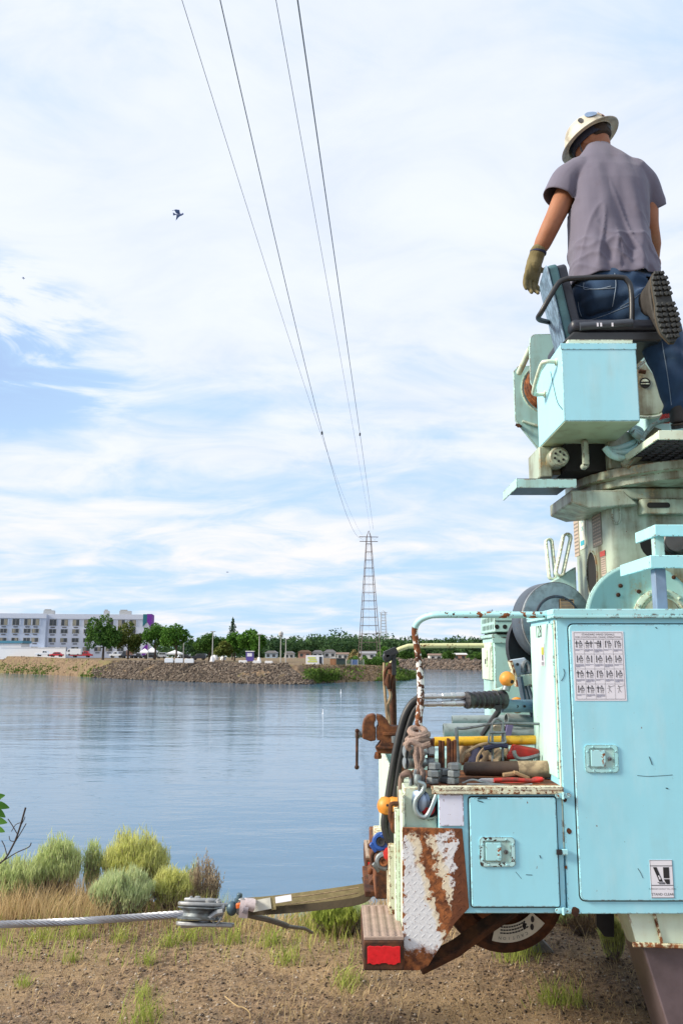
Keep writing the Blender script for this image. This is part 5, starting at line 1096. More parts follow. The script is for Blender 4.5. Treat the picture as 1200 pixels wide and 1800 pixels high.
c = P(1028, 800, 4.02); mb = MB(); mb.box(c.x-.014, 4.0, c.z-.05, c.x+.014, 4.03, c.z+.07); mb.lathe(c+Vector((0,-.01,-.05)), (0,1,0), [(.016,0),(.016,.05)], 14); T('hose_bracket', mb, m_grimy, tur, bev=.003)
# seat box under the operator
bx0, bx1, by0, by1 = .998, 1.338, 3.70, 4.20; bz0, bz1 = P(1050, 740, 3.7).z, P(1050, 603, 3.7).z
mb = MB(); mb.box(bx0, by0, bz0, bx1, by1, bz1); sbox = T('seat_box', mb, paint('seat_box_enamel', (.34, .70, .82), chips=.5, edge=1.0, dirt=.4, dark=True, edger=.006, dirtcol=(.34, .50, .50)), bev=.004); mb = MB(); mb.box(bx0-.003, by0-.003, bz1-.030, bx1+.003, by0-.0005, bz1-.001); T('lid_lip', mb, m_panel, sbox, bev=.001); mb = MB(); mb.tube(curve([(bx0-.001, 3.90, bz0+.30), (bx0-.001, 3.86, bz0+.22), (bx0-.001, 3.80, bz0+.12), (bx0-.001, 3.72, bz0+.06)], 5), .0022, 5); T('scratch', mb, m_scr, sbox); mb = MB(); mb.box(bx0+.003, by0+.003, bz0-.003, bx1-.003, by1-.003, bz0-.0005); T('bounce_tint_plate', mb, paint('bounce_tinted_underside', (.42, .50, .34), chips=.5, edge=0, dirt=.7, dirtcol=(.22, .19, .09)), sbox)  # thin floor plate added: khaki ground bounce put into its paint, plus grime
mb = MB(); mb.box(bx0+.035, by0+.012, bz1+.001, bx1-.008, by1, bz1+.022); T('box_lid', mb, m_cream, sbox, bev=.002)
pts = curve([P(988,630,3.76), P(973,630,3.80)+Vector((-.03,0,0)), P(960,645,3.9)+Vector((-.045,0,0)), P(957,648,3.98)+Vector((0,0,0))], 5)
zH = bz1-.06; mb = MB(); mb.tube(curve([(bx0, 3.78, zH), (bx0-.05, 3.78, zH), (bx0-.065, 3.82, zH-.005), (bx0-.065, 3.98, zH-.07), (bx0-.05, 4.02, zH-.08), (bx0, 4.02, zH-.08)], 5), .0105, 10); mb.lathe((bx0-.008, 3.78, zH), (1,0,0), [(.018,0),(.018,.008)], 12); mb.lathe((bx0-.008, 4.02, zH-.08), (1,0,0), [(.018,0),(.018,.008)], 12); T('grab_handle', mb, m_cream, sbox)
# winch: side plates left of the seat box and rusty rope drum
yw = 4.72; mb = MB(); mb.prism([P(px, py, yw) for px, py in ((902,652),(910,643),(975,640),(990,800),(946,790),(922,760),(905,738))], (0,.02,0)); wp = T('winch_plate', mb, m_worn, bev=.003)
c = P(963, 683, yw); mb = MB(); mb.ring([c+Vector((.155*math.cos(R(9*k)), -.006, .155*math.sin(R(9*k)))) for k in range(40)], [c+Vector((.15*math.cos(R(9*k)), -.006, .15*math.sin(R(9*k)))) for k in range(40)], (0,.007,0)); T('plate_ring', mb, m_cream, wp)
mb = MB(); mb.lathe(c+Vector((0,-.22,0)), (0,1,0), [(.11,0),(.11,.21)], 32); T('rope_drum', mb, m_rustdark, wp)
mb = MB()
for k in range(11):
    rr_ = .128+.006*math.sin(k*2.1); mb.tube([c+Vector((rr_*math.cos(R(12*j)), -.205+.019*k+.002*math.sin(j), rr_*math.sin(R(12*j)))) for j in range(30)], .0098, 6, closed=True)
T('wound_rope', mb, rustmat('rusty_rope', 60., 1.1, .8), wp)
mb = MB(); mb.prism([P(930,620,yw-.28), *arcpts(P(943,598,yw-.28), (1,0,0), (0,0,1), .038, 180, 90, 5), P(985,586,yw-.28), P(1010,700,yw-.28), P(955,700,yw-.28), P(945,692,yw-.28), P(932,672,yw-.28)], (0,.015,0)); T('winch_plate', mb, m_worn, bev=.003)
mb = MB(); mb.tube([P(912,655,yw-.02), P(932,612,yw-.27)], .017, 10); T('tie_bar', mb, m_cream); mb = MB(); mb.tube([P(918,740,yw-.01), P(950,750,yw-.01)], .008, 6); T('weld_rib', mb, m_cream, wp)
mb = MB(); mb.cyl(P(911,748,yw-.03), P(911,748,yw+.03), .012, 8); mb.cyl(P(906,746,yw-.02), P(916,750,yw-.02), .008, 8); T('bolt', mb, m_rustdark, wp)
# plates right of the seat box, with pin hole
yb = 4.35; mb = MB(); mb.prism([P(px, py, yb) for px, py in ((1100,632),(1131,634),(1147,656),(1178,700),(1172,718),(1158,728),(1128,731),(1100,728))], (0,.03,0)); bp = T('boom_plate', mb, m_grimy, bev=.006)
mb = MB(); mb.prism([P(px, py, yb+.18) for px, py in ((1122,622),(1150,632),(1160,655),(1180,697),(1170,720),(1100,720))], (0,.03,0)); T('boom_plate', mb, m_worn, bev=.006)
c = P(1133, 673, yb); mb = MB(); mb.ring([c+Vector((.029*math.cos(R(15*k)), -.004, .029*math.sin(R(15*k)))) for k in range(24)], [c+Vector((.025*math.cos(R(15*k)), -.004, .025*math.sin(R(15*k)))) for k in range(24)], (0,.006,0)); T('pin_ring', mb, m_darkhole, bp); mb = MB(); mb.lathe(c, (0,-1,0), [(.025,0),(.025,.001)], 20); T('pin_hole', mb, m_darkhole, bp); mb = MB(); mb.prism([c+Vector((.022*math.cos(R(a)), -.003, .022*math.sin(R(a)))) for a in range(20, 165, 12)], (0,.001,0)); mb.box(c.x-.022, c.y-.004, c.z-.008, c.x+.022, c.y-.002, c.z-.002); T('pin_head', mb, m_cream, bp)
mb = MB(); mb.tube(curve(PP([(1100,729),(1130,733),(1158,731),(1175,718)], yb-.01), 4), .009, 8); T('weld_bead', mb, m_cream, bp)
mb = MB(); mb.tube(PP([(1121,648),(1133,634),(1143,622)], 4.2), .008, 8); T('stay_rod', mb, m_cream); mb = MB(); mb.cyl(P(1122,652,4.25), P(1134,654,4.25), .012, 8); T('bolt', mb, m_rustdark, bp)
# boom stub reaching away beyond the frame
mb = MB(); mb.box(1.62, 4.38, 2.80, 4.2, 4.62, 3.05); T('boom', mb, m_worn, bev=.01)
# hoses and platform on the right
mb = MB()
for k, o in enumerate((0, 9, 18)): mb.tube(curve(PP([(1062+o*.4,786+o*.2),(1075,800-o*.5),(1100,806-o*1.2),(1122,796-o*1.3),(1128-o*.2,775-o),(1112-o*.6,760-o*.6)], 4.0+.02*k), 5), .017, 10)
T('hydraulic_hose', mb, m_worn); mb = MB(); mb.tube(curve(PP([(1128,775),(1135,760),(1150,745),(1170,739),(1200,735)], 3.95), 5), .010, 8); T('hydraulic_hose', mb, m_worn)
mb = MB()
for k in range(4): mb.tube(curve(PP([(1160+4*k,742),(1172+4*k,722),(1182+4*k,700)], 4.28), 4), .013, 8)
T('red_hose', mb, m_red)
# operator platform: angle-iron frame round an open grating
gx0, gy0, gy1 = 1.38, 3.55, 4.1; zp = P(1155, 770, 3.55).z; zq = P(1155, 757, 3.55).z; gx0 = P(1157, 760, 3.55).x
mb = MB(); mb.box(gx0, gy0, zp-.006, gx0+1.0, gy0+.008, zq+.002); mb.box(gx0, gy0+.0085, zp, gx0+.008, gy1+.1, zq); mb.box(gx0, gy1+.1005, zp, gx0+1.0, gy1+.108, zq); plat = T('operator_platform', mb, m_cream, bev=.002)
mb = MB()
for k in range(14): y = gy0+.03+.045*k; mb.box(gx0+.0085, y, zp+.012, gx0+1.0, y+.012, zq-.004)
for k in range(20): x = gx0+.03+.048*k; mb.box(x, gy0+.0085, zp+.016, x+.012, gy1+.1, zq-.006)
T('grating', mb, m_black, plat)
mb = MB(); mb.tube(PP([(1098,822),(1158,757)], 3.98), .03, 4, up=(0,0,1)); T('platform_arm', mb, m_grimy, plat, bev=.003)
# control levers: two pale slotted handles left of the pedestal
def lever(pa, pb, Y, wpx):
    a, b_ = P(*pa, Y), P(*pb, Y); d = (b_-a); ln = d.length; d.normalize(); n = Vector((-d.z, 0, d.x)); w_ = PXL(wpx, pa[0], pa[1], Y)/2
    o, i = [], []
    for c_, s_, a0 in ((b_, 1, -90), (a, -1, 90)):
        for k in range(7):
            t = R(a0+180*k/6); o.append(c_+n*-w_*math.sin(t)*1.0+d*w_*math.cos(t) if False else c_ + (n*math.sin(t)*-1+d*math.cos(t))*w_); i.append(c_ + (n*math.sin(t)*-1+d*math.cos(t))*w_*.55)
    m = MB(); m.ring(o, i, (0,.05,0)); T('control_lever', m, m_cream, bev=.003)
lever((972, 1012), (966, 952), 4.5, 14); lever((985, 1005), (998, 944), 4.4, 17)
mb = MB(); mb.prism([P(px, py, 4.42) for px, py in ((970,1022),(1012,996),(1015,1085),(965,1085))], (0,.08,0)); T('lever_mount', mb, m_worn, bev=.006)
# ---- hydraulic reel: big dark blue-grey disc with pressed rings, facing us
yr = 4.0; c = P(979, 1092, yr); R0 = PXL(69, 975, 1090, yr); ax = Vector((.28, -1, 0)).normalized()
m_reel = paint('dark_grey_blue_enamel', (.055,.075,.105), chips=1.2, edge=.8, dirt=.6, rough=.35, dark=True, dirtcol=(.03,.03,.035))
prof = [(R0*.9,-.10),(R0*1.0,-.10),(R0*1.0,-.002),(R0*.985,.004),(R0*.94,.004),(R0*.92,-.003),(R0*.68,-.003),(R0*.65,.010),(R0*.60,.010),(R0*.57,-.002),(R0*.2,.0),(.002,.0)]
mb = MB(); mb.lathe(c, ax, prof, 64); reel = T('cable_reel', mb, m_reel, sharp=25)
mb = MB(); mb.lathe(c, ax, [(R0*.975,.0045),(R0*1.0,.0006),(R0*1.004,-.004)], 64); T('bright_rim', mb, m_galv, reel)
u = Vector((0,0,1)); v = ax.cross(u)
for k in range(12): mb = MB(); a = R(30*k+8); mb.lathe(c+(u*math.sin(a)+v*math.cos(a))*R0*.80, ax, [(.006,-.002),(.006,.0005),(.002,.0012)], 8); T('bolt', mb, m_darkhole, reel)
mb = MB(); q0 = c+ax*.008-v*.002+u*R0*.30; fv = -v
mb.prism([q0+fv*.01+u*.0, q0+fv*.085, q0+fv*.085+u*.048, q0+fv*.01+u*.048], ax*.001); mb.mi = 1
for k in range(5): mb.prism([q0+fv*.016+u*(.006+.007*k), q0+fv*.079+u*(.006+.007*k), q0+fv*.079+u*(.009+.007*k), q0+fv*.016+u*(.009+.007*k)], ax*.0016)
mb.mi = 2; mb.prism([q0+fv*.014+u*.040, q0+fv*.081+u*.040, q0+fv*.081+u*.046, q0+fv*.014+u*.046], ax*.0016); T('warning_label', mb, (simple('orange_label', (.62,.34,.16), .6), m_plac2, m_ink), reel)
q0 = c+ax*.008-fv*.03+u*R0*.16; mb = MB(); mb.prism([q0+fv*.02, q0+u*.02, q0-fv*.02, q0-u*.02], ax*.001); T('warning_label', mb, simple('yellow_label', (.60,.45,.04), .6), reel)
mb = MB(); mb.lathe(c+Vector((-.02,.10,-.12)), ax, [(R0*1.05,-.06),(R0*1.1,-.05),(R0*1.1,-.02)], 40); T('reel_guard', mb, m_black, reel)
# ---- pole winch flange: large mint half disc behind the cabinet roof, with hub
yf_ = 3.95; c = P(1128, 1088, yf_); R1 = PXL(98, 1100, 1050, yf_)
mb = MB(); mb.lathe(c, (0,-1,0), [(R1*.97,-.02),(R1,-.016),(R1,.0),(R1*.97,.004),(R1*.93,.004),(R1*.91,0),(R1*.02,0)], 72); fl_ = T('winch_flange', mb, m_worn)
mb = MB(); mb.lathe(P(1162,1085,yf_), (0,-1,0), [(.13,0),(.13,.012),(.115,.016),(.105,.016),(.10,.0055),(.05,.005)], 40); T('hub_ring', mb, m_cream, fl_)
mb = MB(); mb.lathe(P(1164,1082,yf_-.02), (-.4,-1,0), [(.075,-.03),(.08,.02),(.078,.05)], 30); T('hub', mb, m_grimy, fl_)
for k in range(10): mb = MB(); a = R(36*k+10); q = P(1162,1085,yf_); mb.lathe((q.x+.118*math.cos(a), yf_-.016, q.z+.118*math.sin(a)), (0,-1,0), [(.008,0),(.008,.006),(.004,.008)], 8); T('bolt', mb, m_cream, fl_)
for px, py in ((1086,1046),(1122,1040),(1090,1030),(1183,1015)): mb = MB(); mb.lathe(P(px,py,yf_), (0,-1,0), [(.010,0),(.010,.006),(.004,.008)], 8); T('bolt', mb, m_rustdark, fl_)
# ---- two folding step brackets standing on the cabinet roof
def tray(pxl, pyl, Yn, dep, wd, h, name='roof_step'):
    a = P(pxl, pyl, Yn); x0, z1 = a.x, a.z; m = MB(); z0 = z1-h
    m.box(x0, Yn, z0, x0+wd, Yn+.012, z1); m.box(x0, Yn+.0125, z0, x0+.012, Yn+dep, z1); m.box(x0+.0125, Yn+.0125, z1-.008, x0+wd, Yn+dep, z1); return T(name, m, m_paint, bev=.003)
tray(1142, 976, 3.42, .38, .9, .052); tray(1150, 922, 3.62, .25, .9, .05)
mb = MB(); a = P(1165, 1012, 3.44); mb.box(a.x-.045+.02, 3.46, ZC+.022, a.x+.02, 3.51, P(1160, 998, 3.44).z); T('step_post', mb, simple('blue_grey_steel', (.16,.22,.32), .5, var=.25), bev=.003)
mb = MB(); a = P(1159, 960, 3.66); mb.box(a.x-.022, 3.66, P(1155,972,3.66).z-.02, a.x+.022, 3.70, P(1155,925,3.66).z); T('step_post', mb, m_worn, bev=.003)
# ---- operator's seat: back facing the tail, black cushion, tubular arm
m_vinyl, nt, b = newmat('cracked_blue_vinyl'); tc = N(nt, 'ShaderNodeTexCoord').outputs['Object']
vo = N(nt, 'ShaderNodeTexVoronoi', {'Vector': MAPV(nt, tc, (1,1,.35)), 'Scale': 75.}, feature='DISTANCE_TO_EDGE').outputs[0]; f_ = NOISE(nt, MAPV(nt, tc, (55,55,16)), 1, 5, .7)
mk = M(nt, 'MULTIPLY', SS(nt, f_, .46, .54), 1.0)
L(nt, MIX(nt, M(nt, 'MULTIPLY', mk, .75), (.17,.27,.38), (.045,.075,.11)), b.inputs['Base Color']); b.inputs['Roughness'].default_value = .55
L(nt, N(nt, 'ShaderNodeBump', {'Strength': .6, 'Distance': .002, 'Height': f_}).outputs[0], b.inputs['Normal'])
m_teal2 = simple('teal_cracked_vinyl', (.05,.13,.15), .5, var=.5, scale=14, bump=.4); m_cush = simple('black_vinyl', (.022,.026,.040), .45, var=.4, scale=30, bump=.3)
# backrest: a padded slab; tail-facing panel, near edge, cushion towards the right
yn, yf2 = 3.80, 4.05
bk = [P(992,602,yn), P(958,462,yn)]                      # near edge bottom, top
zb0, zb1 = bk[0].z, bk[1].z; xb, xt_ = bk[0].x, bk[1].x
def slab(name, x_off, thick, y0, y1, mat, par=None, top_r=.10, zlo=0., zhi=0.):
    outl = [(y0, 0.+zlo), (y1, 0.+zlo), (y1, 1-.05+zhi), (y1-.02, 1-.01+zhi), (y1-.05, 1+zhi), (y0+.05, 1+zhi), (y0+.02, 1-.01+zhi), (y0, 1-.05+zhi)]
    f = []
    for yy, t in outl: f.append(Vector((xb+(xt_-xb)*t+x_off+.025*(yy-yn)/(yf2-yn), yy, zb0+(zb1-zb0)*t)))
    m = MB(); m.prism(f, (thick, 0, thick*.25)); return T(name, m, mat, par if par else truck, bev=.010, seg=3)
seat = slab('seat_back', .0, .010, yn, yf2, m_vinyl)
slab('seat_back_frame', .0105, .045, yn+.004, yf2-.004, m_teal2, seat); slab('back_cushion', .056, .045, yn+.015, yf2-.02, m_cush, seat, zlo=.18, zhi=.015)
mb = MB(); q = P(1000, 598, 3.78); mb.prism([(1.02,3.74,bz1+.024),(1.47,3.74,bz1+.024),(1.50,3.74,bz1+.075),(1.07,3.74,bz1+.075)], (0,.46,0)); T('seat_pan', mb, m_black, seat, bev=.01)
mb = MB(); mb.box(1.06, 3.735, bz1+.078, 1.52, 4.22, bz1+.135); T('seat_cushion', mb, m_cush, seat, bev=.022, seg=3)
mb = MB(); mb.tube(curve([P(985,548+18,4.02)+Vector((-.06,0,0)), P(946,560,3.86), P(953,545,3.78), P(978,502,3.76), P(990,492,3.76), P(1010,489,3.76), P(1085,487,3.76), P(1102,493,3.76), P(1109,512,3.76), P(1110,560,3.76), P(1107,592,3.78)], 6), .0125, 10); T('arm_tube', mb, m_black, seat)
mb = MB(); mb.tube([P(1018,574,3.74), P(1110,567,3.74)], .020, 10); mb.mi = 1
for px in (1050, 1056, 1076): q = P(px, 570, 3.72); mb.box(q.x-.004, 3.7185, q.z-.010, q.x+.004, 3.7195, q.z+.008)
T('front_tube', mb, (simple('dark_slate_paint', (.05,.06,.08), .45, var=.3), m_whitep), seat)
# ================================================================== TOOLS, ROPES AND FITTINGS ON THE TRUCK'S TAIL
mb = MB(); mb.box(.30, 3.785, .862, .818, 4.35, 1.225); mb.box(.8185, 3.785, .862, 1.6, 4.35, 1.225); T('inner_locker', mb, m_worn, bev=.006)
# two long black hoses dropping from the couplers to the tail
hose = thing('hydraulic_hose', 'pair of thick black hoses looping down the tail, threaded through orange balls', 'hoses', (.25, 3.6, .9))
for l in (((744,1225),(733,1229),(720,1241),(708,1266),(697,1312),(687,1368),(680,1415),(675,1446),(679,1468),(686,1484)), ((744,1238),(734,1242),(724,1258),(713,1292),(704,1330),(696,1378),(690,1418),(686,1455),(690,1478),(697,1490))):
    mb = MB(); mb.tube(curve(PP(l, 3.58), 6), .0145, 12); obj('hose', mb, m_rubber, hose)
for px in (675.5, 690):
    mb = MB(); c = P(px, 1417, 3.57); mb.lathe(c+Vector((.002,0,-.032)), (.12,0,1), [(.012,0),(.026,.006),(.0345,.022),(.036,.034),(.033,.048),(.024,.062),(.012,.067)], 22); ob = obj('stop_ball', mb, m_orange, hose)
    mb = MB(); q = c+Vector((.010,-.0365,.008)); mb.lathe(q, (0,-1,0), [(.005,-.004),(.005,.001)], 8); obj('screw', mb, m_black, ob)
mb = MB(); mb.tube(curve([P(*q, 3.48) for q in ((703,1490),(703,1430),(704,1380),(707,1364),(716,1358),(724,1362))], 6), .011, 10); mb.tube(PP([(703,1490),(700,1600)], 3.48), .010, 10); T('conduit', mb, simple('brown_conduit', (.20,.14,.11), .7, var=.3))
mb = MB(); mb.tube(curve(PP([(703,1365),(722,1364),(721,1400),(718,1430)], 3.42), 6), .010, 10); T('conduit', mb, simple('brown_conduit_dark', (.14,.09,.075), .7, var=.3))
for l in (((700,1413),(688,1414),(686,1424),(687,1444),(700,1445)), ((703,1430),(692,1431),(690,1442),(690,1458),(697,1463),(708,1463))):
    mb = MB(); mb.tube(curve(PP(l, 3.46), 5), .0085, 8); T('step_rung', mb, m_rustdark)
# air couplers, blue and red
def gladhand(label, px, py, Y, mat, tw):
    c = P(px, py, Y); t = thing('air_coupler', label, 'air coupler', c)
    mb = MB(); mb.lathe(c, (-.15,-1,.1), [(.030,-.03),(.036,-.024),(.036,-.004),(.030,.002),(.020,.003),(.016,-.004),(.004,-.006)], 22); obj('body', mb, mat, t)
    mb = MB(); mb.obox(c+Vector((.028*tw, .012, .026)), (.026*tw,0,.012), (0,.014,0), (-.006,0,.014)); mb.obox(c+Vector((-.030, .01, -.024)), (.012,0,-.016), (0,.008,0), (.006,0,.006)); obj('lug', mb, mat, t, bev=.004)
    mb = MB(); mb.lathe(c+Vector((0,-.004,0)), (-.15,-1,.1), [(.017,-.004),(.017,.0035),(.010,.002),(.0095,-.002)], 16); obj('seal', mb, m_rust if mat is not m_blue else m_black, t); return t
gladhand('blue air brake coupler facing outward at the ends of the hoses', 669, 1480, 3.62, m_blue, 1)
g2 = gladhand('grey and red air brake coupler just below the blue one', 674, 1515, 3.60, m_galvd, 1)
c = P(685, 1503, 3.59); mb = MB(); mb.lathe(c, (-.2,-1,.1), [(.026,-.02),(.030,-.01),(.026,.002),(.010,.004)], 9); obj('red_cap', mb, m_red, g2); mb = MB(); mb.tube(curve(PP([(655,1524),(654,1505),(660,1497),(668,1500)], 3.66), 5), .008, 8); obj('loop', mb, m_rustdark, g2)
# rope knot round the foot of the near rail, with strands hanging to a galvanised hook
kn = thing('knotted_rope', 'brown braided rope wound and knotted round the near grab rail foot', 'rope', P(735, 1303, 3.45))
kc = P(734, 1300, 3.47)
for k in range(4):
    mb = MB(); dz_ = .030-.022*k; rr_ = (.030, .040, .048, .044)[k]; mb.tube([kc+Vector((rr_*math.cos(R(15*j)), rr_*.9*math.sin(R(15*j)), dz_+.012*math.sin(R(15*j)+k*1.3))) for j in range(24)], .0125, 8, closed=True); obj('turn', mb, m_rope, kn)
for l in (((722,1318),(716,1312),(722,1304),(740,1312),(756,1308)), ((731,1312),(731,1330),(734,1348),(731,1362),(735,1372)), ((738,1312),(741,1332),(736,1346),(741,1358),(738,1372))):
    mb = MB(); mb.tube(curve(PP(l, 3.37), 5), .0115, 8); obj('strand', mb, m_rope, kn)
hk = thing('hook_block', 'galvanised hook with blue grey sheave hanging below the knotted rope', 'hook', P(740, 1410, 3.34))
def link(c, ln, wd, r, ax, par, mat, name='chain_link'):
    c = Vector(c); ax = Vector(ax).normalized(); up = Vector((0,0,1)); pts = []
    for k in range(20):
        a = 2*math.pi*k/20; x = math.cos(a)*wd/2; z = math.sin(a)*wd/2 + (ln-wd)/2*(1 if math.sin(a) >= 0 else -1); pts.append(c+ax*x+up*z)
    m = MB(); m.tube(pts, r, 7, closed=True, up=(ax.y, -ax.x, .01)); return obj(name, m, mat, par)
link(P(737, 1366, 3.37), .062, .034, .0075, (1,.3,0), hk, m_galvd); link(P(738, 1378, 3.35), .05, .030, .007, (.3,1,0), hk, m_galvd)
m_hook = simple('pale_galvanised', (.34,.42,.44), .4, metal=.5, var=.2, bump=.2)
mb = MB(); mb.tube(curve(PP([(741,1368),(747,1378),(744,1390),(733,1402),(729,1416),(733,1430),(744,1437),(752,1434),(761,1414),(769,1392)], 3.325), 5), [.010]*42+[.008,.006,.005,.004], 10) if False else mb.tube(curve(PP([(733,1362),(733,1374),(745,1380),(742,1392),(732,1404),(729,1418),(734,1431),(744,1437),(752,1432),(760,1415),(769,1392)], 3.325), 5), .0088, 10); obj('hook', mb, m_hook, hk)
mb = MB(); mb.lathe(P(737, 1408, 3.35), (-.8,-1,0), [(.012,-.02),(.036,-.016),(.040,-.012),(.030,-.004),(.030,.004),(.040,.012),(.036,.016),(.012,.02)], 24); obj('sheave', mb, simple('blue_grey_steel_b', (.20,.27,.38), .3, metal=.5, var=.2), hk)
for k in range(5): link(P(722-1.2*k, 1380+12*k, 3.40), .040, .026, .006, (1, .2, 0) if k % 2 else (.2, 1, 0), hk, m_galvd)
mb = MB(); q = P(735, 1440, 3.37); mb.prism([q+Vector((-.026,0,0)), q+Vector((.024,0,0)), q+Vector((.020,0,.022)), q+Vector((-.016,0,.03))], (0,.03,0)); obj('keeper', mb, m_galvd, hk, bev=.003)
# two galvanised shackle pins side by side
for nm, py, lab in (('a', 1321, 'upper galvanised pin with hex nut lying under the knotted rope'), ('b', 1341, 'lower galvanised pin with stamped round end under the knotted rope')):
    t = thing('shackle_pin', lab, 'shackle pin', P(735, py, 3.42), 'galvanised pins at the shelf corner'); a, b_ = P(713, py, 3.40), P(743, py-1, 3.44)
    mb = MB(); mb.cyl(a, b_, .0245, 20); obj('shank', mb, m_galv, t); mb = MB(); mb.lathe(a-Vector((.001,0,0)), (-1,.0,0), [(.0245,0),(.024,.004),(.019,.004),(.018,.001),(.002,.001)], 20); obj('stamped_end', mb, m_galv, t)
    mb = MB(); mb.lathe(b_, (1,.08,0), [(.016,0),(.016,.02),(.022,.0205),(.022,.042),(.016,.045)], 6); obj('nut', mb, m_galv, t)
# stacks of big hex nuts and the rusty rods standing behind them
for k, (px, n_, lab) in enumerate(((762, 3, 'left stack of big grey hex nuts at the shelf corner'), (781, 2, 'middle lower stack of big grey hex nuts on the shelf'), (797, 3, 'right stack of big grey hex nuts beside the wire rack'))):
    yn_ = (3.365, 3.41, 3.36)[k]; c = P(px, 1374, yn_); c.z = ZT+.006; t = thing('nut_stack', lab, 'hex nuts', c, 'stacks of hex nuts')
    for j in range(n_):
        mb = MB(); mb.lathe(c+Vector((random.uniform(-.005,.005), random.uniform(-.005,.005), .0265*j)), (0,0,1), [(.021,0),(.026,.004),(.026,.021),(.021,.0255),(.014,.0256)], 6, ref=(math.cos(.3+1.7*j+k*2.3), math.sin(.3+1.7*j+k*2.3), 0)); obj('nut', mb, m_galvd, t)
rods = ((753,1298,1345), (757,1301,1345), (761,1298,1346), (773,1302,1349), (778,1303,1349), (787,1298,1350), (789.5,1300,1350), (794,1303,1350), (799,1301,1350))
for k, (px, y0, y1) in enumerate(rods):
    mb = MB(); b0 = P(px, y1, 3.44); b0.z = ZT+.006; mb.cyl(b0, P(px, y0, 3.44), .0055 if k not in (3,4,7,8) else .0068, 8); tag(obj('steel_rod', mb, m_rust), ('leftmost','second from left','third from left','fourth from left','fifth from left','fourth from right','third from right','second from right','rightmost')[k]+' of the nine short rusty rods standing behind the hex nuts', 'steel rod', 'rusty rods behind the nuts')
# grey wire rack that holds the pole
wr = thing('wire_rack', 'grey welded wire rack standing along the shelf of the near bin', 'rack', P(880, 1372, 3.62))
yr_ = 3.61
for nm, l, r in (('post', ((806,1376),(804,1330),(802,1280)), .0075), ('post', ((957,1372),(956,1330),(955,1274)), .0062), ('rail', ((802,1280),(815,1281),(840,1277),(875,1272),(955,1273)), .0055), ('loop', ((866,1368),(865,1300),(864,1277),(868,1267),(874,1264),(880,1267),(883,1278),(883,1368)), .0058), ('cross_bar', ((859,1288),(888,1288)), .0055), ('pole_clip', ((860,1288),(859,1300),(861,1306),(886,1306),(887,1298),(886,1288)), .0045)):
    mb = MB(); mb.tube(curve(PP(l, yr_-(.012 if nm in ('cross_bar','pole_clip') else 0)), 5) if len(l) > 2 else PP(l, yr_-.012), r, 8); obj(nm, mb, m_galvd, wr)
# yellow pole
mb = MB(); a, b_ = P(763, 1304, 3.70), P(1010, 1300, 3.70); mb.cyl(a, b_, .0195, 20); t = tag(obj('insulated_pole', mb, m_yellow), 'thick bright yellow fibreglass pole lying in the wire rack', 'pole')
# canvas bag, navy lining
bag = thing('canvas_bag', 'crumpled open tan canvas bag with dark blue lining under the yellow pole', 'bag', P(840, 1340, 3.66))
def cloth(name, pxs, Y, dep, mat, par, amp=.012, seed=0):
    r = np.random.default_rng(seed); n = 14; m = 10; vs = []
    for i in range(n+1):
        for j in range(m+1):
            u, v = i/n, j/m; a, b_, c_, d = [P(*q, Y) for q in pxs]; p = (a*(1-u)+b_*u)*(1-v)+(d*(1-u)+c_*u)*v
            w_ = math.sin(u*9+seed)*math.cos(v*5+u*4+seed*2); vs.append(p+Vector((0, -dep*math.sin(math.pi*u)*math.sin(math.pi*v)**.6 + amp*w_, amp*.7*math.sin(u*14+v*3+seed))))
    mb = MB(); mb.add(vs, [(i*(m+1)+j, (i+1)*(m+1)+j, (i+1)*(m+1)+j+1, i*(m+1)+j+1) for i in range(n) for j in range(m)]); o = obj(name, mb, mat, par); s = o.modifiers.new('thickness', 'SOLIDIFY'); s.thickness = .006; return o
cloth('back_flap', ((800,1343),(850,1342),(850,1308),(802,1306)), 3.74, .03, m_canvas, bag, seed=1)
cloth('lining', ((822,1342),(872,1342),(868,1310),(830,1312)), 3.70, .05, m_navy, bag, seed=2); cloth('flap', ((838,1343),(895,1343),(893,1313),(846,1322)), 3.66, .06, m_canvas, bag, .016, seed=3)
mb = MB(); mb.tube(curve(PP([(812,1340),(815,1326),(830,1316),(846,1309),(860,1308),(848,1318),(840,1330),(838,1340)], 3.62), 6), .006, 6); obj('hem', mb, m_canvas, bag); mb = MB(); mb.tube(curve(PP([(850,1316),(868,1312),(880,1310),(892,1312)], 3.60), 5), .010, 6); obj('strap', mb, m_navy, bag)
mb = MB(); mb.prism([P(px, py, 3.62) for px, py in ((904,1310),(948,1318),(948,1334),(890,1336),(890,1327),(897,1326))], (0,.06,0)); rb = tag(obj('red_tool_case', mb, m_red, bev=.008), 'red painted metal tool with sloping top wedged under the yellow pole', 'tool')
mb = MB(); mb.tube(curve(PP([(903,1320),(905,1328),(911,1334),(925,1334),(948,1328)], 3.58), 6), .0085, 8); tag(obj('hooked_bar', mb, m_galvd), 'grey bent steel bar with hooked end in front of the red tool', 'bar')
t = thing('wrapped_handle', 'thick dark leather covered handle with tan sleeve lying on the shelf', 'tool handle', P(880, 1350, 3.52))
mb = MB(); mb.lathe(P(814, 1352, 3.50), P(912, 1352, 3.50)-P(814, 1352, 3.50), [(.010,0),(.026,.008),(.027,.04),(.030,.16),(.031,.235)], 20); obj('grip', mb, m_leather, t); mb = MB(); mb.cyl(P(909, 1353, 3.50), P(1000, 1352, 3.50), .033, 20); obj('sleeve', mb, m_canvas, t)
t = thing('bolt_cutter', 'long red handled bolt cutter lying along the front of the shelf', 'bolt cutter', P(880, 1374, 3.40))
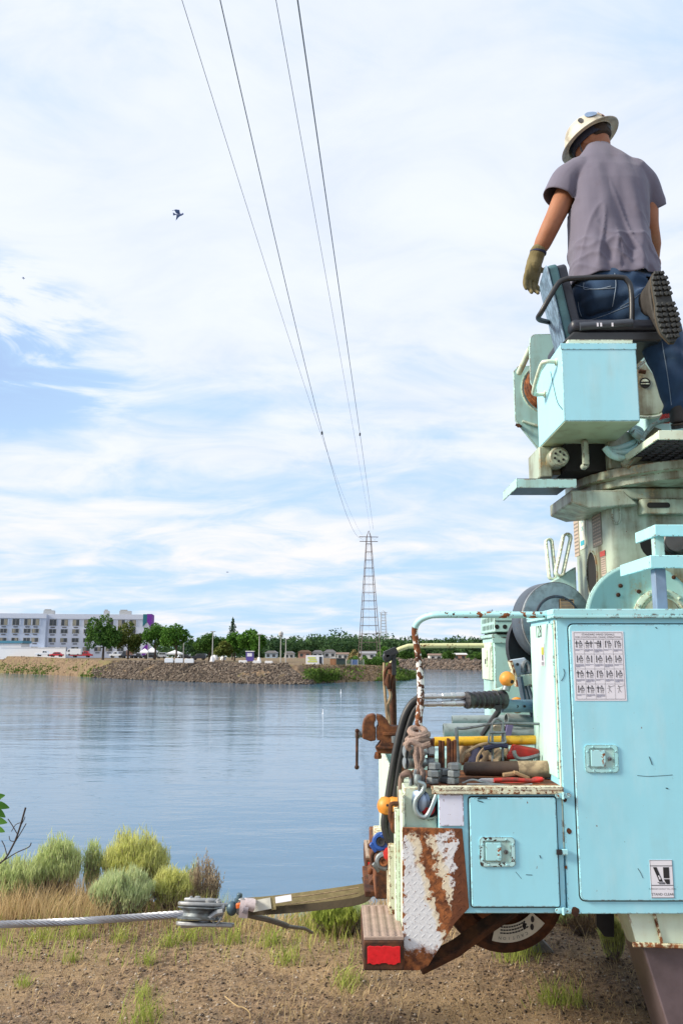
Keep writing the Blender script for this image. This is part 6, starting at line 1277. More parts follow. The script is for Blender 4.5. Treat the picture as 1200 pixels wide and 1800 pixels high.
for k, l in enumerate((((868,1372),(900,1371),(935,1373),(953,1370)), ((868,1375),(900,1378),(930,1378),(948,1377)))): mb = MB(); c_ = curve(PP(l, 3.38+.03*k), 5); mb.tube(c_, .0085, 10); obj('handle', mb, m_red, t)
mb = MB(); mb.prism([P(px, py, 3.385) for px, py in ((840,1372),(846,1369),(868,1369),(872,1372),(872,1376),(862,1377),(846,1375))], (0,.015,0)); obj('jaw', mb, m_chrome, t, bev=.002); mb = MB(); mb.ball(P(945, 1370, 3.42), .016, 10, (1.6,1,.6)); obj('grip_end', mb, m_red, t)
mb = MB(); mb.obox(P(916, 1363, 3.44), (.03,0,-.012), (0,.012,0), (.002,0,.006)); mb.obox(P(897, 1361, 3.45), (.03,0,.004), (0,.015,0), (0,0,.007)); tag(obj('folding_knife', mb, m_wood, bev=.003), 'worn wooden handled knife lying beside the leather handle', 'knife')
mb = MB(); mb.tube(curve(PP([(812,1377),(830,1371),(850,1376),(880,1380),(915,1381),(935,1379)], 3.36), 6), .0035, 6); mb.tube(curve(PP([(820,1379),(850,1379),(900,1383)], 3.34), 6), .003, 6); tag(obj('loose_wire', mb, m_galv), 'loose grey wire strands lying along the shelf edge', 'wire')
# grey pipes behind
def pipe(label, pa, pb, r, n_=20):
    a, b_ = P(*pa), P(*pb); m = MB(); d = (b_-a).normalized(); ln = (b_-a).length; m.lathe(a, d, [(r*.86,.02),(r*.86,0),(r,0),(r,ln)], n_); m.mi = 1; m.lathe(a+d*.018, d, [(r*.85,0),(r*.85,.002)], n_); return tag(obj('grey_pipe', m, (m_pvc, m_darkhole)), label, 'pipe')
pipe('pale grey plastic pipe at the back of the bed, hindmost', (794, 1266, 4.25), (1010, 1264, 4.25), .022); pipe('wide grey plastic pipe in front of the hindmost pipe', (779, 1284, 4.05), (1000, 1282, 4.05), .031)
pipe('dark grey pipe with its open end right of the black bar', (889, 1265, 3.95), (1010, 1274, 4.0), .028); pipe('grey pipe lying low behind the right part of the yellow pole', (880, 1289, 3.95), (1010, 1290, 3.95), .020)
mb = MB(); mb.tube(PP([(846,1294),(878,1247)], 3.85), [.012,.013], 8); tag(obj('pry_bar', mb, m_black), 'slanting black bar leaning on the wide grey pipe', 'bar')
mb = MB(); mb.obox(P(892, 1289, 3.86), (.014,0,.004), (0,.02,0), (.010,0,.04)); tag(obj('cloth_rag', mb, simple('purple_cloth', (.16,.14,.28), .9)), 'small purple rag tucked beside the slanting black bar', 'rag')
mb = MB(); mb.ball(P(875, 1280, 3.88), .022, 12, (1.6,1,.8)); tag(obj('pale_glove', mb, simple('pale_leather', (.5,.42,.32), .9)), 'pale crumpled glove lying against the grey pipe', 'glove')
# hydraulic tool with twin chrome couplings and black wrapped body
ht = thing('hydraulic_tool', 'hydraulic tool with twin chrome couplings, black taped body and blue grey tube', 'hydraulic tool', P(850, 1232, 3.6))
for py in (1224.5, 1237.5):
    a, b_ = P(741, py+.5, 3.60), P(822, py-1.5, 3.66); d = b_-a; ln = d.length; prof = []
    for u0, r in ((0,.009),(.12,.0125),(.30,.0125),(.31,.009),(.36,.0105),(.42,.0105),(.43,.013),(.62,.013),(.63,.0145),(.70,.0145),(.71,.012),(.78,.0145),(.97,.0145),(1,.010)): prof.append((r, ln*u0))
    mb = MB(); mb.lathe(a, d, prof, 16); obj('coupling', mb, m_chrome, ht, sharp=25)
mb = MB(); a, b_ = P(818, 1231, 3.64), P(884, 1230, 3.74); d = b_-a; ln = d.length; mb.lathe(a, d, [(.022,0),(.034,.002),(.036,.012)]+[(.031+.0035*math.sin(k*1.9)+.007*k/22, .012+ (ln-.02)*k/22) for k in range(1, 22)]+[(.040,ln),(.02,ln+.01)], 22); obj('taped_body', mb, simple('black_tape', (.016,.016,.022), .35, bump=.7, bscale=90, dist=.006), ht)
mb = MB(); mb.prism([P(px, py, 3.63) for px, py in ((818,1238),(824,1238),(822,1247),(819,1246))], (0,.01,0)); mb.prism([P(px, py, 3.68) for px, py in ((866,1240),(882,1240),(880,1252),(872,1250))], (0,.01,0)); obj('tape_end', mb, m_black, ht)
a, b_ = P(881, 1241, 3.76), P(1000, 1242, 3.86); mb = MB(); mb.cyl(a, b_, .0275, 20); mb.cyl(a, a+(b_-a)*.12, .0285, 20); tb = obj('tube', mb, simple('blue_grey_enamel', (.13,.22,.30), .45, var=.25, scale=14, bump=.1), ht)
for px in (897, 909, 922): q = P(px, 1242, 3.75); mb = MB(); mb.lathe(q+Vector((0,.004,0)), (0,-1,0), [(.006,0),(.006,.0015)], 10); obj('hole', mb, m_darkhole, tb)
mb = MB(); mb.tube(curve(PP([(866,1217),(880,1213),(890,1208),(890,1200)], 3.74), 5), [.012]*10+[.014]*6, 10); obj('trigger_handle', mb, m_worn, ht)
mb = MB(); mb.tube(curve(PP([(888,1214),(890,1208),(892,1200)], 3.72), 4), .017, 10); obj('dark_neck', mb, m_galvd, ht)
def oball(label, px, py, Y, r):
    c = P(px, py, Y); mb = MB(); mb.ball(c, r, 24); t = tag(obj('orange_ball', mb, m_orange), label, 'ball'); mb = MB(); mb.lathe(c+Vector((r*.45,-r*.84,-r*.3)), (.45,-.84,-.3), [(r*.26,0),(r*.26,.003)], 8); obj('bolt_hole', mb, m_darkhole, t)
oball('round orange rubber stop ball in front of the far cabinet', 891, 1194, 3.72, .033); oball('second orange stop ball half hidden behind the blue grey tube', 909, 1240, 3.92, .036)
mb = MB(); mb.prism([P(px, py, 3.9) for px, py in ((897,1160),(922,1156),(930,1166),(936,1192),(910,1196))], (0,.02,0)); t = T('slotted_bracket', mb, simple('blue_white_enamel', (.42,.50,.60), .5, var=.1), bev=.003)
mb = MB(); q = P(909, 1168, 3.9); mb.lathe(q, (0,-1,0), [(.007,0),(.007,.003)], 10); T('bolt', mb, m_black, t); mb = MB(); mb.tube(curve(PP([(920,1182),(920,1170),(924,1164),(929,1170),(930,1182),(924,1184)], 3.89), 5), .011, 8); T('ring', mb, m_galvd, t)
mb = MB(); mb.prism([P(px, py, 3.86) for px, py in ((914,1187),(960,1182),(960,1204),(918,1206))], (0,.08,0)); T('support_arm', mb, m_cream, bev=.004); mb = MB(); mb.tube(PP([(913,1190),(922,1240)], 3.82), .013, 8); m_slate = simple('slate_steel', (.07,.10,.14), .5, var=.3); T('linkage_rod', mb, m_slate); mb = MB(); mb.tube(PP([(922,1206),(936,1260)], 3.95), .010, 8); T('linkage_rod', mb, m_slate); mb = MB(); mb.tube(PP([(928,1206),(944,1258)], 3.98), .008, 8); T('linkage_rod', mb, m_slate); mb = MB(); mb.prism([P(px, py, 3.84) for px, py in ((896,1162),(900,1161),(914,1206),(909,1208))], (0,.06,0)); T('bracket_edge', mb, m_rustlip)
# ================================================================== THE ANCHOR LINE: wire rope, sheave block, swivel, webbing sling
YR = 4.1
ro = thing('wire_rope', 'thick grey twisted wire rope running in from the left edge', 'wire rope', P(0, 1622, YR))
A_, B_ = P(-120, 1629, YR), P(342, 1605.5, YR); d = (B_-A_); ln = d.length; d.normalize(); u = Vector((0,1,0)); v = d.cross(u).normalized(); u = v.cross(d); rr_ = .0108
for k in range(7):
    n = int(ln/.007); mb = MB(); mb.tube([A_+d*(ln*i/n)+(u*math.cos(ln*i/n/.165*6.2832+k*.8976)+v*math.sin(ln*i/n/.165*6.2832+k*.8976))*rr_ - Vector((0,0,.010*math.sin(math.pi*i/n))) for i in range(n+1)], .0058, 5); obj('strand', mb, m_galv2 if False else simple('rope_wire', (.30,.31,.34), .4, metal=.7, var=.2) if k == 0 else bpy.data.materials['rope_wire'], ro)
mb = MB(); mb.tube([A_+d*(ln*i/40)-Vector((0,0,.010*math.sin(math.pi*i/40))) for i in range(41)], .0105, 8); mb.tube([A_, A_-d*3, A_-d*9+Vector((0,0,-.3))], .0155, 8); obj('core', mb, bpy.data.materials['rope_wire'], ro)
bc = P(352, 1606, YR); bk_ = thing('sheave_block', 'heavy grey open sheave block joining the wire rope to the swivel', 'sheave block', bc)
m_cast = simple('cast_grey_steel', (.30,.31,.32), .5, metal=.55, var=.3, scale=30, bump=.5)
zu = Vector((.04,.25,1)).normalized()
mb = MB(); mb.lathe(bc, zu, [(.03,-.026),(.100,-.026),(.104,-.022),(.080,-.012),(.074,0),(.080,.012),(.104,.022),(.100,.026),(.03,.026)], 40); obj('sheave', mb, m_galvd, bk_)
def plate(zoff, thick, outline):
    m = MB(); xx = (Vector((1,0,0))-zu*zu.x).normalized(); yy = zu.cross(xx); m.prism([bc+xx*a+yy*b+zu*zoff for a, b in outline], zu*thick); return m
out_ = [(-.10,-.03),(-.085,-.06),(-.03,-.085),(.05,-.075),(.11,-.04),(.155,-.03),(.155,.03),(.11,.04),(.05,.075),(-.03,.085),(-.085,.06),(-.10,.03)]
obj('cheek_plate', plate(.030, .016, out_), m_cast, bk_, bev=.005); obj('cheek_plate', plate(-.052, .018, out_), m_cast, bk_, bev=.005)
mb = plate(.0465, .016, [(-.075,-.03),(-.02,-.045),(.06,-.035),(.09,0),(.06,.035),(-.02,.045),(-.075,.03)]); obj('hinge_cap', mb, m_cast, bk_, bev=.006); mb = MB(); mb.prism([P(px, py, YR-.02) for px, py in ((327,1586),(331,1580),(335,1577),(340,1583),(342,1588))], (0,.025,0)); obj('lug', mb, m_cast, bk_, bev=.003); mb = MB(); mb.lathe(P(347,1584,YR), zu, [(.014,0),(.014,.016),(.008,.02)], 6); mb.lathe(P(369,1585,YR-.02), zu, [(.02,-.01),(.024,.004),(.01,.014)], 10); obj('nut', mb, m_cast, bk_)
mb = MB(); mb.tube(curve(PP([(318,1627),(340,1626),(356,1622),(370,1613),(380,1606),(392,1603)], YR-.06), 6), .013, 8); obj('lower_arm', mb, m_cast, bk_); mb = MB(); mb.tube(curve(PP([(378,1612),(375,1622),(377,1628),(384,1622),(390,1612)], YR-.06), 5), .006, 8); obj('latch', mb, m_cast, bk_)
mb = MB(); a, b_ = P(376,1595,YR-.02), P(396,1596,YR-.02); mb.cyl(a, b_, .020, 14); mb.cyl(P(384,1584,YR-.02), P(384,1609,YR-.02), .013, 12); mb.obox(P(377,1589,YR-.01), (.022,0,.006), (0,.02,0), (-.002,0,.014)); mb.obox(P(385,1606,YR-.03), (.02,0,.0), (0,.02,0), (0,0,.012)); obj('yoke', mb, m_cast, bk_, bev=.004)
sw = thing('swivel_shackle', 'blue grey ball swivel with shackle and orange tag beside the block', 'swivel', P(410, 1594, YR)); m_sw = simple('blue_grey_swivel', (.055,.10,.13), .45, metal=.3, var=.3, bump=.3)
mb = MB(); mb.ball(P(407.5, 1597.5, YR-.04), .027, 20, (.9,1,1.15)); obj('ball', mb, m_sw, sw)
mb = MB(); mb.tube(curve(PP([(412,1592),(417,1600),(424,1607),(432,1603),(434,1592),(429,1583),(421,1584),(416,1594)], YR-.04), 5), .0095, 10); obj('shackle', mb, m_cast, sw); mb = MB(); mb.lathe(P(420,1583,YR-.03), (.1,0,1), [(.017,-.014),(.02,-.01),(.02,.006),(.013,.007),(.012,.022),(.014,.024),(.010,.03)], 10); obj('pin', mb, m_sw, sw); mb = MB(); mb.obox(P(420,1592.5,YR-.07), (.012,0,.002), (0,.01,0), (-.001,0,.010)); obj('orange_tag', mb, simple('orange_plastic', (.75,.16,.03), .5), sw, bev=.003)
sl_ = thing('webbing_sling', 'olive webbing lifting sling stretched from swivel to truck bracket', 'sling', P(540, 1585, YR))
m_web, nt, b = newmat('olive_webbing'); tc = N(nt, 'ShaderNodeTexCoord').outputs['Object']; wv = NOISE(nt, MAPV(nt, tc, (30, 60, 60)), 1, 4, .6)
L(nt, MIX(nt, SS(nt, wv, .3, .7), (.19,.155,.075), (.27,.225,.115)), b.inputs['Base Color']); b.inputs['Roughness'].default_value = .9; L(nt, N(nt, 'ShaderNodeBump', {'Strength': .6, 'Distance': .003, 'Height': NOISE(nt, MAPV(nt, tc, (160,400,400)), 1, 2)}).outputs[0], b.inputs['Normal'])
m_webd = simple('dark_webbing', (.055,.042,.024), .9, var=.35, bump=.5)
def ribbon(pts, width, thick, wvec, name, mat, par):
    m = MB(); pts = [Vector(p) for p in pts]; vs = []; n = len(pts)
    for i, p in enumerate(pts):
        t = (pts[min(i+1,n-1)]-pts[max(i-1,0)]).normalized(); w_ = Vector(wvec); w_ = (w_-t*w_.dot(t)).normalized(); b_ = t.cross(w_)
        vs += [p+w_*width/2+b_*thick/2, p-w_*width/2+b_*thick/2, p-w_*width/2-b_*thick/2, p+w_*width/2-b_*thick/2]
    m.add(vs, [(4*i+k, 4*i+(k+1)%4, 4*i+4+(k+1)%4, 4*i+4+k) for i in range(n-1) for k in range(4)]+[(3,2,1,0), (4*n-4,4*n-3,4*n-2,4*n-1)]); return obj(name, m, mat, par, sharp=30)
ribbon(curve([P(430,1591,YR-.03), P(480,1587,YR-.02), P(560,1577,YR), P(640,1565,YR+.02), P(668,1556,YR+.04)], 5), .056, .008, (0,.45,.9), 'band', m_web, sl_)
ribbon(curve([P(430,1603,YR-.05), P(480,1601,YR-.055), P(560,1594,YR-.06), P(630,1584,YR-.07), P(652,1570,YR-.06), P(662,1560,YR-.02), P(668,1553,YR+.05)], 5), .032, .008, (0,.35,.95), 'band', m_webd, sl_)
ribbon(curve([P(640,1553,YR+.06), P(652,1548,YR+.04), P(660,1546,YR+.02)], 5), .05, .02, (0,.3,.95), 'band', m_webd, sl_)
mb = MB()
for k in range(2): mb.tube(curve([P(500,1579.5+12*k,YR-.062), P(560,1572+11*k,YR-.055), P(630,1561+9*k,YR-.04)], 5), .0022, 5)
obj('stitching', mb, m_canvas, sl_)
ribbon([P(444,1594,YR-.075), P(476,1588,YR-.075)], .046, .003, (0,.30,.95), 'sleeve_end', simple('dirty_white_sleeve', (.5,.5,.46), .7, var=.3), sl_); ribbon([P(484,1583,YR-.075), P(512,1578.5,YR-.075)], .026, .003, (0,.35,.95), 'white_label', m_whitep, sl_); ribbon([P(476,1590,YR-.072), P(484,1588.5,YR-.072)], .05, .003, (0,.3,.95), 'keeper', m_web, sl_)
tp_ = thing('cloth_tie', 'faded pinkish cloth strip tied round the sling eye and swivel', 'cloth tie', P(432, 1595, YR)); m_tape = simple('faded_pink_cloth', (.46,.40,.42), .9, var=.25, scale=60, bump=.4)
ribbon(curve([P(431,1583,YR-.10), P(429,1596,YR-.11), P(427,1614,YR-.10)], 4), .040, .004, (1,0,.1), 'tail', m_tape, tp_); ribbon(curve([P(438,1580,YR-.06), P(441,1583,YR-.10), P(440,1594,YR-.115), P(437,1601,YR-.10)], 4), .042, .004, (1,0,-.1), 'turn', m_tape, tp_); ribbon(curve([P(434,1582,YR-.09), P(433,1596,YR-.115), P(429,1606,YR-.11)], 4), .022, .005, (1,0,.2), 'turn', simple('grey_cloth', (.26,.24,.28), .9, var=.3), tp_)
mb = MB(); q = [P(418,1603,YR-.03), P(440,1610,YR), P(470,1617,YR+.05), P(496,1625,YR+.1), P(505,1629,YR+.12)]; mb.tube(curve(q, 5), .0125, 10); mb.tube(curve([q[-1], P(520,1631,YR+.3), P(535,1633,YR+.5), P(548,1640,YR+.75)], 5), .0085, 8); tag(obj('rope_tail', mb, simple('dull_rope', (.16,.15,.14), .6, metal=.3, var=.3)), 'dark rope tail hanging from the swivel down to the grass', 'rope tail')
# ================================================================== NEAR GROUND COVER AND SHRUBS
r = np.random.default_rng(77)
def scatter(n, x0, x1, y0, y1): x = r.uniform(x0, x1, n); y = r.uniform(y0, y1, n); return np.stack([x, y, gheight(x, y)], -1)
m_peb = stonemat('gravel_stone', [(.22,.155,.105),(.10,.065,.044),(.30,.225,.16),(.055,.04,.03),(.17,.115,.072),(.42,.36,.30),(.14,.098,.068),(.08,.056,.038)], 30.)
pp = scatter(26000, -2.9, 4.4, 3.7, 7.1); keep = vnoise(pp[:,0], pp[:,1], 1.7, 41) + .25*r.random(len(pp)) > .24; stones(pp[keep]+np.array([0,0,.001]), .0085, m_peb, 'gravel', squash=.6, seed=6)
def blades(bases, length, width, lean, seed, segs=1, curl=.3):
    """thin bent grass blades: two quads each"""
    g_ = np.random.default_rng(seed); n = len(bases); b0 = np.asarray(bases); a = g_.random(n)*6.283; l = length*(.5+g_.random(n)) if np.isscalar(length) else length
    ln = lean*(.3+g_.random(n)) if np.isscalar(lean) else lean
    dr = np.stack([np.cos(a), np.sin(a), np.zeros(n)], -1); wd = np.stack([-np.sin(a+g_.normal(0,.8,n)), np.cos(a), np.zeros(n)], -1)*(width*(.6+.8*g_.random(n)))[:, None]
    up = np.array([0,0,1.])
    m_ = b0 + dr*(l*np.sin(ln*.6)*.5)[:, None] + up*(l*np.cos(ln*.6)*.5)[:, None]
    t_ = m_ + dr*(l*np.sin(ln*(1+curl))*.5)[:, None] + up*(l*np.cos(np.minimum(ln*(1+curl), 1.9))*.5)[:, None]
    v = np.stack([b0-wd, b0+wd, m_-wd*.8, m_+wd*.8, t_-wd*.15, t_+wd*.15], 1); k = (np.arange(n)*6)[:, None]
    f = np.concatenate([k+np.array([[0,1,3,2]]), k+np.array([[2,3,5,4]])], 1).reshape(-1, 4); return v.reshape(-1, 3), f
m_straw = leafmat('dry_straw', (.46,.33,.16), (.70,.55,.32), 3., .4); m_strawd = leafmat('dead_grass', (.18,.12,.066), (.40,.28,.16), 3., .15)
m_tuft = leafmat('yellow_green_grass', (.20,.28,.04), (.46,.50,.12), 6., .3); m_brush = leafmat('rabbitbrush_leaf', (.42,.52,.22), (.68,.72,.38), 4., .45); m_brush2 = leafmat('yellow_rabbitbrush_leaf', (.48,.52,.15), (.72,.71,.31), 4., .45); m_brush3 = leafmat('grey_sage_leaf', (.42,.52,.26), (.66,.71,.42), 4., .45)
m_twig = simple('woody_twig', (.28,.21,.18), .9, var=.3); m_twigd = simple('dark_twig', (.06,.05,.05), .9)
pp = scatter(24000, -2.9, 4.4, 3.7, 7.0); dn = vnoise(pp[:,0], pp[:,1], 1.1, 43); pp = pp[dn + .3*r.random(len(pp)) > .42]
v, f = blades(pp, .05, .0016, 1.5, 44); npobj('dry_litter', v, f, m_strawd, kind='stuff')
pp = scatter(15000, -2.9, 4.4, 4.2, 7.0); dn = vnoise(pp[:,0], pp[:,1], .8, 45); edge = (pp[:,1]-5.0)*.12; pp = pp[dn + edge + .25*r.random(len(pp)) > .70]
v, f = blades(pp, .10, .0014, .7, 46); npobj('dry_grass', v, f, m_straw, kind='stuff')
pp = scatter(15000, -2.9, 4.4, 3.7, 6.6); dn = vnoise(pp[:,0], pp[:,1], 1.6, 47); pp = pp[dn + .35*r.random(len(pp)) > .58]
v, f = blades(pp, .045, .0015, 1.55, 48); npobj('straw_litter', v, f, m_straw, kind='stuff')
# thick dead grass along the bank edge
def strip(name, px0, px1, n, h, Y0, Y1, mat, seed, w_=.0017, lean=.55, lo=None):
    x0, x1 = P(px0, 1590, 6).x, P(px1, 1590, 6).x; q = scatter(n, x0, x1, Y0, Y1); dn = vnoise(q[:,0], q[:,1], 2.2, seed); q = q[dn + .5*r.random(n) > .62]; v, f = blades(q, h, w_, lean, seed); npobj(name, v, f, mat, kind='stuff')
strip('dry_grass', 10, 215, 2300, .17, 5.6, 6.3, m_straw, 51); strip('dry_grass', -80, 330, 1500, .09, 5.4, 6.3, m_strawd, 52); strip('dry_grass', 330, 680, 1600, .11, 5.5, 6.4, m_straw, 53); strip('dry_grass', 960, 1190, 7000, .30, 5.8, 7.4, m_strawd, 54); strip('dry_grass', 960, 1240, 2500, .22, 5.8, 7.4, m_straw, 55)
strip('dry_grass', 600, 1000, 2500, .12, 5.6, 6.6, m_strawd, 56); strip('green_grass', -60, 640, 2600, .09, 5.0, 6.3, m_tuft, 57); strip('green_grass', 350, 640, 1500, .13, 5.7, 6.4, m_tuft, 58); strip('green_grass', 930, 1200, 1600, .16, 5.8, 7.2, m_tuft, 59)
# rabbitbrush: woody stems that fan out, dense upright leaf plumes on top; every bush its own thing
def bush(label, px0, px1, ptop, pbase, Yd, mat, n=300, seed=0, woody=.5, plumes=26, dead=False):
    base = P((px0+px1)/2, pbase, Yd); zb = float(gheight(base.x, Yd)); base.z = zb; top = P((px0+px1)/2, ptop, Yd).z; h = top-zb; wd = PXL(px1-px0, 600, 1500, Yd)/2
    g_ = np.random.default_rng(seed); t = thing('rabbitbrush', label, 'shrub', base); ang = g_.random(n)*6.283; q = np.sqrt(g_.random(n)); q = q**.8
    hx = np.cos(ang)*q; hy = np.sin(ang)*q*.75; hz = (1 - .42*q**2.4)*(.80+.24*g_.random(n)); cl_ = ((ang*1.43).astype(int)*3 + (q > .55)*2 + (q > .8)).astype(int) % 17; hz *= (.80+.28*g_.random(17))[cl_]; hx = hx*(.9+.2*g_.random(17))[cl_]
    tip = np.stack([base.x+hx*wd, base.y+hy*wd, zb+hz*h], -1); root = np.stack([base.x+hx*wd*.22, base.y+hy*wd*.22, np.full(n, zb-.02)], -1)
    mid = root*.45+tip*.55 + np.stack([hx*wd*.10, hy*wd*.10, np.full(n, -h*.03)], -1)
    # stems
    V_, F_ = [], []; s = .0024
    for A1, B1, w0 in ((root, mid, 1.3), (mid, tip, .8)):
        o = np.array([1.,0,0])*s*w0; o2 = np.array([0,1.,0])*s*w0; k = len(V_)*0
        vv = np.stack([A1-o, A1+o, B1+o*.7, B1-o*.7, A1-o2, A1+o2, B1+o2*.7, B1-o2*.7], 1); V_.append(vv.reshape(-1, 3))
    nn = 8*n; F_ = [np.arange(n)[:, None]*8+np.array([[0,1,2,3,4,5,6,7]])]; F_ = np.concatenate([F_[0], F_[0]+nn]).reshape(-1, 4)
    npobj('stem', np.concatenate(V_), F_, m_twig, t)
    # leaves: plumes on the upper part of each stem
    pl = []
    lo = woody
    for k in range(plumes):
        u = lo+(1-lo)*g_.random(n)**.8; u = np.where(u < .55, u, u); p = np.where((u < .55)[:, None], root+(mid-root)*(u/.55)[:, None], mid+(tip-mid)*((u-.55)/.45)[:, None]); pl.append(p+g_.normal(0, h*.030, (n, 3))+np.array([0,0,.01]))
    pl = np.concatenate(pl); v, f = blades(pl, .042 if not dead else .022, .0023, .5, seed+1); npobj('foliage', v, f, mat, t); return t
bush('grey green round topped shrub at the left of the bank edge group', 54, 140, 1468, 1572, 6.2, m_brush, 270, 101, .64)
bush('widest tall yellow green shrub with bare purple stems on the bank edge', 174, 296, 1461, 1576, 6.35, m_brush2, 400, 102, .66)
bush('slim pale shrub standing between the two tall round shrubs', 145, 174, 1471, 1560, 6.3, m_brush, 70, 103, .4)
bush('low broad grey green shrub in front of the widest tall one', 158, 268, 1533, 1608, 5.85, m_brush3, 380, 104, .35)
bush('low pale green shrub at the left frame edge', -30, 70, 1508, 1600, 6.05, m_brush, 240, 105, .5)
bush('bright yellow green low shrub right of the broad grey green one', 266, 336, 1530, 1602, 6.0, m_brush2, 240, 106, .3)
bush('dry pinkish brown sparse shrub standing right of the yellow green one', 328, 388, 1500, 1592, 6.15, leafmat('dry_pink_leaf', (.36,.28,.19), (.54,.45,.30), 4., .35), 130, 107, .25, 30, True)
bush('small grey shrub behind the pink sparse one on the bank edge', 316, 356, 1512, 1580, 6.3, m_brush3, 90, 112, .35)
bush('bright green shrub left of the truck step at the bank edge', 545, 640, 1592, 1650, 5.5, m_tuft, 320, 108, .2, 22)
bush('grey dry shrub tight against the truck step', 608, 652, 1586, 1655, 5.5, m_brush3, 110, 109, .4, 16)
bush('green shrub under the truck bin beside the outrigger', 1058, 1100, 1622, 1698, 5.0, m_brush2, 170, 110, .15)
bush('low green clump seen under the bin just right of the wheel', 968, 1040, 1600, 1645, 5.55, m_brush, 170, 111, .3)
bush('grey bare twiggy shrub in the dry grass under the bin', 1000, 1060, 1608, 1662, 5.4, m_strawd, 120, 113, .3, 10, True)
# small green tufts in the gravel
tufts = ((250,1785,.8),(260,1690,.35),(75,1655,.4),(140,1650,.6),(215,1655,.45),(330,1650,.9),(295,1662,.45),(400,1655,.7),(475,1665,.6),(505,1690,.55),(555,1640,.8),(610,1730,.6),(905,1700,.7),(925,1688,.45),(970,1770,.7),(1005,1772,.5),(250,1745,.3),(40,1730,.22),(125,1690,.2))
tuft_labels = ['largest pale grass tuft at the bottom edge, below the sheave block', 'small tuft in bare gravel left of the sheave block', 'tuft touching the underside of the wire rope near the left edge', 'broad tuft right under the wire rope, left of centre rope', 'smaller tuft between two broad ones under the wire rope', 'widest feathery tuft right below the sheave block', 'small tuft just left of the feathery one below the sheave block', 'tuft below the orange tagged swivel', 'tuft below the hanging rope tail', 'low tuft in gravel below and right of the hanging rope tail', 'tall tuft between rope tail and truck step', 'lone tuft in the gravel left of the red step reflector', 'tuft in the gravel beneath the hanging rusty wheel', 'small tuft close behind the hanging rusty wheel', 'broad tuft at the bottom right beside the outrigger leg', 'small tuft between the broad one and the outrigger leg', 'tiny tuft in the middle of the foreground gravel', 'tiny tuft at the far left of the foreground gravel', 'tiniest tuft in the left foreground gravel']
for k, (px, py, s) in enumerate(tufts):
    c = PZ(px, py, 0.0); g_ = np.random.default_rng(300+k); n = int(110*s+24); b0 = np.stack([c.x+g_.normal(0,.055*s+.012,n), c.y+g_.normal(0,.05*s+.01,n), np.zeros(n)], -1); b0[:,2] = gheight(b0[:,0], b0[:,1]); v, f = blades(b0, .10*s+.045, .0017, .75, 400+k)
    tag(npobj('grass_tuft', v, f, m_tuft), tuft_labels[k], 'grass tuft', 'grass tufts in the gravel')
# leafy branch and bare twigs reaching in at the left edge
br = thing('leafy_branch', 'bright green leafy branch poking in at the left edge above the shrubs', 'branch', P(-30, 1440, 5.4))
mb = MB(); mb.tube(curve([P(-150,1560,5.4), P(-80,1480,5.4), P(-20,1430,5.4), P(4,1412,5.4)], 5), [.012]*8+[.006]*8, 6); mb.tube(curve([P(-60,1462,5.4), P(-25,1455,5.4), P(2,1456,5.4)], 5), .004, 5); obj('twig', mb, m_twig, br)
m_bleaf = leafmat('bright_green_leaf', (.05,.15,.02), (.10,.26,.04), 8., .35)
def leaf(par, base, tip, wd, mat, bend=.2):
    base, tip = Vector(base), Vector(tip); d = tip-base; ln = d.length; d.normalize(); s = d.cross(Vector((0,-1,.3))).normalized(); n = s.cross(d); m = MB(); vs = []
    for k in range(7):
        t = k/6; w_ = wd*math.sin(math.pi*min(1, t*.93+.04))**.8*(1-t*.25); c = base+d*ln*t - n*bend*ln*t*t; vs += [c-s*w_+n*w_*.25, c, c+s*w_+n*w_*.25]
    m.add(vs, [q for k in range(6) for q in ((3*k,3*k+1,3*k+4,3*k+3),(3*k+1,3*k+2,3*k+5,3*k+4))]); obj('leaf', m, mat, par)
for a, b_, w_ in (((-12,1404),(7,1398),.022),((-14,1412),(15,1420),.025),((-12,1420),(8,1437),.024),((-16,1440),(9,1446),.026),((-10,1455),(6,1462),.02),((-30,1430),(-4,1404),.024),((-26,1452),(2,1430),.022)): leaf(br, P(*a, 5.4+random.uniform(-.05,.05)), P(*b_, 5.4+random.uniform(-.05,.05)), w_, m_bleaf)
dt = thing('bare_twig', 'dark bare branching twig reaching up from the left edge beside the leafy branch', 'twig', P(-40, 1530, 5.6))
mb = MB()
for l, r_ in ((((-60,1545),(0,1518),(22,1488),(34,1458),(45,1420)), .006), (((22,1488),(38,1462),(46,1448)), .003), (((0,1518),(28,1500),(50,1490),(55,1482)), .0035), (((12,1503),(8,1488),(3,1478)), .003), (((30,1466),(22,1452),(14,1440)), .003), (((34,1456),(42,1442),(44,1436)), .0025), (((26,1480),(18,1478),(16,1470)), .0025), (((38,1446),(28,1450),(20,1462)), .0025)): mb.tube(curve(PP(l, 5.6), 5), r_, 5)
obj('branch', mb, m_twigd, dt)
# wheel chock of grey wood by the hanging wheel
mb = MB(); q = PZ(940, 1676, 0.03); mb.prism([(q.x, q.y, 0), (q.x+.12, q.y, 0), (q.x+.12, q.y, .02), (q.x+.04, q.y, .10), (q.x, q.y, .10)], (0,.12,0)); tag(obj('wheel_chock', mb, simple('grey_wood', (.19,.18,.17), .9, var=.3, bump=.4), bev=.006), 'grey wedge shaped wooden block standing on the ground behind the rusty wheel', 'wheel chock')
mb = MB(); mb.tube(curve([PZ(x, y, .012) for x, y in ((395,1752),(415,1768),(428,1772),(438,1780),(440,1792))], 5), .003, 5); tag(obj('dry_stalk', mb, m_straw), 'pale curved dry stalk lying on the gravel in the foreground', 'stalk')
